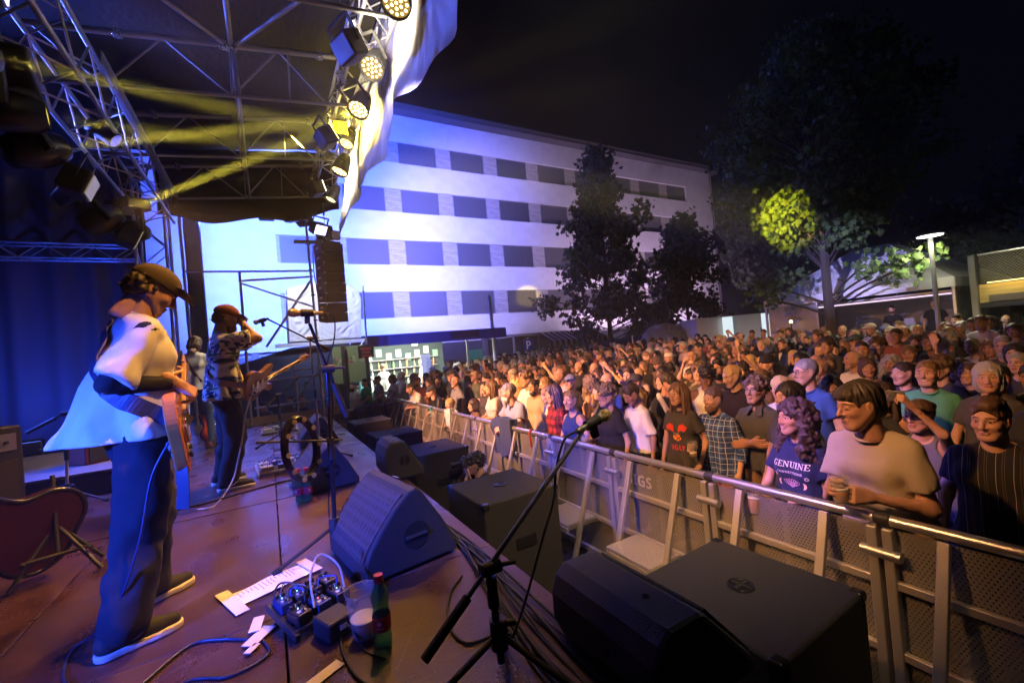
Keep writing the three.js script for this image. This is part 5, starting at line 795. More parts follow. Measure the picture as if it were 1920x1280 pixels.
// ---- heads: origin between the ears, y up, face towards +z
const HEADS = {
  man: { jaw: 0.036, nose: 1.1, brow: 1.2, cheek: 1 }, lean_man: { jaw: 0.03, nose: 1.35, brow: 1.25, cheek: 0.7, long: 0.008 }, stout_man: { jaw: 0.046, nose: 1.1, brow: 1.1, cheek: 1.3, wide: 1.06 },
  woman: { jaw: 0.027, nose: 0.85, brow: 0.6, cheek: 1.1, lips: 1.25 }, lean_woman: { jaw: 0.025, nose: 1.0, brow: 0.7, cheek: 0.9, lips: 1.15, long: 0.005 }, child: { jaw: 0.025, nose: 0.65, brow: 0.4, cheek: 1.25, lips: 1 },
};
const cacheG = {};
function headGeo(type, h, smile = 0, shut = 0) {
  const key = 'head' + type + h + smile + shut; if (cacheG[key]) return cacheG[key];
  const q = HEADS[type], W = q.wide ?? 1, lg = q.long ?? 0, lp = q.lips ?? 0.9;
  const f = (x, y, z) => {
    const X = Math.abs(x);
    let d = ell(x, y, z, 0, 0.025, -0.015, 0.076 * W, 0.092, 0.097);
    d = smin(d, ell(x, y, z, 0, -0.025 - lg, 0.028, 0.062 * W, 0.085 + lg, 0.062), 0.03);
    d = smin(d, cap(X, y, z, [0.052 * W, -0.04, 0.0, 0.018, -0.092 - lg, 0.06, 0.022, 0.02]), 0.03);
    d = smin(d, ell(x, y, z, 0, -0.096 - lg, 0.068, q.jaw, 0.02, 0.02), 0.025);
    d = smin(d, ell(X, y, z, 0.04 * W, -0.022, 0.062, 0.022 * q.cheek, 0.018, 0.02), 0.025);
    d = smin(d, cap(X, y, z, [0.012, 0.03, 0.086, 0.046, 0.028, 0.066, 0.008 * q.brow, 0.007 * q.brow]), 0.02);
    d = smax(d, -sph(X, y, z, 0.031, 0.008, 0.1, 0.017), 0.014);
    d = smin(d, cap(x, y, z, [0, 0.022, 0.086, 0, -0.026, 0.1 + 0.008 * q.nose, 0.0075, 0.0105]), 0.012);
    d = smin(d, sph(x, y, z, 0, -0.027, 0.101 + 0.008 * q.nose, 0.0095), 0.008);
    d = smin(d, sph(X, y, z, 0.0115, -0.03, 0.094, 0.0085), 0.008);
    d = smin(d, sph(X, y, z, 0.031, 0.007, 0.0765, 0.0128), 0.004);
    d = smin(d, cap(X, y, z, [0.016, 0.0135, 0.087, 0.045, 0.011, 0.0775, 0.0032, 0.003]), 0.006);
    if (shut) d = smin(d, ell(X, y, z, 0.031, 0.004, 0.0775, 0.0155, 0.009, 0.0142), 0.004);
    const my = -0.062 - lg * 0.6, bend = (X * X) * (smile ? 9 : -2);
    d = smin(d, ell(x, y - bend, z, 0, my + 0.0055, 0.0905, 0.0235 + smile * 0.006, 0.0052 * lp, 0.0085), 0.007);
    d = smin(d, ell(x, y - bend, z, 0, my - 0.0065, 0.0885, 0.02 + smile * 0.005, 0.0068 * lp, 0.0085), 0.007);
    d = smax(d, -ell(x, y - bend, z, 0, my - 0.0005, 0.1, 0.024 + smile * 0.006, 0.0012 + smile * 0.0025, 0.011), 0.004);
    d = smin(d, ell(X, y, z, 0.0775 * W, 0.0, -0.008, 0.0085, 0.031, 0.018), 0.008);
    d = smax(d, -ell(X, y, z, 0.087 * W, 0.002, -0.002, 0.006, 0.017, 0.009), 0.005);
    return smin(d, cap(x, y, z, [0, -0.05, -0.025, 0, -0.17, -0.03, 0.052 * (q.jaw > 0.029 ? 1.06 : 0.92), 0.055 * (q.jaw > 0.029 ? 1.06 : 0.92)]), 0.02);
  };
  const my = -0.062 - lg * 0.6;
  const col = (x, y, z) => {
    const X = Math.abs(x), bend = X * X * (smile ? 9 : -2), e = Math.hypot(X - 0.031, y - 0.007, z - 0.0765);
    if (!shut && e < 0.0142 && z > 0.083 && Math.abs(y - 0.0065) < 0.0062) return Math.hypot(X - 0.0305, y - 0.0065) < 0.0058 ? [0.07, 0.06, 0.06] : [1.35, 1.6, 1.9];
    if (Math.hypot((X - 0.0315) / 0.017, (y - 0.0125) / 0.0032) < 1 && z > 0.074) return [0.28, 0.24, 0.24];
    if (shut && Math.hypot((X - 0.0315) / 0.017, (y - 0.0005) / 0.003) < 1 && z > 0.074) return [0.35, 0.3, 0.3];
    if (Math.hypot((X - 0.0325) / 0.021, (y - 0.031 + (X - 0.03) * 0.12) / (0.0045 * Math.max(0.8, q.brow))) < 1 && z > 0.06) return [0.3, 0.28, 0.28];
    if (smile && Math.hypot(x / 0.027, (y - bend - my + 0.0005) / 0.0042) < 1 && z > 0.086) return [1.5, 1.9, 2.2];
    const l = Math.hypot(x / (0.0245 + smile * 0.006), (y - bend - my) / (0.0105 * lp)); if (l < 1 && z > 0.08) return Math.abs(y - bend - my) < 0.0014 ? [0.4, 0.28, 0.28] : [0.82, 0.58, 0.58];
    if (y < -0.03 && q.jaw > 0.029 && z > -0.01) { const k = 0.88; return [k, k * 0.99, k * 0.99]; }
    const blush = Math.exp(-((X - 0.042) ** 2 + (y + 0.022) ** 2) / 0.0006) * (z > 0.03 ? 1 : 0), t = 1 - 0.05 * noise3(x * 60, y * 60, z * 60); return [t * (1 + 0.04 * blush), t * (1 - 0.1 * blush), t * (1 - 0.08 * blush)];
  };
  return cacheG[key] = sdfMesh(f, [-0.1, -0.2, -0.13], [0.1, 0.13, 0.14], h, col);
}
// ---- hair, caps and beards, in head space
const strand = (x, y, z, amp, fr) => fr < 16 ? strand0(x, y, z, amp * 0.7, fr) + strand0(x, y, z, amp * 0.55, fr * 3.2) : strand0(x, y, z, amp, fr);
const strand0 = (x, y, z, amp, fr) => { const a = Math.atan2(x, z), r = Math.hypot(x, y, z) + 1e-6, p = y / r; return amp * noise3(Math.cos(a) * fr + 31, Math.sin(a) * fr + 17, p * 2.5 + r * 9); };
const faceCut = (x, y, z, top, side) => ell(x, y, z, 0, top - 0.115, 0.105, side, 0.115, 0.085) + 0.007 * noise3(x * 70, y * 70, z * 70);
const HAIR = {
  short: (x, y, z) => { let d = ell(x, y, z, 0, 0.034, -0.02, 0.083, 0.097, 0.106) + strand(x, y, z, 0.006, 9) + strand(x, y, z, 0.003, 22); d = smax(d, -faceCut(x, y, z, 0.07, 0.076), 0.012); d = smax(d, -sph(Math.abs(x), y, z, 0.085, 0.0, 0.012, 0.036), 0.01); return smax(d, -0.06 - y - 0.35 * (z + 0.06), 0.01); },
  fringe: (x, y, z) => { let d = ell(x, y, z, 0, 0.034, -0.016, 0.087, 0.1, 0.11) + 0.006 * noise3(x * 40, y * 22, z * 40) + strand(x, y, z, 0.009, 8) + strand(x, y, z, 0.004, 20); d = smax(d, -ell(x, y, z, 0.012, -0.085 + 0.012 * noise3(x * 60, 1, 2), 0.1, 0.074, 0.135, 0.078), 0.008); d = smax(d, -sph(Math.abs(x), y, z, 0.09, -0.005, 0.014, 0.033), 0.01); return smax(d, -0.085 - y - 0.3 * (z + 0.06), 0.01); },
  mop: (x, y, z) => { let d = ell(x, y, z, 0, 0.036, -0.02, 0.084, 0.1, 0.108); d = smin(d, ell(x, y, z, 0, 0.075, 0.06, 0.066, 0.04, 0.042), 0.03); d = smin(d, ell(x, y, z, 0, -0.03, -0.07, 0.07, 0.06, 0.045), 0.03); d += strand(x, y, z, 0.009, 7) + strand(x, y, z, 0.005, 14); d = smax(d, -ell(x, y, z, 0.015, -0.058, 0.1, 0.073, 0.118, 0.083) + 0.008 * noise3(x * 55, y * 30, z * 55), 0.006); d = smax(d, -sph(Math.abs(x), y, z, 0.09, -0.008, 0.008, 0.038), 0.01); d = smax(d, -cap(Math.abs(x), y, z, [0.085, -0.03, 0.05, 0.085, 0.03, 0.045, 0.02, 0.012]), 0.008); return smax(d, -0.085 - y - 0.3 * (z + 0.06), 0.01); },
  quiff: (x, y, z) => { let d = ell(x, y, z, 0, 0.05, -0.008, 0.075, 0.094, 0.105) + strand(x, y, z, 0.012, 8) + strand(x, y, z, 0.005, 20); d = smin(d, ell(x, y, z, 0.012, 0.105, 0.055, 0.055, 0.028, 0.04), 0.03); d = smin(d, ell(x, y, z, 0, 0.03, -0.03, 0.0795, 0.085, 0.092), 0.006); d = smax(d, -faceCut(x, y, z, 0.075, 0.074), 0.012); d = smax(d, -sph(Math.abs(x), y, z, 0.083, 0.0, 0.014, 0.035), 0.01); return smax(d, -0.045 - y - 0.4 * (z + 0.05), 0.01); },
  bob: (x, y, z) => { let d = ell(x, y, z, 0, 0.03, -0.018, 0.092, 0.104, 0.115); d = smin(d, ell(x, y, z, 0, -0.06, -0.03, 0.098, 0.085, 0.09), 0.04) + strand(x, y, z, 0.009, 8) + strand(x, y, z, 0.004, 20); d = smax(d, -faceCut(x, y, z, 0.06, 0.068), 0.012); return smax(d, -ell(x, y, z, 0, -0.13, 0.11, 0.075, 0.13, 0.1), 0.012); },
  long: (x, y, z) => { const X = Math.abs(x); let d = ell(x, y, z, 0, 0.03, -0.018, 0.09, 0.102, 0.114); for (const s of [[0.062, 0.0, -0.045, 0.088, -0.27, -0.03, 0.05, 0.028], [0.03, 0, -0.075, 0.04, -0.3, -0.09, 0.05, 0.03], [0.075, 0.0, 0.005, 0.082, -0.2, 0.035, 0.026, 0.018]]) d = smin(d, cap(X, y, z, s), 0.03); d += strand(x, y * 0.25, z, 0.011, 9) + strand(x, y * 0.2, z, 0.005, 22); d = smax(d, -faceCut(x, y, z, 0.062, 0.067), 0.012); return smax(d, -ell(x, y, z, 0, -0.12, 0.1, 0.068, 0.13, 0.085), 0.012); },
  curly: (x, y, z) => { const X = Math.abs(x); let d = ell(x, y, z, 0, 0.03, -0.03, 0.108, 0.108, 0.122); for (const s of [[0.08, -0.02, -0.04, 0.115, -0.26, -0.02, 0.062, 0.05], [0.03, 0, -0.08, 0.05, -0.3, -0.085, 0.07, 0.05], [0.095, -0.06, 0.0, 0.1, -0.24, 0.05, 0.035, 0.034]]) d = smin(d, cap(X, y, z, s), 0.03); d += 0.022 * noise3(x * 34, y * 30, z * 34) + 0.011 * noise3(x * 75 + 9, y * 70, z * 75); d = smax(d, -faceCut(x, y, z, 0.055, 0.068), 0.012); return smax(d, -ell(x, y, z, 0, -0.12, 0.1, 0.066, 0.13, 0.09), 0.012); },
  curlshort: (x, y, z) => { let d = ell(x, y, z, 0, 0.042, -0.02, 0.1, 0.112, 0.12) + 0.02 * noise3(x * 42, y * 42, z * 42) + 0.01 * noise3(x * 90, y * 90, z * 90); d = smax(d, -faceCut(x, y, z, 0.062, 0.072), 0.012); d = smax(d, -sph(Math.abs(x), y, z, 0.09, -0.01, 0.012, 0.036), 0.01); return smax(d, -0.07 - y - 0.3 * (z + 0.06), 0.01); },
  bun: (x, y, z) => { let d = ell(x, y, z, 0, 0.032, -0.018, 0.082, 0.096, 0.104); d = smin(d, sph(x, y, z, 0, 0.05, -0.135, 0.04), 0.012) + strand(x, y, z, 0.005, 12); d = smax(d, -faceCut(x, y, z, 0.07, 0.074), 0.012); d = smax(d, -sph(Math.abs(x), y, z, 0.085, 0.0, 0.012, 0.034), 0.01); return smax(d, -0.05 - y - 0.4 * (z + 0.06), 0.01); },
  ring: (x, y, z) => { let d = ell(x, y, z, 0, 0.026, -0.02, 0.08, 0.094, 0.1) + strand(x, y, z, 0.003, 16); d = smax(d, y - 0.045 + 0.25 * z, 0.01); d = smax(d, -faceCut(x, y, z, 0.09, 0.085), 0.012); d = smax(d, -sph(Math.abs(x), y, z, 0.084, 0.0, 0.012, 0.034), 0.01); return smax(d, -0.06 - y - 0.35 * (z + 0.06), 0.01); },
  nape: (x, y, z) => { let d = ell(x, y, z, 0, -0.005, -0.05, 0.092, 0.07, 0.075) + 0.016 * noise3(x * 45, y * 45, z * 45) + 0.007 * noise3(x * 95, y * 95, z * 95); d = smax(d, y - 0.055, 0.01); return smax(d, -sph(Math.abs(x), y, z, 0.088, -0.005, 0.01, 0.033), 0.01); },
  beard: (x, y, z) => { let d = ell(x, y, z, 0, -0.09, 0.042, 0.06, 0.06, 0.058) + strand(x, y, z, 0.006, 14); d = smax(d, y + 0.035 - 0.35 * Math.abs(x), 0.01); return smax(d, -ell(x, y, z, 0, -0.055, 0.105, 0.024, 0.02, 0.03), 0.008); },
  longbeard: (x, y, z) => { let d = smin(ell(x, y, z, 0, -0.09, 0.042, 0.062, 0.06, 0.06), cap(x, y, z, [0, -0.1, 0.07, 0, -0.19, 0.07, 0.045, 0.025]), 0.03) + strand(x, y * 0.4, z, 0.008, 13); d = smax(d, y + 0.03 - 0.35 * Math.abs(x), 0.01); return smax(d, -ell(x, y, z, 0, -0.058, 0.11, 0.02, 0.008, 0.03), 0.006); },
  cap: (x, y, z) => { let d = ell(x, y, z, 0, 0.045, -0.012, 0.0935, 0.088, 0.112); d = smax(d, 0.028 - y - 0.12 * z, 0.006); d = smin(d, smax(ell(x, y + 0.18 * (z - 0.1) - 6 * x * x * 0.5 + 0.0, z, 0, 0.043, 0.105, 0.078, 0.006, 0.078), -z + 0.05, 0.004), 0.005); return smin(d, sph(x, y, z, 0, 0.132, -0.012, 0.008), 0.004); },
  backcap: (x, y, z) => HAIR.cap(x, y, -z),
  beanie: (x, y, z) => { let d = ell(x, y, z, 0, 0.052, -0.02, 0.091, 0.1, 0.11) + 0.0025 * Math.sin(Math.atan2(x, z) * 40); d = smax(d, 0.018 - y - 0.1 * z, 0.008); return smin(d, smax(ell(x, y, z, 0, 0.035, -0.016, 0.096, 0.08, 0.114), Math.abs(y - 0.036 + 0.1 * z) - 0.02, 0.008), 0.004); },
};
const hairGeo = (style, h) => cacheG['hair' + style + h] ??= sdfMesh(HAIR[style], [-0.18, -0.38, -0.2], [0.18, 0.18, 0.2], h);
// ---- hands: wrist at the origin, fingers +y, palm +z, thumb on +x (right hand)
const HAND = { relaxed: { c: [22, 30, 22], t: 0.3 }, grip: { c: [38, 62, 40], t: 1 }, fist: { c: [75, 85, 60], t: 1.1 }, flat: { c: [6, 10, 8], t: 0.1 }, pluck: { c: [48, 42, 20], t: 0.75, fan: 1 } };
function handGeo(pose, side, h) {
  const key = 'hand' + pose + side + h; if (cacheG[key]) return cacheG[key];
  const H = HAND[pose], ps = [], fs = [], xs = [0.031, 0.0105, -0.0105, -0.031], len = [0.072, 0.081, 0.075, 0.058];
  for (const x of xs) ps.push(P([x * 0.45, 0.012, 0], [x, 0.088, 0], 0.0165, 0.0135)); ps.push(P([0, -0.05, 0], [0, 0.02, 0], 0.0255, 0.024)); ps.push(P([0.02, 0.02, 0.008], [0.03, 0.05, 0.014], 0.017, 0.013));
  xs.forEach((x, i) => { let p = [x, 0.09, 0], a = 0, r = 0.0095; H.c.forEach((c, s) => { a += (c + (H.fan ? i * 9 - 10 : i * 3)) * D2R; const L = len[i] * [0.46, 0.3, 0.24][s], q = [p[0] + x * 0.06, p[1] + Math.cos(a) * L, p[2] + Math.sin(a) * L]; fs.push(P(p, q, r, r * 0.92)); r *= 0.92; p = q; }); });
  const t = H.t, T0 = [0.027, 0.025, 0.008], T1 = [0.052 - 0.012 * t, 0.058, 0.012 + 0.026 * t], T2 = [0.058 - 0.03 * t, 0.085 - 0.004 * t, 0.018 + 0.04 * t]; fs.push(P(T0, T1, 0.0125, 0.0105), P(T1, T2, 0.0102, 0.0088));
  const f = (x, y, z) => { let d = 9; for (const p of ps) d = smin(d, cap(x, y, z, p), 0.014); let e = 9; for (const p of fs) e = Math.min(e, cap(x, y, z, p)); return smin(d, e, 0.007); };
  const g = sdfMesh(f, [-0.06, -0.085, -0.04], [0.085, 0.19, 0.13], h, () => [1, 0.97, 0.96]);
  if (side > 0) { g.scale(-1, 1, 1); const a = g.index.array; for (let i = 0; i < a.length; i += 3) [a[i], a[i + 1]] = [a[i + 1], a[i]]; g.computeVertexNormals(); }
  return cacheG[key] = g;
}
function mergeC(list) {
  let nv = 0, ni = 0; for (const g of list) { nv += g.attributes.position.count; ni += g.index.count; }
  const pos = new Float32Array(nv * 3), nor = new Float32Array(nv * 3), col = new Float32Array(nv * 3).fill(1), idx = new Uint32Array(ni); let v = 0, k = 0;
  for (const g of list) { pos.set(g.attributes.position.array, v * 3); nor.set(g.attributes.normal.array, v * 3); if (g.attributes.color) col.set(g.attributes.color.array, v * 3); const a = g.index.array; for (let i = 0; i < a.length; i++) idx[k++] = a[i] + v; v += g.attributes.position.count; }
  const g = new THREE.BufferGeometry(); for (const [n, a] of [['position', pos], ['normal', nor], ['color', col]]) g.setAttribute(n, new THREE.BufferAttribute(a, 3)); g.setIndex(new THREE.BufferAttribute(idx, 1)); return g;
}
// ---- the figure: local axes, feet at the origin, facing +z, left side +x, 1.75 m tall before scaling
const POSES = {
  down: { L: [0.26, 0.87, 0.07], R: [-0.26, 0.87, 0.07] }, crossed: { L: [-0.035, 1.125, 0.2], R: [0.05, 1.165, 0.225], poleL: [1, -0.7, 0.1], poleR: [-1, -0.7, 0.1], hand: 'flat', palmL: [0, 0, -1], palmR: [0, 0.2, -1] },
  cupR: { L: [0.25, 0.88, 0.08], R: [-0.1, 1.14, 0.3], handR: 'grip', palmR: [1, 0, 0.1], dirR: [0.1, 0.25, 1] }, cupL: { L: [0.1, 1.14, 0.3], R: [-0.25, 0.88, 0.08], handL: 'grip', palmL: [-1, 0, 0.1], dirL: [-0.1, 0.25, 1] },
  cup2: { L: [0.09, 1.12, 0.27], R: [-0.07, 1.13, 0.32], handL: 'grip', handR: 'grip', palmL: [-1, 0, 0.1], palmR: [1, 0, 0.1], dirR: [0.3, 0.2, 1], dirL: [-0.3, 0.2, 1] },
  rail: { L: [0.07, 1.11, 0.36], R: [-0.08, 1.13, 0.35], poleL: [1, -0.5, -0.2], poleR: [-1, -0.5, -0.2], lean: 16, palmL: [-0.5, -0.8, 0], palmR: [0.5, -0.8, 0], dirL: [-0.7, -0.25, 0.6], dirR: [0.7, -0.2, 0.6] },
  clasp: { L: [0.05, 0.98, 0.2], R: [-0.05, 0.97, 0.2], palmL: [-1, 0, 0], palmR: [1, 0, 0], dirL: [-0.5, -0.5, 0.5], dirR: [0.5, -0.5, 0.5] }, clap: { L: [0.055, 1.24, 0.26], R: [-0.055, 1.24, 0.26], palmL: [-1, 0, 0], palmR: [1, 0, 0], hand: 'flat', dirL: [-0.2, 0.9, 0.5], dirR: [0.2, 0.9, 0.5] },
  phone: { L: [0.09, 1.74, 0.36], R: [-0.1, 1.76, 0.34], hand: 'grip', palmL: [-1, 0, 0.2], palmR: [1, 0, 0.2], poleL: [0.9, -0.6, 0.2], poleR: [-0.9, -0.6, 0.2] },
};
function figure(o) {
  const fem = o.sex === 'f', kid = o.sex === 'k', lod = o.lod ?? 1, pose = { ...POSES[o.pose ?? 'down'], ...(o.arms ?? {}) }, wide = (fem ? 0.88 : kid ? 0.9 : 1) * (o.build ?? 1), loose = o.loose ?? 1;
  const U = new THREE.Matrix4().makeTranslation(0, 0.98, 0).multiply(new THREE.Matrix4().makeRotationFromEuler(new THREE.Euler((o.lean ?? pose.lean ?? 3) * D2R, (o.twist ?? 0) * D2R, (o.side ?? 0) * D2R, 'YXZ'))).multiply(new THREE.Matrix4().makeTranslation(0, -0.98, 0));
  if (o.drop) U.premultiply(new THREE.Matrix4().makeTranslation(0, -o.drop, 0));
  const u = (x, y, z) => V(x, y, z).applyMatrix4(U).toArray(), dy = o.drop ?? 0;
  const ik = (a, w, l1, l2, pole) => { const A = V(...a), W = V(...w), d = W.clone().sub(A); let L = d.length(); if (L > l1 + l2 - 0.002) { W.copy(A).addScaledVector(d, (l1 + l2 - 0.002) / L); L = l1 + l2 - 0.002; } d.normalize(); const q = V(...pole); q.addScaledVector(d, -q.dot(d)).normalize(); const c = (l1 * l1 + L * L - l2 * l2) / (2 * L); return [A.clone().addScaledVector(d, c).addScaledVector(q, Math.sqrt(Math.max(0, l1 * l1 - c * c))).toArray(), W.toArray()]; };
  const sw = 0.162 * wide, sh = { L: u(sw, 1.385, -0.012), R: u(-sw, 1.385, -0.012) }, el = {}, wr = {};
  for (const s of ['L', 'R']) { [el[s], wr[s]] = ik(sh[s], pose[s], 0.285, 0.255, pose['pole' + s] ?? [s === 'L' ? 0.45 : -0.45, -1, -0.35]); }
  const an = o.feet ?? { L: [0.11, 0.085, -0.02], R: [-0.11, 0.085, -0.02] }, kn = {}, hip = { L: [0.09, 0.92 - dy, 0], R: [-0.09, 0.92 - dy, 0] };
  for (const s of ['L', 'R']) { let k; [k, an[s]] = ik(hip[s], an[s], 0.43, 0.42, o.kneePole ?? [s === 'L' ? 0.15 : -0.15, 0, 1]); kn[s] = k; }
  const toe = (s) => { const t = (o.toe?.[s] ?? (s === 'L' ? 15 : -15)) * D2R; return [an[s][0] + Math.sin(t) * 0.15, an[s][1] - 0.05, an[s][2] + Math.cos(t) * 0.15]; };
  // torso primitives (shared by skin and cloth)
  const bl = o.belly ?? 0, torso = [P([-0.072 * wide, 0.93 - dy, 0], [0.072 * wide, 0.93 - dy, 0], fem ? 0.108 : 0.1), P(u(-0.055 * wide, 1.08, 0.004 + bl * 0.04), u(0.055 * wide, 1.08, 0.004 + bl * 0.04), (fem ? 0.084 : 0.096) + bl * 0.04), P(u(-0.078 * wide, 1.27, 0), u(0.078 * wide, 1.27, 0), fem ? 0.096 : 0.11), P(u(-0.1 * wide, 1.355, -0.012), u(0.1 * wide, 1.355, -0.012), 0.068), P(u(0.03, 1.44, -0.03), u(0.125 * wide, 1.395, -0.018), 0.038, 0.044), P(u(-0.03, 1.44, -0.03), u(-0.125 * wide, 1.395, -0.018), 0.038, 0.044)];
  if (fem) torso.push(P(u(0.062, 1.25, 0.07), u(0.062, 1.25, 0.07), 0.055), P(u(-0.062, 1.25, 0.07), u(-0.062, 1.25, 0.07), 0.055));
  const ar = (fem ? 0.84 : kid ? 0.85 : 1) * (o.armR ?? 1), arms = []; for (const s of ['L', 'R']) arms.push(P(sh[s], el[s], (o.sleeve === 0 ? 0.05 : 0.042) * ar, 0.039 * ar), P(el[s], wr[s], 0.0385 * ar, 0.0245 * ar));
  const legs = []; for (const s of ['L', 'R']) legs.push(P(hip[s], kn[s], 0.085, 0.058), P(kn[s], an[s], 0.058, 0.038));
  const neck = P(u(0, 1.4, -0.022), u(0, 1.54, -0.005), fem ? 0.05 : 0.058);
  const thin = o.sleeve === 0 ? 0 : 0.022, skinP = [...torso.map((p) => [...p.slice(0, 6), p[6] - thin, p[7] - thin]), neck, ...arms, ...legs];
  const hb = bounds(skinP, 0.03), bodyF = (x, y, z) => { let d = 9; for (const p of skinP) d = smin(d, cap(x, y, z, p), 0.028); return d; };
  const cb = lod === 2 ? 0.034 : 0.019, geos = [sdfMesh(bodyF, hb[0], hb[1], cb)];
  const hp = u(0, 1.625, 0.012), HM = new THREE.Matrix4().makeRotationFromEuler(new THREE.Euler(((o.lean ?? pose.lean ?? 3) * 0.3 + (o.pitch ?? 0)) * D2R, (o.turn ?? 0) * D2R, (o.tilt ?? 0) * D2R, 'YXZ')), fwd = V(0, 0, 0.02).applyMatrix4(HM); HM.setPosition(hp[0] + fwd.x * ((o.pitch ?? 0) / 20), hp[1] - Math.max(0, o.pitch ?? 0) * 0.0004, hp[2] + fwd.z * ((o.pitch ?? 0) / 20));
  const hh = o.headCell ?? (lod === 2 ? 0.0125 : 0.0062); geos.push(headGeo(o.head ?? (fem ? 'woman' : kid ? 'child' : 'man'), hh, o.smile ? 1 : 0, o.shut ? 1 : 0).clone().applyMatrix4(kid ? HM.clone().scale(V(1.12, 1.12, 1.12)) : HM));
  const grip = {};
  for (const s of ['L', 'R']) {
    const fd = V(...wr[s]).sub(V(...el[s])).normalize(), y = pose['dir' + s] ? V(...pose['dir' + s]).normalize().lerp(fd, 0.35).normalize() : fd, z = V(...(pose['palm' + s] ?? (s === 'L' ? [-1, 0, -0.2] : [1, 0, -0.2]))); z.addScaledVector(y, -z.dot(y)).normalize(); const x = y.clone().cross(z);
    const m = new THREE.Matrix4().makeBasis(x, y, z).setPosition(...wr[s]), k = fem ? 0.9 : 1; m.scale(V(k, k, k));
    geos.push(handGeo(pose['hand' + s] ?? pose.hand ?? 'relaxed', s === 'L' ? 1 : -1, lod === 2 ? 0.011 : o.handCell ?? 0.0055).clone().applyMatrix4(m)); grip[s] = V(0.0, 0.085, 0.04).applyMatrix4(m);
  }
  // shirt
  const hem = o.hem ?? 0.86, nz = (x, y, z) => (lod === 2 ? 0 : 0.013 * loose * loose * Math.sin(Math.atan2(x, z) * 8 + 2.5 * noise3(x * 5, y * 4, z * 5)) * Math.max(0, Math.min(1, (1.2 - y) / 0.35)) + 0.011 * loose * noise3(x * 12 + y * 5, y * 7, z * 12) + 0.006 * noise3(x * 24, y * 13 + x * 9, z * 24 + 7) + 0.003 * Math.abs(noise3(x * 30 + y * 26, y * 10, z * 30))), sleeve = o.sleeve ?? 0.62, inf = 0.016 * loose, hemA = [P(u(-0.06 * wide, 1.12, 0), [-0.078 * wide, hem - 0.06 - dy, 0], 0.1 + inf, 0.108 + inf * 1.6 + bl * 0.03), P(u(0.06 * wide, 1.12, 0), [0.078 * wide, hem - 0.06 - dy, 0], 0.1 + inf, 0.108 + inf * 1.6 + bl * 0.03)];
  const sl = []; if (sleeve > 0) for (const s of ['L', 'R']) {
    const full = sleeve > 1, a = V(...sh[s]), e = V(...el[s]), w = V(...wr[s]), end = full ? e.clone().lerp(w, sleeve - 1) : a.clone().lerp(e, sleeve), d = (full ? w.clone().sub(e) : e.clone().sub(a)).normalize(), ps = full ? [P(sh[s], el[s], 0.058 * ar + inf * 0.5, 0.052 * ar), P(el[s], end.clone().addScaledVector(d, 0.03).toArray(), 0.052 * ar, 0.043 * ar)] : [P(sh[s], end.clone().addScaledVector(d, 0.05).toArray(), 0.053 * ar + inf * 0.4, (0.058 * ar + inf * 1.05) * (o.sleeveR ?? 1))];
    sl.push({ ps, end: end.toArray(), d: d.toArray() });
  }
  const nb = u(0, 1.515, o.neckline === 'scoop' ? 0.07 : 0.035), nr = o.neckline === 'scoop' ? 0.112 : o.neckline === 'v' ? 0.085 : fem ? 0.074 : 0.069, hole = sleeve ? null : [u(sw + 0.02, 1.39, 0), u(-sw - 0.02, 1.39, 0)];
  const torsoI = torso.map((p) => [...p.slice(0, 6), p[6] + inf * 0.8, p[7] + inf * 0.8]), ext = o.extra ?? [];
  const shirtF = (x, y, z) => {
    let d = 9; for (const p of torsoI) d = smin(d, cap(x, y, z, p), 0.04); for (const p of hemA) d = smin(d, cap(x, y, z, p), 0.05); for (const p of ext) d = smin(d, cap(x, y, z, p), 0.08);
    for (const s of sl) { let e = 9; for (const p of s.ps) e = smin(e, cap(x, y, z, p), 0.02); e = smax(e, (x - s.end[0]) * s.d[0] + (y - s.end[1]) * s.d[1] + (z - s.end[2]) * s.d[2], 0.006); d = smin(d, e, 0.014); }
    d += nz(x, y, z); d = smax(d, hem - dy - y, 0.006); d = smax(d, -sph(x, y, z, ...nb, nr), 0.008); if (o.neckline === 'v') d = smax(d, -cap(x, y, z, P(nb, u(0, 1.36, 0.13), 0.06, 0.012)), 0.008);
    if (hole) for (const h of hole) d = smax(d, -sph(x, y, z, ...h, 0.085), 0.008); if (o.cut) d = smax(d, o.cut(x, y, z), 0.01); return d;
  };
  const sb = bounds([...torsoI, ...hemA, ...ext, ...sl.flatMap((s) => s.ps)], 0.04), shirt = sdfMesh(shirtF, sb[0], sb[1], o.shirtCell ?? (lod === 2 ? 0.034 : 0.0165));
  { const p = shirt.attributes.position, uv = new Float32Array(p.count * 2); for (let i = 0; i < p.count; i++) { const x = p.getX(i), z = p.getZ(i); uv[i * 2] = (Math.abs(x) > 0.21 * wide ? z : x) + 2; uv[i * 2 + 1] = p.getY(i); } shirt.setAttribute('uv', new THREE.BufferAttribute(uv, 2)); }
  // trousers with feet
  const bg = o.baggy ?? 1, tr = [P([-0.075 * wide, 0.93 - dy, 0], [0.075 * wide, 0.93 - dy, 0], (fem ? 0.116 : 0.108))]; for (const s of ['L', 'R']) { tr.push(P(hip[s], kn[s], 0.098 + 0.012 * (bg - 1), 0.07 + 0.02 * (bg - 1)), P(kn[s], [an[s][0], an[s][1] + (o.shoes ? 0.0 : 0.02), an[s][2]], 0.07 + 0.02 * (bg - 1), 0.052 + 0.028 * (bg - 1))); if (!o.shoes) tr.push(P([an[s][0], an[s][1] - 0.04, an[s][2] - 0.02], toe(s), 0.045, 0.036)); }
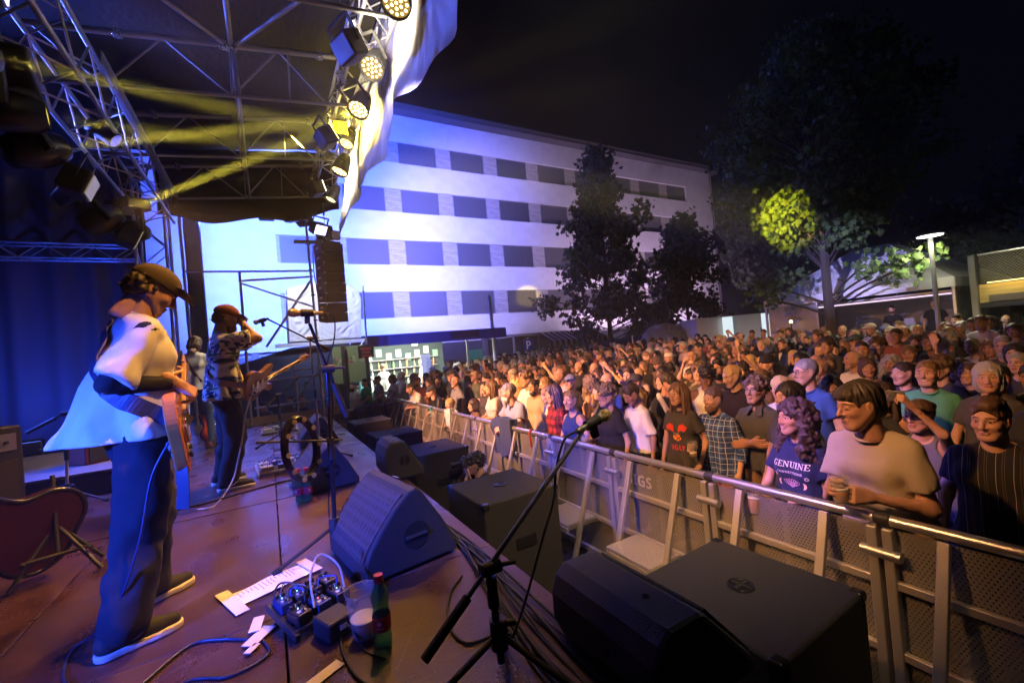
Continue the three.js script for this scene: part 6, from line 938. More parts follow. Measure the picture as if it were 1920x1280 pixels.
  const trF = (x, y, z) => { let d = 9; for (const p of tr) d = smin(d, cap(x, y, z, p), 0.03); d += lod === 2 ? 0 : 0.008 * bg * noise3(x * 12, y * 14 + z * 6, z * 12 + 3) + 0.004 * noise3(x * 26, y * 30, z * 26); d = smax(d, y - (1.02 - dy), 0.01); return o.shoes ? smax(d, (o.cuff ?? 0.05) - y, 0.006) : d; };
  const tb = bounds(tr, 0.04), trousers = sdfMesh(trF, tb[0], tb[1], o.trCell ?? (lod === 2 ? 0.04 : 0.021));
  return { body: mergeC(geos), shirt, trousers, HM: kid ? HM.clone().scale(V(1.12, 1.12, 1.12)) : HM, grip, shirtF, el, wr, sh, an, toe, u, kn };
}
const skins = [[0.43, 0.245, 0.165], [0.36, 0.195, 0.125], [0.29, 0.15, 0.09], [0.5, 0.31, 0.22], [0.2, 0.1, 0.06]].map((c) => M(c, 0.5, { vertexColors: true }));
const HC = { black: [0.012, 0.01, 0.009], dark: [0.03, 0.02, 0.014], brown: [0.075, 0.042, 0.022], light: [0.16, 0.095, 0.045], blond: [0.42, 0.29, 0.12], grey: [0.3, 0.29, 0.28], white: [0.6, 0.58, 0.56], red: [0.12, 0.03, 0.015] };
const hairMat = (c) => M(HC[c] ?? c, 0.55, { sheen: 0.0 });
const cloth = (c, o) => M(c, 0.9, { ...o });
function dress(t, F, o) {                        // adds body, clothes and hair to the thing
  part(t, 'body', F.body, skins[o.skin ?? 0]); part(t, o.topName ?? 'shirt', F.shirt, o.topMat ?? cloth(o.top ?? [0.03, 0.03, 0.035])); part(t, 'trousers', F.trousers, cloth(o.legs ?? [0.02, 0.022, 0.03]));
  const hc = o.hairCell ?? 0.0075;
  for (const [style, c, name] of o.hair ?? []) { const m = part(t, name ?? (/cap/.test(style) ? 'cap' : /beanie/.test(style) ? 'beanie' : /beard/.test(style) ? 'beard' : 'hair'), hairGeo(style, hc), /cap|beanie/.test(style) ? cloth(c) : hairMat(c)); m.matrix.copy(F.HM); m.matrix.decompose(m.position, m.quaternion, m.scale); }
  if (!o.neckline && !o.seat && (o.lod ?? 1) === 1) { const m = part(t, 'collar_band', new THREE.TorusGeometry(o.sex ? 0.062 : 0.066, 0.0095, 7, 28).scale(1.04, 1, 1).rotateX(Math.PI / 2 + 0.42), o.topMat ?? cloth(o.top ?? [0.03, 0.03, 0.035])); m.position.set(...F.u(0, 1.464, 0.002)); m.rotation.x = (o.lean ?? 3) * D2R; }
  if (o.glasses) { const r = 0.022, gs = [-1, 1].flatMap((s) => [new THREE.TorusGeometry(r, 0.0021, 5, 20).scale(1.1, 0.82, 1).translate(s * 0.033, 0.006, 0.099), bar([s * 0.056, 0.012, 0.095], [s * 0.08, 0.014, 0.0], 0.0018, 5)]); gs.push(bar([-0.01, 0.01, 0.101], [0.01, 0.01, 0.101], 0.002, 5)); const m = part(t, 'glasses', gs, M([0.02, 0.02, 0.025], 0.3)); m.matrix.copy(F.HM); m.matrix.decompose(m.position, m.quaternion, m.scale); }
}
const shoeF = (x, y, z) => { let d = smin(cap(x, y, z, [0, 0.05, -0.05, 0, 0.038, 0.1, 0.044, 0.034]), cap(x, y, z, [0, 0.04, 0.1, 0, 0.036, 0.17, 0.04, 0.033]), 0.03); d = smin(d, cap(x, y, z, [0, 0.06, -0.045, 0, 0.105, -0.04, 0.042, 0.045]), 0.03); d = smax(d, 0.02 - y, 0.004); return smax(d, y - 0.1, 0.008); };
const soleF = (x, y, z) => { let d = cap(x, 0.0, z, [0, 0, -0.05, 0, 0, 0.165, 0.05, 0.046]); d = smin(d, cap(x, 0, z, [0.006, 0, 0.12, 0.006, 0, 0.13, 0.054, 0.05]), 0.03); return smax(d, Math.abs(y - 0.014) - 0.015, 0.006); };
function shoes(t, F, upper, sole, accent) { for (const s of ['L', 'R']) { const a = F.an[s], q = F.toe(s), yaw = Math.atan2(q[0] - a[0], q[2] - a[2]), m = part(t, 'shoe', cacheG.shoe ??= sdfMesh(shoeF, [-0.07, 0, -0.11], [0.07, 0.12, 0.23], 0.006), upper); m.position.set(a[0], 0, a[2]); m.rotation.y = yaw; part(m, 'sole', cacheG.sole ??= sdfMesh(soleF, [-0.08, -0.01, -0.12], [0.08, 0.045, 0.24], 0.005), sole); if (accent) { for (const k of [-1, 1]) part(m, 'side_stripe', tube([[k * 0.05, 0.06, -0.03], [k * 0.05, 0.05, 0.03], [k * 0.045, 0.075, 0.07]], 0.005, 5), accent); part(m, 'laces', [0, 1, 2, 3].map((i) => bar([-0.024, 0.084 - i * 0.007, 0.025 + i * 0.022], [0.024, 0.086 - i * 0.007, 0.03 + i * 0.022], 0.004, 5)), accent); } } }
// a patch that follows a cloth: marches from in front (or behind) onto its surface
function patch(f, pts, lift = 0.004) { return pts.map(([x, y, z, dx, dy, dz]) => { const p = V(x, y, z), d = V(dx, dy, dz).normalize(); let run = 0; for (let i = 0; i < 90 && run < 1.1; i++) { const s = f(p.x, p.y, p.z) - lift; if (s < 0.0006) break; const st = Math.min(s * 0.7, 0.05); run += st; p.addScaledVector(d, st); } return run < 1.1 ? p : p.addScaledVector(d, 0.5 - run); }); }
function printPatch(f, u, cx, cy, w, h, n = 14) {
  const pts = []; for (let j = 0; j <= n; j++) for (let i = 0; i <= n; i++) { const p = u(cx + (i / n - 0.5) * w, cy + (j / n - 0.5) * h, 0.45); pts.push([...p, 0, 0, -1]); }
  const P3 = patch(f, pts, 0.003), pos = [], uv = [], idx = []; P3.forEach((p, k) => { pos.push(p.x, p.y, p.z); uv.push((k % (n + 1)) / n, Math.floor(k / (n + 1)) / n); });
  for (let j = 0; j < n; j++) for (let i = 0; i < n; i++) { const a = j * (n + 1) + i; idx.push(a, a + 1, a + n + 2, a, a + n + 2, a + n + 1); }
  const g = new THREE.BufferGeometry(); g.setAttribute('position', new THREE.Float32BufferAttribute(pos, 3)); g.setAttribute('uv', new THREE.Float32BufferAttribute(uv, 2)); g.setIndex(idx); g.computeVertexNormals(); return g;
}
function ribbon(pts, normals, w, th) {           // a strap: flat band along points
  const c = new THREE.CatmullRomCurve3(pts), n = pts.length * 5, nc = new THREE.CatmullRomCurve3(normals), pos = [], idx = [];
  for (let i = 0; i <= n; i++) { const p = c.getPoint(i / n), t = c.getTangent(i / n), N = nc.getPoint(i / n).normalize(), s = t.clone().cross(N).normalize(), M_ = s.clone().cross(t); for (const [a, b] of [[-1, 0], [1, 0], [1, 1], [-1, 1]]) { const q = p.clone().addScaledVector(s, a * w / 2).addScaledVector(M_, b * th); pos.push(q.x, q.y, q.z); } }
  for (let i = 0; i < n; i++) for (let k = 0; k < 4; k++) { const a = i * 4 + k, b = i * 4 + (k + 1) % 4; idx.push(a, b, b + 4, a, b + 4, a + 4); }
  idx.push(0, 2, 1, 0, 3, 2); const e = n * 4; idx.push(e, e + 1, e + 2, e, e + 2, e + 3);
  const g = new THREE.BufferGeometry(); g.setAttribute('position', new THREE.Float32BufferAttribute(pos, 3)); g.setIndex(idx); const r = g.toNonIndexed(); r.computeVertexNormals(); return r;
}
// image-left and towards-the-lens directions only serve to say which way people look: angle from "along the rail" towards the stage edge
const facing = (f) => { const a = f * D2R, dx = -0.87 * Math.cos(a) - 0.49 * Math.sin(a), dz = -0.49 * Math.cos(a) + 0.87 * Math.sin(a); return Math.atan2(dx, dz); };
function person(label, x, y, z, yaw, k, o, group) { const t = thing('person', label, 'person', [x, y, z], yaw, group), F = figure(o); t.scale.setScalar(k); dress(t, F, o); t.updateMatrixWorld(true); return [t, F]; }
// ---------------------------------------------------------------- the band
const rep = (t, k) => { t.repeat.set(k, k); return t; };
const PLAID = (a, b, c) => rep(canvasTex(128, 128, (g, w, h) => { g.fillStyle = a; g.fillRect(0, 0, w, h); g.fillStyle = b; g.globalAlpha = 0.55; g.fillRect(0, 0, w / 2, h); g.fillRect(0, 0, w, h / 2); g.globalAlpha = 0.9; g.fillStyle = c; for (const q of [30, 94]) { g.fillRect(q, 0, 5, h); g.fillRect(0, q, w, 5); } }), 9);
const floral = (bg, cols, k = 4, seedN = 40) => rep(canvasTex(256, 256, (g, w, h) => { g.fillStyle = bg; g.fillRect(0, 0, w, h); for (let i = 0; i < seedN; i++) { const x = rnd() * w, y = rnd() * h, a = rnd() * 6.28, L = rr(18, 46), wd = rr(5, 14); g.fillStyle = pick(cols); for (const [ox, oy] of [[0, 0], [w, 0], [-w, 0], [0, h], [0, -h]]) { g.save(); g.translate(x + ox, y + oy); g.rotate(a); g.beginPath(); g.ellipse(0, 0, L, wd, 0, 0, 7); g.fill(); g.restore(); } } }), k);
{
  const o = { pose: 'down', arms: { R: [-0.18, 1.13, 0.12], poleR: [-0.1, -0.5, -1], dirR: [0.05, -0.8, 0.5], palmR: [0.5, -0.1, -0.8], handR: 'pluck', L: [0.42, 1.16, 0.24], poleL: [0.5, -1, -0.2], handL: 'grip', palmL: [-0.2, 0.3, -1] }, lean: 6, head: 'man', headCell: 0.0042, handCell: 0.0038, pitch: 32, turn: -9, loose: 1.35, hem: 0.885, sleeve: 0.9, sleeveR: 1.12, shirtCell: 0.013, trCell: 0.016, baggy: 2.3, shoes: 1, cuff: 0.045, armR: 1, feet: { R: [-0.187, 0.085, -0.142], L: [0.203, 0.085, 0.05] }, toe: { R: -3, L: 12 },
    extra: [P([0.02, 1.2, -0.05], [0.04, 0.86, -0.15], 0.1, 0.14), P([-0.04, 1.15, 0.02], [-0.07, 0.82, 0.04], 0.1, 0.12)], topMat: M([0.55, 0.53, 0.49], 0.92, { bumpMap: fine, bumpScale: 0.001 }), legs: [0.006, 0.006, 0.012], hair: [['nape', 'dark', 'hair'], ['cap', [0.045, 0.03, 0.018]]], hairCell: 0.005, skin: 1 };
  const [t, F] = person('bass player in a loose white T-shirt and dark cap plucking his bass in the left foreground', -0.57, S, -2.72, 115 * D2R, 0.985, o);
  t.userData.label = 'bass player in loose white T-shirt and dark cap in the left foreground';
  shoes(t, F, M([0.015, 0.015, 0.017], 0.85), M([0.55, 0.5, 0.4], 0.7), M([0.6, 0.56, 0.48], 0.7));
  part(t, 'arm_sleeve', bar(V(...F.el.R).lerp(V(...F.sh.R), 0.15).toArray(), V(...F.el.R).lerp(V(...F.wr.R), 0.93).toArray(), 0.0435, 16, 0.0335), M([0.006, 0.006, 0.007], 0.9)); t.children.at(-1).geometry = (() => { const f = (x, y, z) => Math.min(cap(x, y, z, P(F.sh.R, F.el.R, 0.055, 0.0455)), cap(x, y, z, P(F.el.R, F.wr.R, 0.0455, 0.0325))) + 0.003 * noise3(x * 40, y * 60, z * 40); const e = V(...F.wr.R).sub(V(...F.el.R)), L = e.length(); e.normalize(); const b = bounds([P(F.sh.R, F.wr.R, 0.07, 0.07), P(F.el.R, F.el.R, 0.07)], 0.02); return sdfMesh((x, y, z) => smax(f(x, y, z), (x - F.el.R[0]) * e.x + (y - F.el.R[1]) * e.y + (z - F.el.R[2]) * e.z - L * 0.93, 0.004), b[0], b[1], 0.011); })();
  part(t, 'ear_monitor', [new THREE.SphereGeometry(0.012, 10, 8).translate(-0.082, 0, 0.0), tube([[-0.084, 0, 0], [-0.09, 0.03, -0.02], [-0.07, -0.03, -0.06], [-0.05, -0.08, -0.085]], 0.003, 5)], black); { const m = t.children.at(-1); m.matrix.copy(F.HM); m.matrix.decompose(m.position, m.quaternion, m.scale); }
  // strap across the back
  const strapPts = [[0.145, 1.43, 0.1], [0.135, 1.5, 0]].map(([x, y, z]) => V(...F.u(x, y, z))), bp = patch(F.shirtF, Array.from({ length: 15 }, (_, i) => [0.12 - 0.285 * i / 14, 1.44 - 0.36 * i / 14, -0.6, 0, 0, 1]), 0.01);
  const sp = patch(F.shirtF, [[-0.7, 1.05, -0.05, 1, 0, 0.0], [-0.7, 0.99, 0.04, 1, 0, 0]], 0.01), pts = [...patch(F.shirtF, [[0.12, 1.9, 0.05, 0, -1, 0], [0.125, 1.9, -0.02, 0, -1, 0], [0.125, 1.9, -0.06, 0, -1, 0]], 0.01), ...bp, ...sp, V(-0.26, 0.93, 0.14)];
  const nor = pts.map((p, i) => (i < 3 ? V(0, 1, -0.2) : i < 15 ? V(-0.15, 0.15, -1) : i < 18 ? V(-0.6, 0, -0.7) : V(-1, 0, 0)));
  const strapM = M([0.03, 0.03, 0.05], 0.45, { bumpMap: fine, bumpScale: 0.001 });
  { const s = single('guitar_strap', 'broad dark leather strap across the back of the bass player', 'strap', ribbon(pts, nor, 0.075, 0.005), strapM); s.position.copy(t.position); s.rotation.copy(t.rotation); s.scale.copy(t.scale); }
  single('strap_tail', 'loose end of leather strap hanging from the bass body', 'strap', ribbon([V(-0.4, 2.03, -2.47), V(-0.375, 1.96, -2.45), V(-0.365, 1.85, -2.44), V(-0.375, 1.72, -2.45)], [V(-0.5, 0, 1), V(-0.5, 0, 1), V(-0.6, 0, 1), V(-0.5, 0, 1)], 0.055, 0.005), strapM);
  const g = guitar('bass_guitar', 'orange sunburst bass held at the hip of the player in white', 1.08, M([0.5, 0.16, 0.03], 0.22, { clearcoat: 0.6 }), M([0.6, 0.55, 0.48], 0.35), { neck: 0.72 });
  const y = V(-0.1, 0.32, -0.94).normalize(), z = V(0.93, 0.05, 0.02); z.addScaledVector(y, -z.dot(y)).normalize(); g.quaternion.setFromRotationMatrix(new THREE.Matrix4().makeBasis(y.clone().cross(z), y, z)); g.position.set(-0.385, 2.09, -2.58);
}
{
  const hm = floral('#c9c6b4', ['#29416b', '#3d5a35', '#d9d5c4', '#22345c', '#7d8f5a', '#16203a', '#e4dcc6'], 3.2, 70);
  const o = { arms: { L: [0.05, 1.545, 0.205], R: [-0.055, 1.555, 0.2], poleL: [0.75, -0.6, 0.5], poleR: [-0.75, -0.7, 0.5], hand: 'grip', palmL: [-0.9, 0, -0.5], palmR: [0.9, 0, -0.5], dirL: [-0.5, 0.7, 0.1], dirR: [0.5, 0.7, 0.1] }, lean: 4, head: 'man', headCell: 0.0055, pitch: 14, loose: 1.5, hem: 0.84, sleeve: 0.8, sleeveR: 1.2, shirtCell: 0.014, topMat: M('#ffffff', 0.85, { map: hm }), legs: [0.012, 0.013, 0.018], baggy: 2.1, shoes: 1, cuff: 0.05, hair: [['nape', 'brown', 'hair'], ['cap', [0.16, 0.035, 0.025]], ['beard', 'brown']], skin: 0, feet: { R: [-0.13, 0.085, -0.02], L: [0.2, 0.085, -0.06] }, toe: { R: -8, L: 14 } };
  const [t, F] = person('singing guitarist in patterned shirt and red cap playing harmonica into a microphone', -0.4, S, -5.2, 96 * D2R, 1.04, o); t.userData.label = 'guitarist in patterned shirt and red cap playing harmonica at the microphone';
  shoes(t, F, M([0.02, 0.02, 0.024], 0.85), M([0.75, 0.73, 0.7], 0.6), M([0.75, 0.73, 0.7], 0.6));
  const bp = patch(F.shirtF, Array.from({ length: 12 }, (_, i) => [0.12 - 0.27 * i / 11, 1.44 - 0.4 * i / 11, -0.6, 0, 0, 1]), 0.01), pts = [...patch(F.shirtF, [[0.13, 1.9, -0.01, 0, -1, 0]], 0.01), ...bp, ...patch(F.shirtF, [[-0.7, 1.0, -0.02, 1, 0, 0]], 0.006), V(-0.2, 0.95, 0.17)];
  { const s = single('guitar_strap', 'light strap across the patterned shirt of the singing guitarist', 'strap', ribbon(pts, pts.map((p, i) => (i === 0 ? V(0, 1, -0.3) : i < 13 ? V(-0.1, 0.15, -1) : V(-1, 0, 0))), 0.055, 0.004), M([0.3, 0.2, 0.22], 0.6)); s.position.copy(t.position); s.rotation.copy(t.rotation); s.scale.copy(t.scale); }
  const g = guitar('electric_guitar', 'brown electric guitar hanging before the singing guitarist', 0.92, M([0.24, 0.11, 0.06], 0.25, { clearcoat: 0.6 }), M([0.7, 0.66, 0.6], 0.35)), y = V(0.62, 0.3, -0.7).normalize(), z = V(0.9, 0.1, -0.35); z.addScaledVector(y, -z.dot(y)).normalize(); g.quaternion.setFromRotationMatrix(new THREE.Matrix4().makeBasis(y.clone().cross(z), y, z)); g.position.set(-0.1, 2.17, -5.17);
  const h = t.localToWorld(V(0, 1.6, 0.17)); const hc = single('harmonica', 'small harmonica cupped at the mouth of the singing guitarist', 'harmonica', rbox(0.11, 0.026, 0.022, 0, 0, 0, 0.006), M([0.6, 0.6, 0.62], 0.2, { metalness: 1 })); hc.position.copy(h); hc.rotation.y = 88 * D2R;
  microphone('dark microphone on the boom before the face of the singing guitarist', [0.04, 2.835, -5.235], [-0.1, 2.8, -5.3], blackGloss, grey);
}
{
  const o = { arms: { L: [0.16, 1.04, 0.26], R: [-0.14, 1.02, 0.24], hand: 'grip' }, lean: 8, head: 'man', pitch: 35, loose: 1.35, hem: 0.9, sleeve: 1.4, topMat: M([0.66, 0.65, 0.64], 0.9), legs: [0.045, 0.07, 0.16], baggy: 1.3, shoes: 1, hair: [['bob', 'brown']], feet: { L: [0.24, 0.085, 0.02], R: [-0.18, 0.085, -0.05] } };
  const [t, F] = person('guitarist with brown hair in a white shirt seen from behind at the back', -1.0, S, -8.2, 165 * D2R, 1.0, o); shoes(t, F, M([0.16, 0.05, 0.02], 0.5), M([0.05, 0.03, 0.02], 0.7));
  const pts = [...patch(F.shirtF, [[0.1, 1.9, 0, 0, -1, 0]]), ...patch(F.shirtF, [[0.1, 1.44], [0.03, 1.3], [-0.06, 1.14], [-0.13, 1.02]].map(([x, y]) => [x, y, -0.6, 0, 0, 1]))]; const s = single('guitar_strap', 'thin brown strap across the white shirt of the farthest guitarist', 'strap', ribbon(pts, pts.map((p, i) => (i ? V(0, 0.1, -1) : V(0, 1, -0.3))), 0.045, 0.004), M([0.14, 0.06, 0.03], 0.6)); s.position.copy(t.position); s.rotation.copy(t.rotation); s.scale.copy(t.scale);
}
// ---------------------------------------------------------------- people one can tell apart in the crowd
const cupAt = (t, F, s, label, fill) => { const p = t.localToWorld(F.grip[s].clone()); const c = cup(label, [p.x, p.y - 0.075, p.z], fill); c.scale.setScalar(1.12); return c; };
const H1 = { headCell: 0.0043, hairCell: 0.0055, handCell: 0.0042, shirtCell: 0.0145 }, H2 = { headCell: 0.0056, hairCell: 0.0075 }, H3 = { headCell: 0.0085, hairCell: 0.011, handCell: 0.008, shirtCell: 0.024 };
const rows = [   // label, x, z, k, body angle, head angle, sex, looks
  ['tall dark haired man in a grey T-shirt holding a beer at the rail', 3.2, -1.2, 1.1, 20, -5, 'm', { ...H1, pose: 'cup2', arms: { L: [0.1, 1.16, 0.3], R: [-0.05, 1.19, 0.35] }, head: 'lean_man', shut: 1, lean: 14, pitch: 4, hair: [['mop', [0.035, 0.028, 0.024]]], top: [0.3, 0.255, 0.19], sleeve: 0.72, legs: [0.1, 0.09, 0.08], skin: 1, cup: ['R', 0.5] }],
  ['young man in a black shirt with thin white stripes at the right', 3.75, -0.86, 0.99, 32, 22, 'm', { ...H1, head: 'man', hair: [['quiff', 'brown']], tex: 'stripe', neckline: 'v', skin: 0, pitch: 4, legs: [0.02, 0.02, 0.025] }],
  ['curly haired woman in a navy T-shirt with white lettering holding a beer at the rail', 3.28, -1.72, 0.99, 24, 4, 'f', { ...H1, pose: 'cupR', smile: 1, hair: [['curly', [0.045, 0.025, 0.025]]], top: [0.012, 0.018, 0.075], print: 'genuine', cup: ['R', 0.72], arms: { L: [-0.02, 1.02, 0.2], R: [-0.14, 1.06, 0.34], palmL: [0, 0, -1] } }],
  ['woman with sleek dark hair peering out behind the curly haired woman', 3.85, -2.05, 1.02, 25, 8, 'f', { ...H2, hair: [['bob', 'black']], top: [0.05, 0.05, 0.055] }],
  ['man with grey hair and glasses in a blue shirt lit violet', 4.85, -2.4, 1.1, 24, 2, 'm', { ...H2, head: 'lean_man', hair: [['short', [0.16, 0.15, 0.15]]], glasses: 1, top: [0.02, 0.06, 0.25] }],
  ['blond boy in a pale T-shirt between the two bespectacled men', 4.75, -2.62, 1.0, 40, 42, 'm', { ...H2, head: 'child', hair: [['fringe', 'blond']], top: [0.5, 0.46, 0.4], build: 0.85 }],
  ['man with glasses and wavy brown hair standing with crossed arms in a dark shirt', 4.2, -2.55, 1.03, 26, 28, 'm', { ...H1, pose: 'crossed', head: 'lean_man', pitch: -5, hair: [['curlshort', 'brown']], glasses: 1, top: [0.055, 0.056, 0.062], neckline: 'v', collar: 1, legs: [0.2, 0.12, 0.06], skin: 1 }],
  ['man in a blue plaid shirt with orange trousers holding a cup', 4.02, -2.9, 0.98, 28, 20, 'm', { ...H1, pose: 'cupR', hair: [['short', 'brown'], ['beard', [0.14, 0.08, 0.05]]], tex: 'plaidblue', sleeve: 1.5, hem: 0.8, legs: [0.42, 0.11, 0.03], skin: 3, cup: ['R', 0.2] }],
  ['fair haired man in a black jacket looking down behind the plaid shirt', 4.85, -3.2, 1.07, 22, 8, 'm', { ...H2, pitch: 14, hair: [['short', 'blond']], top: [0.02, 0.012, 0.016], sleeve: 1.8, skin: 3 }],
  ['long haired woman in a dark T-shirt with a red winged print', 3.85, -3.2, 1.0, 36, 30, 'f', { ...H1, hair: [['long', [0.11, 0.06, 0.03]]], top: [0.045, 0.042, 0.04], print: 'wings', legs: [0.012, 0.012, 0.014], arms: { L: [0.22, 0.9, 0.1], R: [-0.2, 0.86, 0.14] } }],
  ['dark haired man with a cream jumper knotted over his black T-shirt', 4.6, -4.0, 1.02, 70, 120, 'm', { ...H2, pitch: 14, hair: [['fringe', 'dark']], top: [0.012, 0.012, 0.014], jumper: 1, skin: 1 }],
  ['woman with short dark hair in a white T-shirt looking down', 3.7, -3.7, 1.0, 24, 20, 'f', { ...H1, pitch: 30, hair: [['short', 'dark']], top: [0.72, 0.7, 0.64], legs: [0.012, 0.012, 0.014], sleeve: 0.8, hem: 0.95, skin: 1 }],
  ['woman with glasses and pinned up hair in a black top holding a cup', 3.4, -3.82, 1.0, 27, 16, 'f', { ...H1, pose: 'cupR', head: 'lean_woman', smile: 1, hair: [['curlshort', [0.14, 0.1, 0.075]], ['bun', [0.14, 0.1, 0.075]]], glasses: 1, top: [0.012, 0.011, 0.013], neckline: 'scoop', cup: ['R', 0.1] }],
  ['child with a brown bob seen from behind next to the white T-shirt', 4.1, -4.0, 0.92, -60, -60, 'k', { ...H2, hair: [['bob', 'brown']], top: [0.06, 0.03, 0.03] }],
  ['dark skinned man in a white vest looking down at his hands', 5.05, -3.75, 1.06, 70, 80, 'm', { ...H2, pitch: 38, hair: [['curlshort', 'black']], top: [0.66, 0.64, 0.66], sleeve: 0, neckline: 'scoop', skin: 4, shut: 1 }],
  ['fair woman in a navy tank top with a cup at the rail', 3.2, -4.25, 0.97, 32, 46, 'f', { ...H1, pose: 'cupR', hair: [['bun', 'light']], top: [0.015, 0.03, 0.12], sleeve: 0, neckline: 'scoop', cup: ['R', 0] }],
  ['woman with violet lit dark hair in a red plaid shirt at the rail', 3.35, -4.82, 0.99, 26, 12, 'f', { ...H1, pitch: 6, hair: [['long', [0.05, 0.03, 0.06]]], tex: 'plaidred', sleeve: 1.6, hem: 0.8 }],
  ['blonde woman leaning close behind the red plaid shirt', 3.65, -5.4, 0.94, 20, 14, 'f', { ...H2, pitch: 15, hair: [['bob', 'light']], top: [0.6, 0.5, 0.36], sleeve: 1.5 }],
  ['smiling bearded man in a beige shirt behind the grey bearded man', 3.75, -5.95, 0.99, 36, 50, 'm', { ...H2, smile: 1, pitch: 8, hair: [['short', 'dark'], ['beard', 'dark']], top: [0.35, 0.26, 0.16], sleeve: 1.7 }],
  ['stout man with a white beard in a grey T-shirt leaning on the rail', 3.18, -5.5, 1.02, 29, 8, 'm', { ...H1, pose: 'rail', head: 'stout_man', belly: 1, build: 1.1, hair: [['short', [0.14, 0.13, 0.13]], ['longbeard', [0.42, 0.41, 0.42]]], top: [0.2, 0.21, 0.24], neckline: 'v', legs: [0.08, 0.08, 0.1] }],
  ['long haired woman in profile wearing a pale top beyond the bearded man', 3.4, -6.8, 0.99, 24, 10, 'f', { ...H2, hair: [['long', 'brown']], top: [0.42, 0.38, 0.4], arms: { L: [0.05, 1.1, 0.3], R: [-0.1, 1.05, 0.32] } }],
  ['small girl with brown bangs standing at the rail', 3.16, -7.1, 0.8, 30, 26, 'k', { ...H2, hair: [['bob', 'dark']], top: [0.1, 0.06, 0.05] }],
  ['blond toddler in a white shirt lifted to the rail', 3.12, -7.85, 0.8, 32, 44, 'k', { ...H2, pose: 'rail', hair: [['fringe', 'blond']], top: [0.62, 0.64, 0.66], skin: 3 }],
  ['man in a black leather jacket and dark cap leaning over the rail', 3.2, -8.8, 0.95, 28, 10, 'm', { ...H2, pose: 'rail', lean: 24, head: 'lean_man', glasses: 1, hair: [['beanie', [0.02, 0.02, 0.024]]], topMat: M([0.012, 0.012, 0.016], 0.35), sleeve: 1.75 }],
  ['heavy man in a white polo shirt with folded hands on the rail', 3.12, -10.0, 0.97, 30, 30, 'm', { ...H2, pose: 'rail', lean: 24, pitch: 18, head: 'stout_man', hair: [['short', 'dark']], top: [0.6, 0.58, 0.54] }],
  ['man with glasses in a grey T-shirt towering behind the leather jacket', 3.75, -9.35, 0.98, 34, 38, 'm', { ...H2, head: 'lean_man', glasses: 1, hair: [['ring', 'light']], top: [0.2, 0.21, 0.24] }],
  ['woman with dark curls in an orange top behind the white polo', 3.55, -10.6, 0.95, 34, 50, 'f', { ...H2, smile: 1, hair: [['curly', 'dark']], top: [0.5, 0.2, 0.04] }],
  ['smiling woman in a dark jacket over a blue top behind the small girl', 3.7, -7.7, 0.94, 40, 62, 'f', { ...H2, smile: 1, hair: [['bun', 'dark']], top: [0.03, 0.025, 0.04], sleeve: 1.7 }],
  ['man with a backwards cap and glasses above the bearded man', 4.25, -7.45, 1.07, 40, 48, 'm', { ...H2, glasses: 1, hair: [['backcap', [0.16, 0.15, 0.13]]], top: [0.6, 0.55, 0.42] }],
  ['bearded man with glasses and blue lit face resting his chin on his hand', 4.15, -7.95, 1.0, 40, 54, 'm', { ...H2, glasses: 1, hair: [['short', 'dark'], ['beard', 'dark']], top: [0.55, 0.5, 0.55], arms: { R: [-0.05, 1.42, 0.22], dirR: [0.1, 0.9, -0.2] } }],
  ['woman with long wavy hair in a black tank top and bare arms', 5.3, -6.2, 1.01, 42, 50, 'f', { ...H2, smile: 1, hair: [['long', 'brown']], top: [0.012, 0.012, 0.014], sleeve: 0, neckline: 'scoop' }],
  ['man with glasses in a turquoise shirt in profile', 5.6, -7.7, 1.05, 22, 12, 'm', { ...H2, glasses: 1, hair: [['short', 'black']], top: [0.04, 0.36, 0.36] }],
  ['woman with bushy grey brown curls and orange top seen from behind', 4.5, -5.45, 1.0, -40, -50, 'f', { ...H2, hair: [['curly', [0.14, 0.095, 0.06]]], top: [0.5, 0.28, 0.04], sleeve: 0, neckline: 'scoop' }],
  ['person in a black beanie in the middle of the crowd', 6.5, -3.75, 1.05, 26, 14, 'm', { ...H2, hair: [['beanie', [0.008, 0.008, 0.01]]], top: [0.02, 0.02, 0.02] }],
  ['man in a white cap in the middle of the crowd', 8.1, -6.9, 1.02, 30, 20, 'm', { ...H2, hair: [['backcap', [0.62, 0.58, 0.52]]], top: [0.1, 0.08, 0.07] }],
  ['person in a brown woollen beanie looking down in mid crowd', 7.05, -6.3, 1.03, 30, 30, 'm', { ...H2, pitch: 25, hair: [['beanie', [0.1, 0.07, 0.06]]], top: [0.15, 0.1, 0.06] }],
  ['bald grinning man in a white T-shirt in mid crowd', 7.2, -5.6, 1.08, 36, 24, 'm', { ...H2, smile: 1, head: 'lean_man', hair: [['ring', 'grey']], top: [0.66, 0.64, 0.6] }],
  ['man with receding dark hair in a striped grey shirt in mid crowd', 6.75, -4.75, 1.07, 34, 22, 'm', { ...H2, head: 'stout_man', hair: [['short', 'dark']], top: [0.42, 0.42, 0.4] }],
  ['woman with hidden face holding a small camera up with bare arms', 4.12, -1.3, 0.96, 26, 18, 'f', { ...H1, pose: 'phone', hair: [['bun', 'brown']], top: [0.1, 0.1, 0.1], sleeve: 0, neckline: 'scoop', camera: 1 }],
  ['broad faced man in a green T-shirt behind the raised camera', 5.7, -1.72, 1.04, 36, 30, 'm', { ...H2, head: 'stout_man', smile: 1, pitch: -4, hair: [['short', 'light']], top: [0.06, 0.24, 0.13] }],
  ['woman with short grey hair near the right edge', 5.45, -1.25, 1.04, 40, 40, 'f', { ...H2, hair: [['bob', 'grey']], top: [0.05, 0.05, 0.055] }],
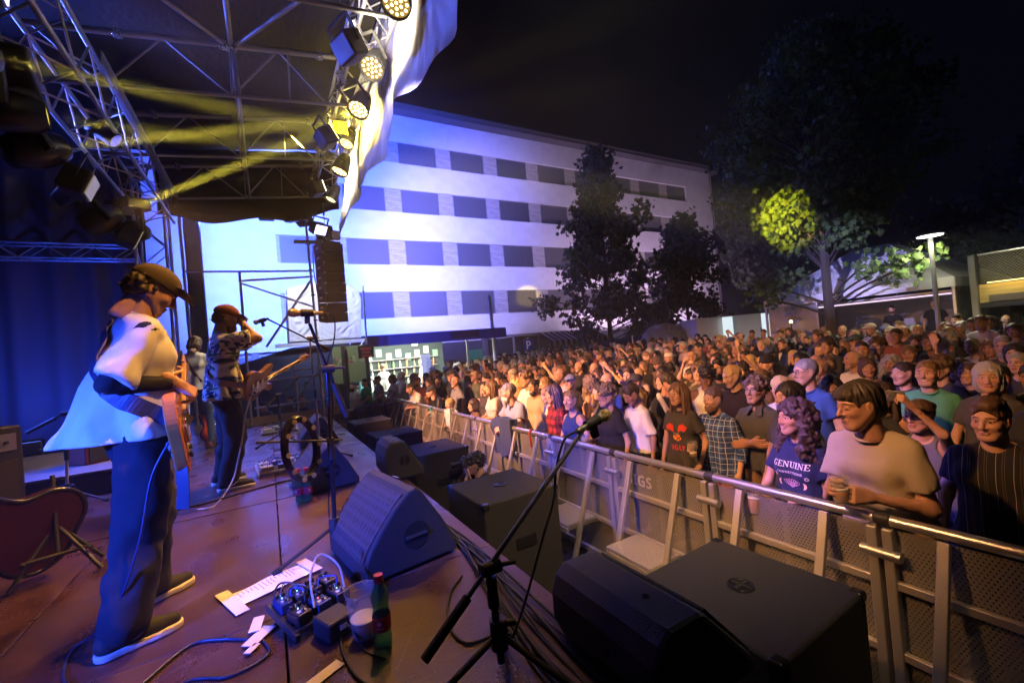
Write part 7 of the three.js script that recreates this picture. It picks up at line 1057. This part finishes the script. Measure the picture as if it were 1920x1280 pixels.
  ['woman with long brown hair and orange lit face beside the raised arms', 4.75, -1.75, 0.98, 40, 44, 'f', { ...H1, hair: [['long', 'dark']], top: [0.02, 0.02, 0.024], sleeve: 0, skin: 1 }],
  ['dark haired young woman looking out left of the man in grey', 5.2, -2.35, 0.98, 44, 52, 'f', { ...H2, hair: [['long', 'black']], top: [0.02, 0.022, 0.026], skin: 1 }],
  ['middle aged woman with shoulder length hair facing the lens in mid crowd', 6.7, -2.6, 1.0, 46, 62, 'f', { ...H2, hair: [['bob', 'brown']], top: [0.2, 0.15, 0.09] }],
  ['dark haired woman in violet lit profile left of the raised arms', 6.0, -2.0, 1.02, 22, 6, 'f', { ...H2, hair: [['bun', 'dark']], top: [0.05, 0.04, 0.06] }],
  ['bald man in a white T-shirt turned away in mid crowd', 7.0, -2.85, 1.04, 10, -10, 'm', { ...H2, hair: [['ring', 'grey']], top: [0.62, 0.6, 0.58] }],
  ['bald bearded man in a dark T-shirt seen from the side in mid crowd', 5.95, -2.78, 1.05, -10, -16, 'm', { ...H2, hair: [['ring', [0.2, 0.14, 0.1]], ['beard', 'grey']], top: [0.03, 0.03, 0.034], skin: 1 }],
  ['person in black seen from behind at the right edge', 4.75, -0.75, 1.03, -40, -40, 'm', { ...H2, hair: [['fringe', 'black']], top: [0.006, 0.006, 0.007], sleeve: 1.7 }],
  ['person with bushy mauve lit hair in mid crowd at the right', 8.9, -2.4, 1.05, -60, -60, 'f', { ...H2, hair: [['curlshort', 'grey']], top: [0.08, 0.08, 0.1] }],
  ['spectator whose bare arm shows at the lower right edge', 3.5, -0.28, 0.98, 40, 20, 'm', { ...H2, pose: 'rail', hair: [['short', 'dark']], top: [0.02, 0.02, 0.022], skin: 3 }],
  ['bearded sound engineer at the mixing desk in the marquee', 17.35, -5.95, 1.0, 29, 29, 'm', { ...H3, y: 0.8, hair: [['short', 'dark'], ['beard', 'dark']], top: [0.012, 0.012, 0.014] }],
  ['tall sound engineer in a black printed T-shirt in the marquee', 17.2, -4.9, 1.04, 40, 40, 'm', { ...H3, y: 0.8, hair: [['short', 'brown']], top: [0.012, 0.013, 0.018] }],
  ['bar keeper in a white shirt at the left of the drinks tent', 2.95, -15.3, 1.03, 20, 10, 'm', { ...H3, y: 0.3, hair: [['ring', 'grey']], top: [0.68, 0.68, 0.66], arms: { L: [0.2, 1.05, 0.3], R: [-0.2, 1.05, 0.3] } }],
  ['bar keeper in a white shirt turned away beside the first', 3.5, -15.5, 1.03, -100, -100, 'm', { ...H3, y: 0.3, hair: [['short', 'light']], top: [0.68, 0.68, 0.66] }],
  ['bar keeper in a cream shirt serving at the right end of the drinks tent', 5.0, -15.6, 1.05, 30, 0, 'm', { ...H3, y: 0.35, pitch: 12, hair: [['short', 'dark']], top: [0.66, 0.64, 0.58], arms: { L: [0.15, 1.05, 0.3], R: [-0.15, 1.05, 0.3] } }],
  ['man in a beige shirt leaning on the low wall left of the children', 1.6, -12.35, 0.95, 48, 60, 'm', { ...H2, pose: 'rail', hair: [['backcap', [0.12, 0.2, 0.22]]], top: [0.4, 0.33, 0.24] }],
  ['dark bearded man in a tan hooded top behind the wall', 2.05, -12.7, 0.98, 50, 66, 'm', { ...H2, hair: [['short', 'dark'], ['beard', 'dark']], top: [0.3, 0.21, 0.13], sleeve: 1.8 }],
  ['dark haired spectator leaning behind the far railing at the left', -0.02, -11.6, 0.9, 60, 60, 'm', { ...H2, pose: 'rail', hair: [['fringe', 'black']], top: [0.02, 0.02, 0.025] }],
  ['spectator in the middle behind the far railing', 0.42, -11.9, 0.92, 56, 60, 'f', { ...H2, hair: [['bun', 'dark']], top: [0.1, 0.08, 0.07] }],
  ['bald spectator with glasses behind the far railing', 0.68, -11.5, 0.88, 56, 62, 'm', { ...H2, glasses: 1, hair: [['ring', 'grey']], top: [0.03, 0.03, 0.035] }],
  ['boy in a green T-shirt sitting on the low stone wall', 2.2, -11.85, 0.8, 62, 66, 'k', { ...H2, seat: 1.04, hair: [['short', 'dark']], top: [0.02, 0.22, 0.06], legs: [0.2, 0.2, 0.19] }],
  ['boy in a grey top with drawn up knee on the wall', 2.55, -11.9, 0.84, 50, 58, 'k', { ...H2, seat: 1.04, hair: [['short', 'brown']], top: [0.22, 0.23, 0.27], legs: [0.07, 0.08, 0.1] }],
  ['boy in a white T-shirt with dark print sitting at the wall end', 2.9, -11.75, 0.84, 50, 60, 'k', { ...H2, seat: 1.04, hair: [['bob', 'dark']], top: [0.6, 0.58, 0.55], print: 'block', legs: [0.1, 0.1, 0.11] }],
];
const prints = {
  genuine: [0.27, 0.32, 1.2, canvasTex(512, 600, (c, w, h) => { c.clearRect(0, 0, w, h); c.fillStyle = '#cfcbd6'; c.textAlign = 'center'; c.font = 'bold 104px serif'; c.fillText('GENUINE', w / 2, 110, 490); c.font = 'bold 44px serif'; c.fillText('CONNECTIONS', w / 2, 190, 330); c.strokeStyle = '#b88fa8'; c.lineWidth = 7; for (let k = -3; k <= 3; k++) { c.beginPath(); c.ellipse(w / 2 + k * 22, 320, 17, 52, k * 0.33, 0, 7); c.stroke(); } c.fillStyle = '#e6c9a6'; for (const s of [-1, 1]) { c.beginPath(); c.arc(w / 2 + s * 150, 330, 44, -1.6, 1.6, s > 0 ? false : true); c.quadraticCurveTo(w / 2 + s * 175, 330, w / 2 + s * 150, 286); c.fill(); } for (const s of [-1, 1]) { c.fillStyle = '#cfcbd6'; c.beginPath(); c.arc(w / 2 + s * 205, 225, 24, 0, 7); c.fill(); c.fillStyle = '#1a2350'; c.beginPath(); c.arc(w / 2 + s * 205, 225, 10, 0, 7); c.fill(); } c.fillStyle = '#8a86a8'; for (let i = 0; i < 70; i++) c.fillRect(90 + (i * 53) % 340, 410 + (i * 29) % 160, 9, 5); }, { clamp: true })],
  wings: [0.27, 0.34, 1.19, canvasTex(512, 600, (c, w, h) => { c.clearRect(0, 0, w, h); c.fillStyle = '#c23a1e'; for (const s of [-1, 1]) for (let i = 0; i < 9; i++) { c.beginPath(); c.ellipse(w / 2 + s * (60 + i * 18), 90 + 16 * Math.abs(i - 4) * 0.6, 11, 78 - i * 3, s * (0.15 + i * 0.05), 0, 7); c.fill(); } c.fillStyle = '#e08a2a'; c.beginPath(); c.ellipse(w / 2, 290, 90, 70, 0, 0, 7); c.fill(); c.fillStyle = '#777'; c.fillRect(w / 2 - 70, 205, 140, 40); c.strokeStyle = '#2a1a14'; c.lineWidth = 14; c.beginPath(); c.moveTo(60, 120); c.lineTo(450, 470); c.moveTo(450, 190); c.lineTo(120, 430); c.stroke(); c.fillStyle = '#c92f1c'; c.font = 'bold 130px sans-serif'; c.textAlign = 'center'; c.fillText('UGLY', w / 2, 530, 330); }, { clamp: true })],
  block: [0.22, 0.12, 1.25, canvasTex(256, 128, (c, w, h) => { c.clearRect(0, 0, w, h); c.fillStyle = '#2a2526'; c.font = 'bold 70px sans-serif'; c.textAlign = 'center'; c.fillText('MUSIC', w / 2, 88, 240); }, { clamp: true })],
};
const texTop = { stripe: () => { const t = canvasTex(128, 16, (c, w, h) => { c.fillStyle = '#0c0b0d'; c.fillRect(0, 0, w, h); c.fillStyle = '#8d7f76'; c.fillRect(20, 0, 5, h); c.fillStyle = '#4d4644'; c.fillRect(66, 0, 4, h); c.fillRect(84, 0, 4, h); }); t.repeat.set(14, 8); return t; }, plaidblue: () => PLAID('#3b5fa8', '#1d2f5e', '#c9d2e6'), plaidred: () => PLAID('#b01c2c', '#1a0a10', '#7a1420') };
const taken = [];
for (const [label, x, z, k, fb, fh, sex, o] of rows) {
  const oo = { sex: sex === 'm' ? undefined : sex, turn: fh - fb, ...o };
  if (o.tex) oo.topMat = M('#ffffff', 0.9, { map: texTop[o.tex]() });
  let y = o.y ?? (x < 3.9 && x > 2.8 && z > -11 ? 0.03 : z > -14 ? gy(x) : 0);
  if (o.seat) { oo.drop = 0; oo.feet = { L: [0.1, 0.5, 0.3], R: [-0.1, 0.48, 0.27] }; oo.pose = 'clasp'; y = o.seat + 0.1 - 0.93 * k; oo.arms = { L: [0.05, 0.99, 0.3], R: [-0.05, 0.98, 0.3] }; oo.feet = { L: [0.1, 0.42, 0.36], R: [-0.1, 0.4, 0.34] }; oo.kneePole = [0, 0.7, 1]; }
  const [t, F] = person(label, x, y, z, facing(fb), k, oo); taken.push([x, z]);
  if (o.cup) cupAt(t, F, o.cup[0], 'plastic cup held by the ' + label.split(' ').slice(0, 9).join(' '), o.cup[1]);
  if (o.print) { const [w, h, cy, tex] = prints[o.print]; part(t, 'print', printPatch(F.shirtF, F.u, 0, cy, w, h), M('#ffffff', 0.85, { map: tex, alphaTest: 0.35, side: 2 })); }
  if (o.collar) part(t, 'collar', [-1, 1].map((s) => { const g = box(0.055, 0.006, 0.1, 0, 0, 0).rotateX(0.9).rotateY(s * 0.5); const p = F.u(s * 0.052, 1.445, 0.072); return g.translate(...p); }), oo.topMat ?? cloth(o.top));
  if (o.jumper) { const jm = M([0.62, 0.55, 0.42], 0.95, { bumpMap: fine, bumpScale: 0.003 }), P1 = patch(F.shirtF, [[0.13, 1.6, -0.06, 0, -1, 0.1], [0.11, 1.42, 0.5, 0, 0, -1], [0.05, 1.3, 0.5, 0, 0, -1], [0, 1.22, 0.5, 0, 0, -1]], 0.02), P2 = patch(F.shirtF, [[-0.13, 1.6, -0.06, 0, -1, 0.1], [-0.11, 1.42, 0.5, 0, 0, -1], [-0.05, 1.3, 0.5, 0, 0, -1], [0, 1.22, 0.5, 0, 0, -1]], 0.02); const j = single('knitted_jumper', 'cream jumper draped over the shoulders of a man in black', 'jumper', [tube(P1, 0.036, 10), tube(P2, 0.036, 10), new THREE.SphereGeometry(0.05, 12, 10).translate(...P1[3].toArray()), tube([P1[3], P1[3].clone().add(V(0.04, -0.12, 0.02)), P1[3].clone().add(V(0.03, -0.26, 0.0))], 0.032, 10), tube([P1[3], P1[3].clone().add(V(-0.05, -0.1, 0.02)), P1[3].clone().add(V(-0.04, -0.22, 0.0))], 0.03, 10)], jm); j.position.copy(t.position); j.rotation.copy(t.rotation); j.scale.copy(t.scale); }
  if (o.camera) { const p = t.localToWorld(F.grip.L.clone().lerp(F.grip.R, 0.5)); const c = thing('compact_camera', 'small compact camera with a lit blue screen held up over the crowd', 'camera', [p.x, p.y + 0.02, p.z], t.rotation.y + Math.PI + 0.5); part(c, 'case', rbox(0.125, 0.075, 0.025, 0, 0, 0, 0.008), M([0.1, 0.1, 0.11], 0.4)); part(c, 'screen', box(0.08, 0.055, 0.003, -0.008, 0, 0.0135), glow([0.15, 0.35, 0.9], 1.5)); part(c, 'lens_barrel', cyl(0.025, 0.03, 0, 0, 0, 18).rotateX(Math.PI / 2).translate(0.01, 0, -0.025), M([0.3, 0.3, 0.32], 0.3, { metalness: 0.8 })); part(c, 'wrist_strap', tube([[-0.06, 0, 0], [-0.09, -0.05, 0.02], [-0.07, -0.11, 0.03]], 0.003, 5), M([0.5, 0.5, 0.5], 0.7)); }
}
single('jacket', 'dark blue jacket hung over the rail under the bearded man', 'jacket', (() => { const g = new THREE.BoxGeometry(0.12, 0.46, 0.5, 8, 24, 24), p = g.attributes.position; for (let i = 0; i < p.count; i++) { const x = p.getX(i), y = p.getY(i), z = p.getZ(i); p.setXYZ(i, x * 0.9 + 0.035 * noise3(z * 12, y * 6, 1) + 2.835 - 0.03 * (0.23 - y), y * (1 + 0.25 * noise3(z * 7, 0, 4)) + 1.06 + 0.02 * noise3(z * 9, x * 20, 2), z - 5.42 + 0.03 * noise3(y * 9, x * 9, 6)); } g.computeVertexNormals(); return g; })(), M([0.02, 0.03, 0.085], 0.85));
single('scarf', 'pale blue scarf hung over the rail under the toddler', 'scarf', (() => { const g = new THREE.BoxGeometry(0.1, 0.34, 0.26, 6, 18, 14), p = g.attributes.position; for (let i = 0; i < p.count; i++) { const x = p.getX(i), y = p.getY(i), z = p.getZ(i); p.setXYZ(i, x + 0.03 * noise3(z * 16, y * 6, 1) + 2.84, y * (1 + 0.3 * noise3(z * 9, 0, 9)) + 1.1, z * (0.7 + y) - 7.55); } g.computeVertexNormals(); return g; })(), M([0.45, 0.5, 0.6], 0.9));
for (const [z, lab] of [[-4.72, 'red fabric wristband tied on the rail before the red plaid shirt'], [-8.55, 'turquoise ribbon tied on the rail under the leather jacket']]) single('ribbon', lab, 'ribbon', tube([[2.86, 1.245, z], [2.82, 1.2, z], [2.815, 1.1, z + 0.02], [2.83, 1.02, z]], 0.012, 6), M(z > -6 ? [0.4, 0.02, 0.03] : [0.02, 0.35, 0.4], 0.8));
{   // photographer crouching in the pit
  const o = { ...H1, drop: 0.66, lean: 14, hair: [['curlshort', 'black']], top: [0.015, 0.015, 0.017], skin: 1, feet: { L: [0.13, 0.085, 0.18], R: [-0.13, 0.085, -0.25] }, arms: { L: [0.03, 0.83, 0.27], R: [-0.1, 0.9, 0.25], hand: 'grip', palmL: [-0.7, 0.6, -0.2], palmR: [0.9, 0.2, -0.2], dirR: [0.2, 0.85, 0.4], dirL: [-0.4, 0.5, 0.6], poleL: [0.5, -1, 0.2], poleR: [-0.5, -1, 0.2] } };
  const [t, F] = person('curly haired photographer crouching in the pit with a camera at the eye', 2.26, 0, -4.82, facing(6), 0.98, o); taken.push([2.2, -4.6]);
  const p = t.localToWorld(V(-0.01, 0.975, 0.3)), c = thing('photo_camera', 'black camera with long lens held by the photographer in the pit', 'camera', [p.x, p.y, p.z], t.rotation.y); c.rotation.x = -0.25;
  part(c, 'camera_body', [rbox(0.14, 0.1, 0.06, 0, 0, 0, 0.014), rbox(0.06, 0.035, 0.06, 0, 0.06, 0, 0.012), rbox(0.04, 0.1, 0.075, -0.06, 0, 0.005, 0.014)], black); part(c, 'lens', [cyl(0.036, 0.09, 0, 0, 0, 22).rotateX(Math.PI / 2).translate(0, 0, 0.07), cyl(0.041, 0.05, 0, 0, 0, 22, 0.045).rotateX(Math.PI / 2).translate(0, 0, 0.135)], blackGloss); part(c, 'strap', tube([[0.07, 0.03, 0], [0.1, -0.1, -0.02], [0.05, -0.25, -0.05]], 0.006, 5), black);
}
// ---------------------------------------------------------------- the crowd
{
  const proj = new THREE.Matrix4(); camera.updateMatrixWorld(true); camera.updateProjectionMatrix(); const pv = proj.multiplyMatrices(camera.projectionMatrix, camera.matrixWorld.clone().invert());
  const tpl = [], T = (o) => tpl.push(o), L2 = { lod: 2, headCell: 0.0095, handCell: 0.011, hairCell: 0.0105 };
  T({ pose: 'down', hair: [['short', 'dark']] }); T({ pose: 'cupR', sex: 'f', hair: [['long', 'brown']] }); T({ pose: 'crossed', head: 'lean_man', hair: [['fringe', 'brown']], sleeve: 1.6 }); T({ pose: 'down', sex: 'f', head: 'lean_woman', hair: [['bob', 'dark']], smile: 1 });
  T({ pose: 'cupL', head: 'stout_man', belly: 0.8, hair: [['ring', 'grey']] }); T({ pose: 'clasp', sex: 'f', hair: [['bun', 'light']], sleeve: 0, neckline: 'scoop' }); T({ pose: 'clap', head: 'man', hair: [['quiff', 'brown']], smile: 1 }); T({ pose: 'down', head: 'man', hair: [['short', 'black'], ['beard', 'black']] }); T({ pose: 'cup2', sex: 'f', hair: [['curly', 'dark']] }); T({ pose: 'down', head: 'lean_man', hair: [['cap', [0.05, 0.05, 0.06]]], glasses: 1 }); T({ pose: 'phone', head: 'man', hair: [['short', 'dark']] }); T({ sex: 'f', hair: [['long', 'dark']], arms: { R: [-0.2, 1.95, 0.12], palmR: [0.3, 0, 1], handR: 'flat', poleR: [-1, -0.2, 0.3] } });
  const tops = [[0.02, 0.02, 0.022], [0.03, 0.03, 0.04], [0.012, 0.014, 0.02], [0.06, 0.055, 0.05], [0.5, 0.48, 0.45], [0.3, 0.27, 0.24], [0.03, 0.05, 0.14], [0.2, 0.05, 0.04], [0.1, 0.12, 0.08], [0.28, 0.2, 0.12], [0.12, 0.14, 0.2], [0.4, 0.3, 0.32], [0.05, 0.09, 0.1], [0.16, 0.1, 0.07], [0.015, 0.012, 0.012]].map((c) => cloth(c)), bots = [[0.02, 0.025, 0.04], [0.015, 0.015, 0.016], [0.06, 0.06, 0.07], [0.12, 0.1, 0.07]].map((c) => cloth(c));
  const hcs = ['black', 'dark', 'dark', 'dark', 'brown', 'brown', 'brown', 'light', 'blond', 'grey'].map(hairMat), hs = { m: ['short', 'fringe', 'quiff', 'curlshort', 'ring', 'short'], f: ['long', 'bob', 'bun', 'long', 'curly', 'bob'] };
  const spots = [];
  for (let x = 3.45; x < 20; x += x < 8 ? 0.56 : 0.62) for (let z = 1; z > -25; z -= x < 8 ? 0.5 : 0.56) {
    const X = x + rr(-0.2, 0.2), Z = z + rr(-0.17, 0.17);
    if (X < 3.4 || taken.some(([a, b]) => Math.hypot(a - X, b - Z) < (a < 4.4 ? 0.46 : 0.4))) continue;
    if (X > 15 && Z > -10.5) continue; if (Z < -13.3 && X < 6.6) continue; if (X > 14.2 && Z < -17) continue; if (Math.hypot(X - 18.3, Z + 20) < 2 || Math.hypot(X - 16.6, Z + 14.4) < 1.9 || (X > 15.4 && Z < -9.5) || Math.hypot(X - 7.7, Z + 15) < 0.5 || Math.hypot(X - 13.4, Z + 3.78) < 0.4 || Math.hypot(X - 14.4, Z + 6.42) < 0.5) continue;
    if (Z < -20.5 || (rnd() < 0.1 && X > 5)) continue;
    const v = V(X, 1.65, Z).applyMatrix4(pv), w = V(X, 1.65, Z).sub(camera.position), depth = w.x * 0.494 - w.z * 0.87;
    if (depth < 1 || Math.abs(v.x) > 1.06 || Math.abs(v.y) > 1.1) continue; spots.push([X, Z, depth]);
  }
  spots.sort((a, b) => a[2] - b[2]);
  const protos = tpl.map(() => null), far = [];
  spots.forEach(([x, z, d], i) => {
    if (i >= 235) { far.push([x, z]); return; }
    const k = rnd() < 0.03 ? 10 + Math.floor(rnd() * 2) : Math.floor(rnd() * 10), o = tpl[k], yaw = facing(rnd() < 0.12 ? rr(-40, 110) : rr(4, 50)); let t;
    const lab = d < 5 ? 'spectator squeezed between the front rows near the stage' : d < 8.5 ? 'spectator in the tightly packed middle rows of the crowd' : 'small spectator in the far dim rows of the crowd';
    if (!protos[k]) { [t] = person(lab, x, gy(x), z, yaw, 1, { ...L2, ...o }); protos[k] = t; } else { t = copy(protos[k], lab, 'person'); t.position.set(x, gy(x), z); t.rotation.y = yaw; }
    t.userData = { label: lab, category: 'person', group: 'spectators in the crowd' }; t.rotation.z = rr(-0.05, 0.05); t.rotation.x = rr(-0.03, 0.05); t.scale.setScalar(o.sex ? rr(0.9, 1.02) : rr(0.95, 1.09));
    const sk = pick([0, 0, 0, 1, 1, 3, 3, 2]), ti = rnd() < 0.4 ? pick([0, 1, 2, 14]) : Math.floor(rnd() * tops.length), top = tops[ti], bt = pick(bots), hi = Math.floor(rnd() * hcs.length), hm = hcs[hi], st = pick(hs[o.sex ?? 'm']);
    if (d < 9) { const hn = o.hair[0][0] === 'cap' ? 'in a baseball cap' : st === 'ring' ? 'with a bald head' : 'with ' + ['black', 'dark', 'dark', 'dark', 'brown', 'brown', 'brown', 'light brown', 'blond', 'grey'][hi] + ' ' + { short: 'short hair', fringe: 'fringed hair', quiff: 'swept up hair', curlshort: 'short curls', long: 'long hair', bob: 'bobbed hair', bun: 'tied up hair', curly: 'long curls' }[st]; t.userData.label = `${o.sex ? 'woman' : 'man'} ${hn}, ${['black', 'dark', 'black', 'charcoal', 'white', 'beige', 'navy', 'dark red', 'olive', 'tan', 'slate', 'pink', 'petrol', 'brown', 'black'][ti]} top, ${{ cupR: 'holding a drink', cupL: 'holding a drink', crossed: 'with crossed arms', clasp: 'with clasped hands', clap: 'clapping', cup2: 'holding a cup', phone: 'raising both arms', down: '' }[o.pose ?? 'down'] || (o.arms ? 'raising one arm' : '')} ${d < 5 ? 'near front' : 'mid crowd'}`.replace(/ +/g, ' '); }
    for (const c of t.children) { if (c.name === 'body') c.material = skins[sk]; else if (c.name === 'shirt') c.material = top; else if (c.name === 'trousers') c.material = bt; else if (c.name === 'hair') { c.material = hm; c.geometry = hairGeo(st, L2.hairCell); } else if (c.name === 'beard') c.material = hm; else if (c.name === 'cap') c.material = pick(tops); }
  });
  const g = new THREE.Group(); g.name = 'distant_crowd'; scene.add(g); tag(g, 'far rows of the crowd reading as one dark mass of heads', null, null, 'stuff');
  const Fs = [0, 1, 3, 6].map((k) => [figure({ ...L2, headCell: 0.0125, ...tpl[k] }), hairGeo(['short', 'long', 'bob', 'quiff'][[0, 1, 3, 6].indexOf(k)], 0.0125)]), mw = M('#ffffff', 0.85), ms = M('#ffffff', 0.55, { vertexColors: true });
  Fs.forEach(([F, hg], q) => {
    const mine = far.filter((_, i) => i % 4 === q), hgM = hg.clone().applyMatrix4(F.HM);
    const ims = [[F.body, ms, 'body'], [F.shirt, mw, 'shirt'], [F.trousers, mw, 'trousers'], [hgM, mw, 'hair']].map(([geo, mat, n]) => { const im = new THREE.InstancedMesh(geo, mat, mine.length); im.name = n; im.userData.kind = 'stuff'; g.add(im); return im; }), m = new THREE.Matrix4();
    mine.forEach(([x, z], i) => {
      const s = rr(0.94, 1.07); m.compose(V(x, gy(x), z), new THREE.Quaternion().setFromAxisAngle(V(0, 1, 0), facing(rr(5, 55))), V(s, s, s)); const cs = [pick([[0.5, 0.31, 0.22], [0.44, 0.26, 0.18], [0.55, 0.36, 0.27]]), pick([[0.02, 0.02, 0.022], [0.06, 0.055, 0.05], [0.3, 0.27, 0.24], [0.03, 0.05, 0.14], [0.2, 0.05, 0.04], [0.45, 0.43, 0.4]]), [0.02, 0.022, 0.03], pick(Object.values(HC))];
      ims.forEach((im, j) => { im.setMatrixAt(i, m); im.setColorAt(i, new THREE.Color().setRGB(...cs[j])); });
    });
  });
  console.log('crowd', spots.length, 'far', far.length);
}
renderer.render(scene, camera);
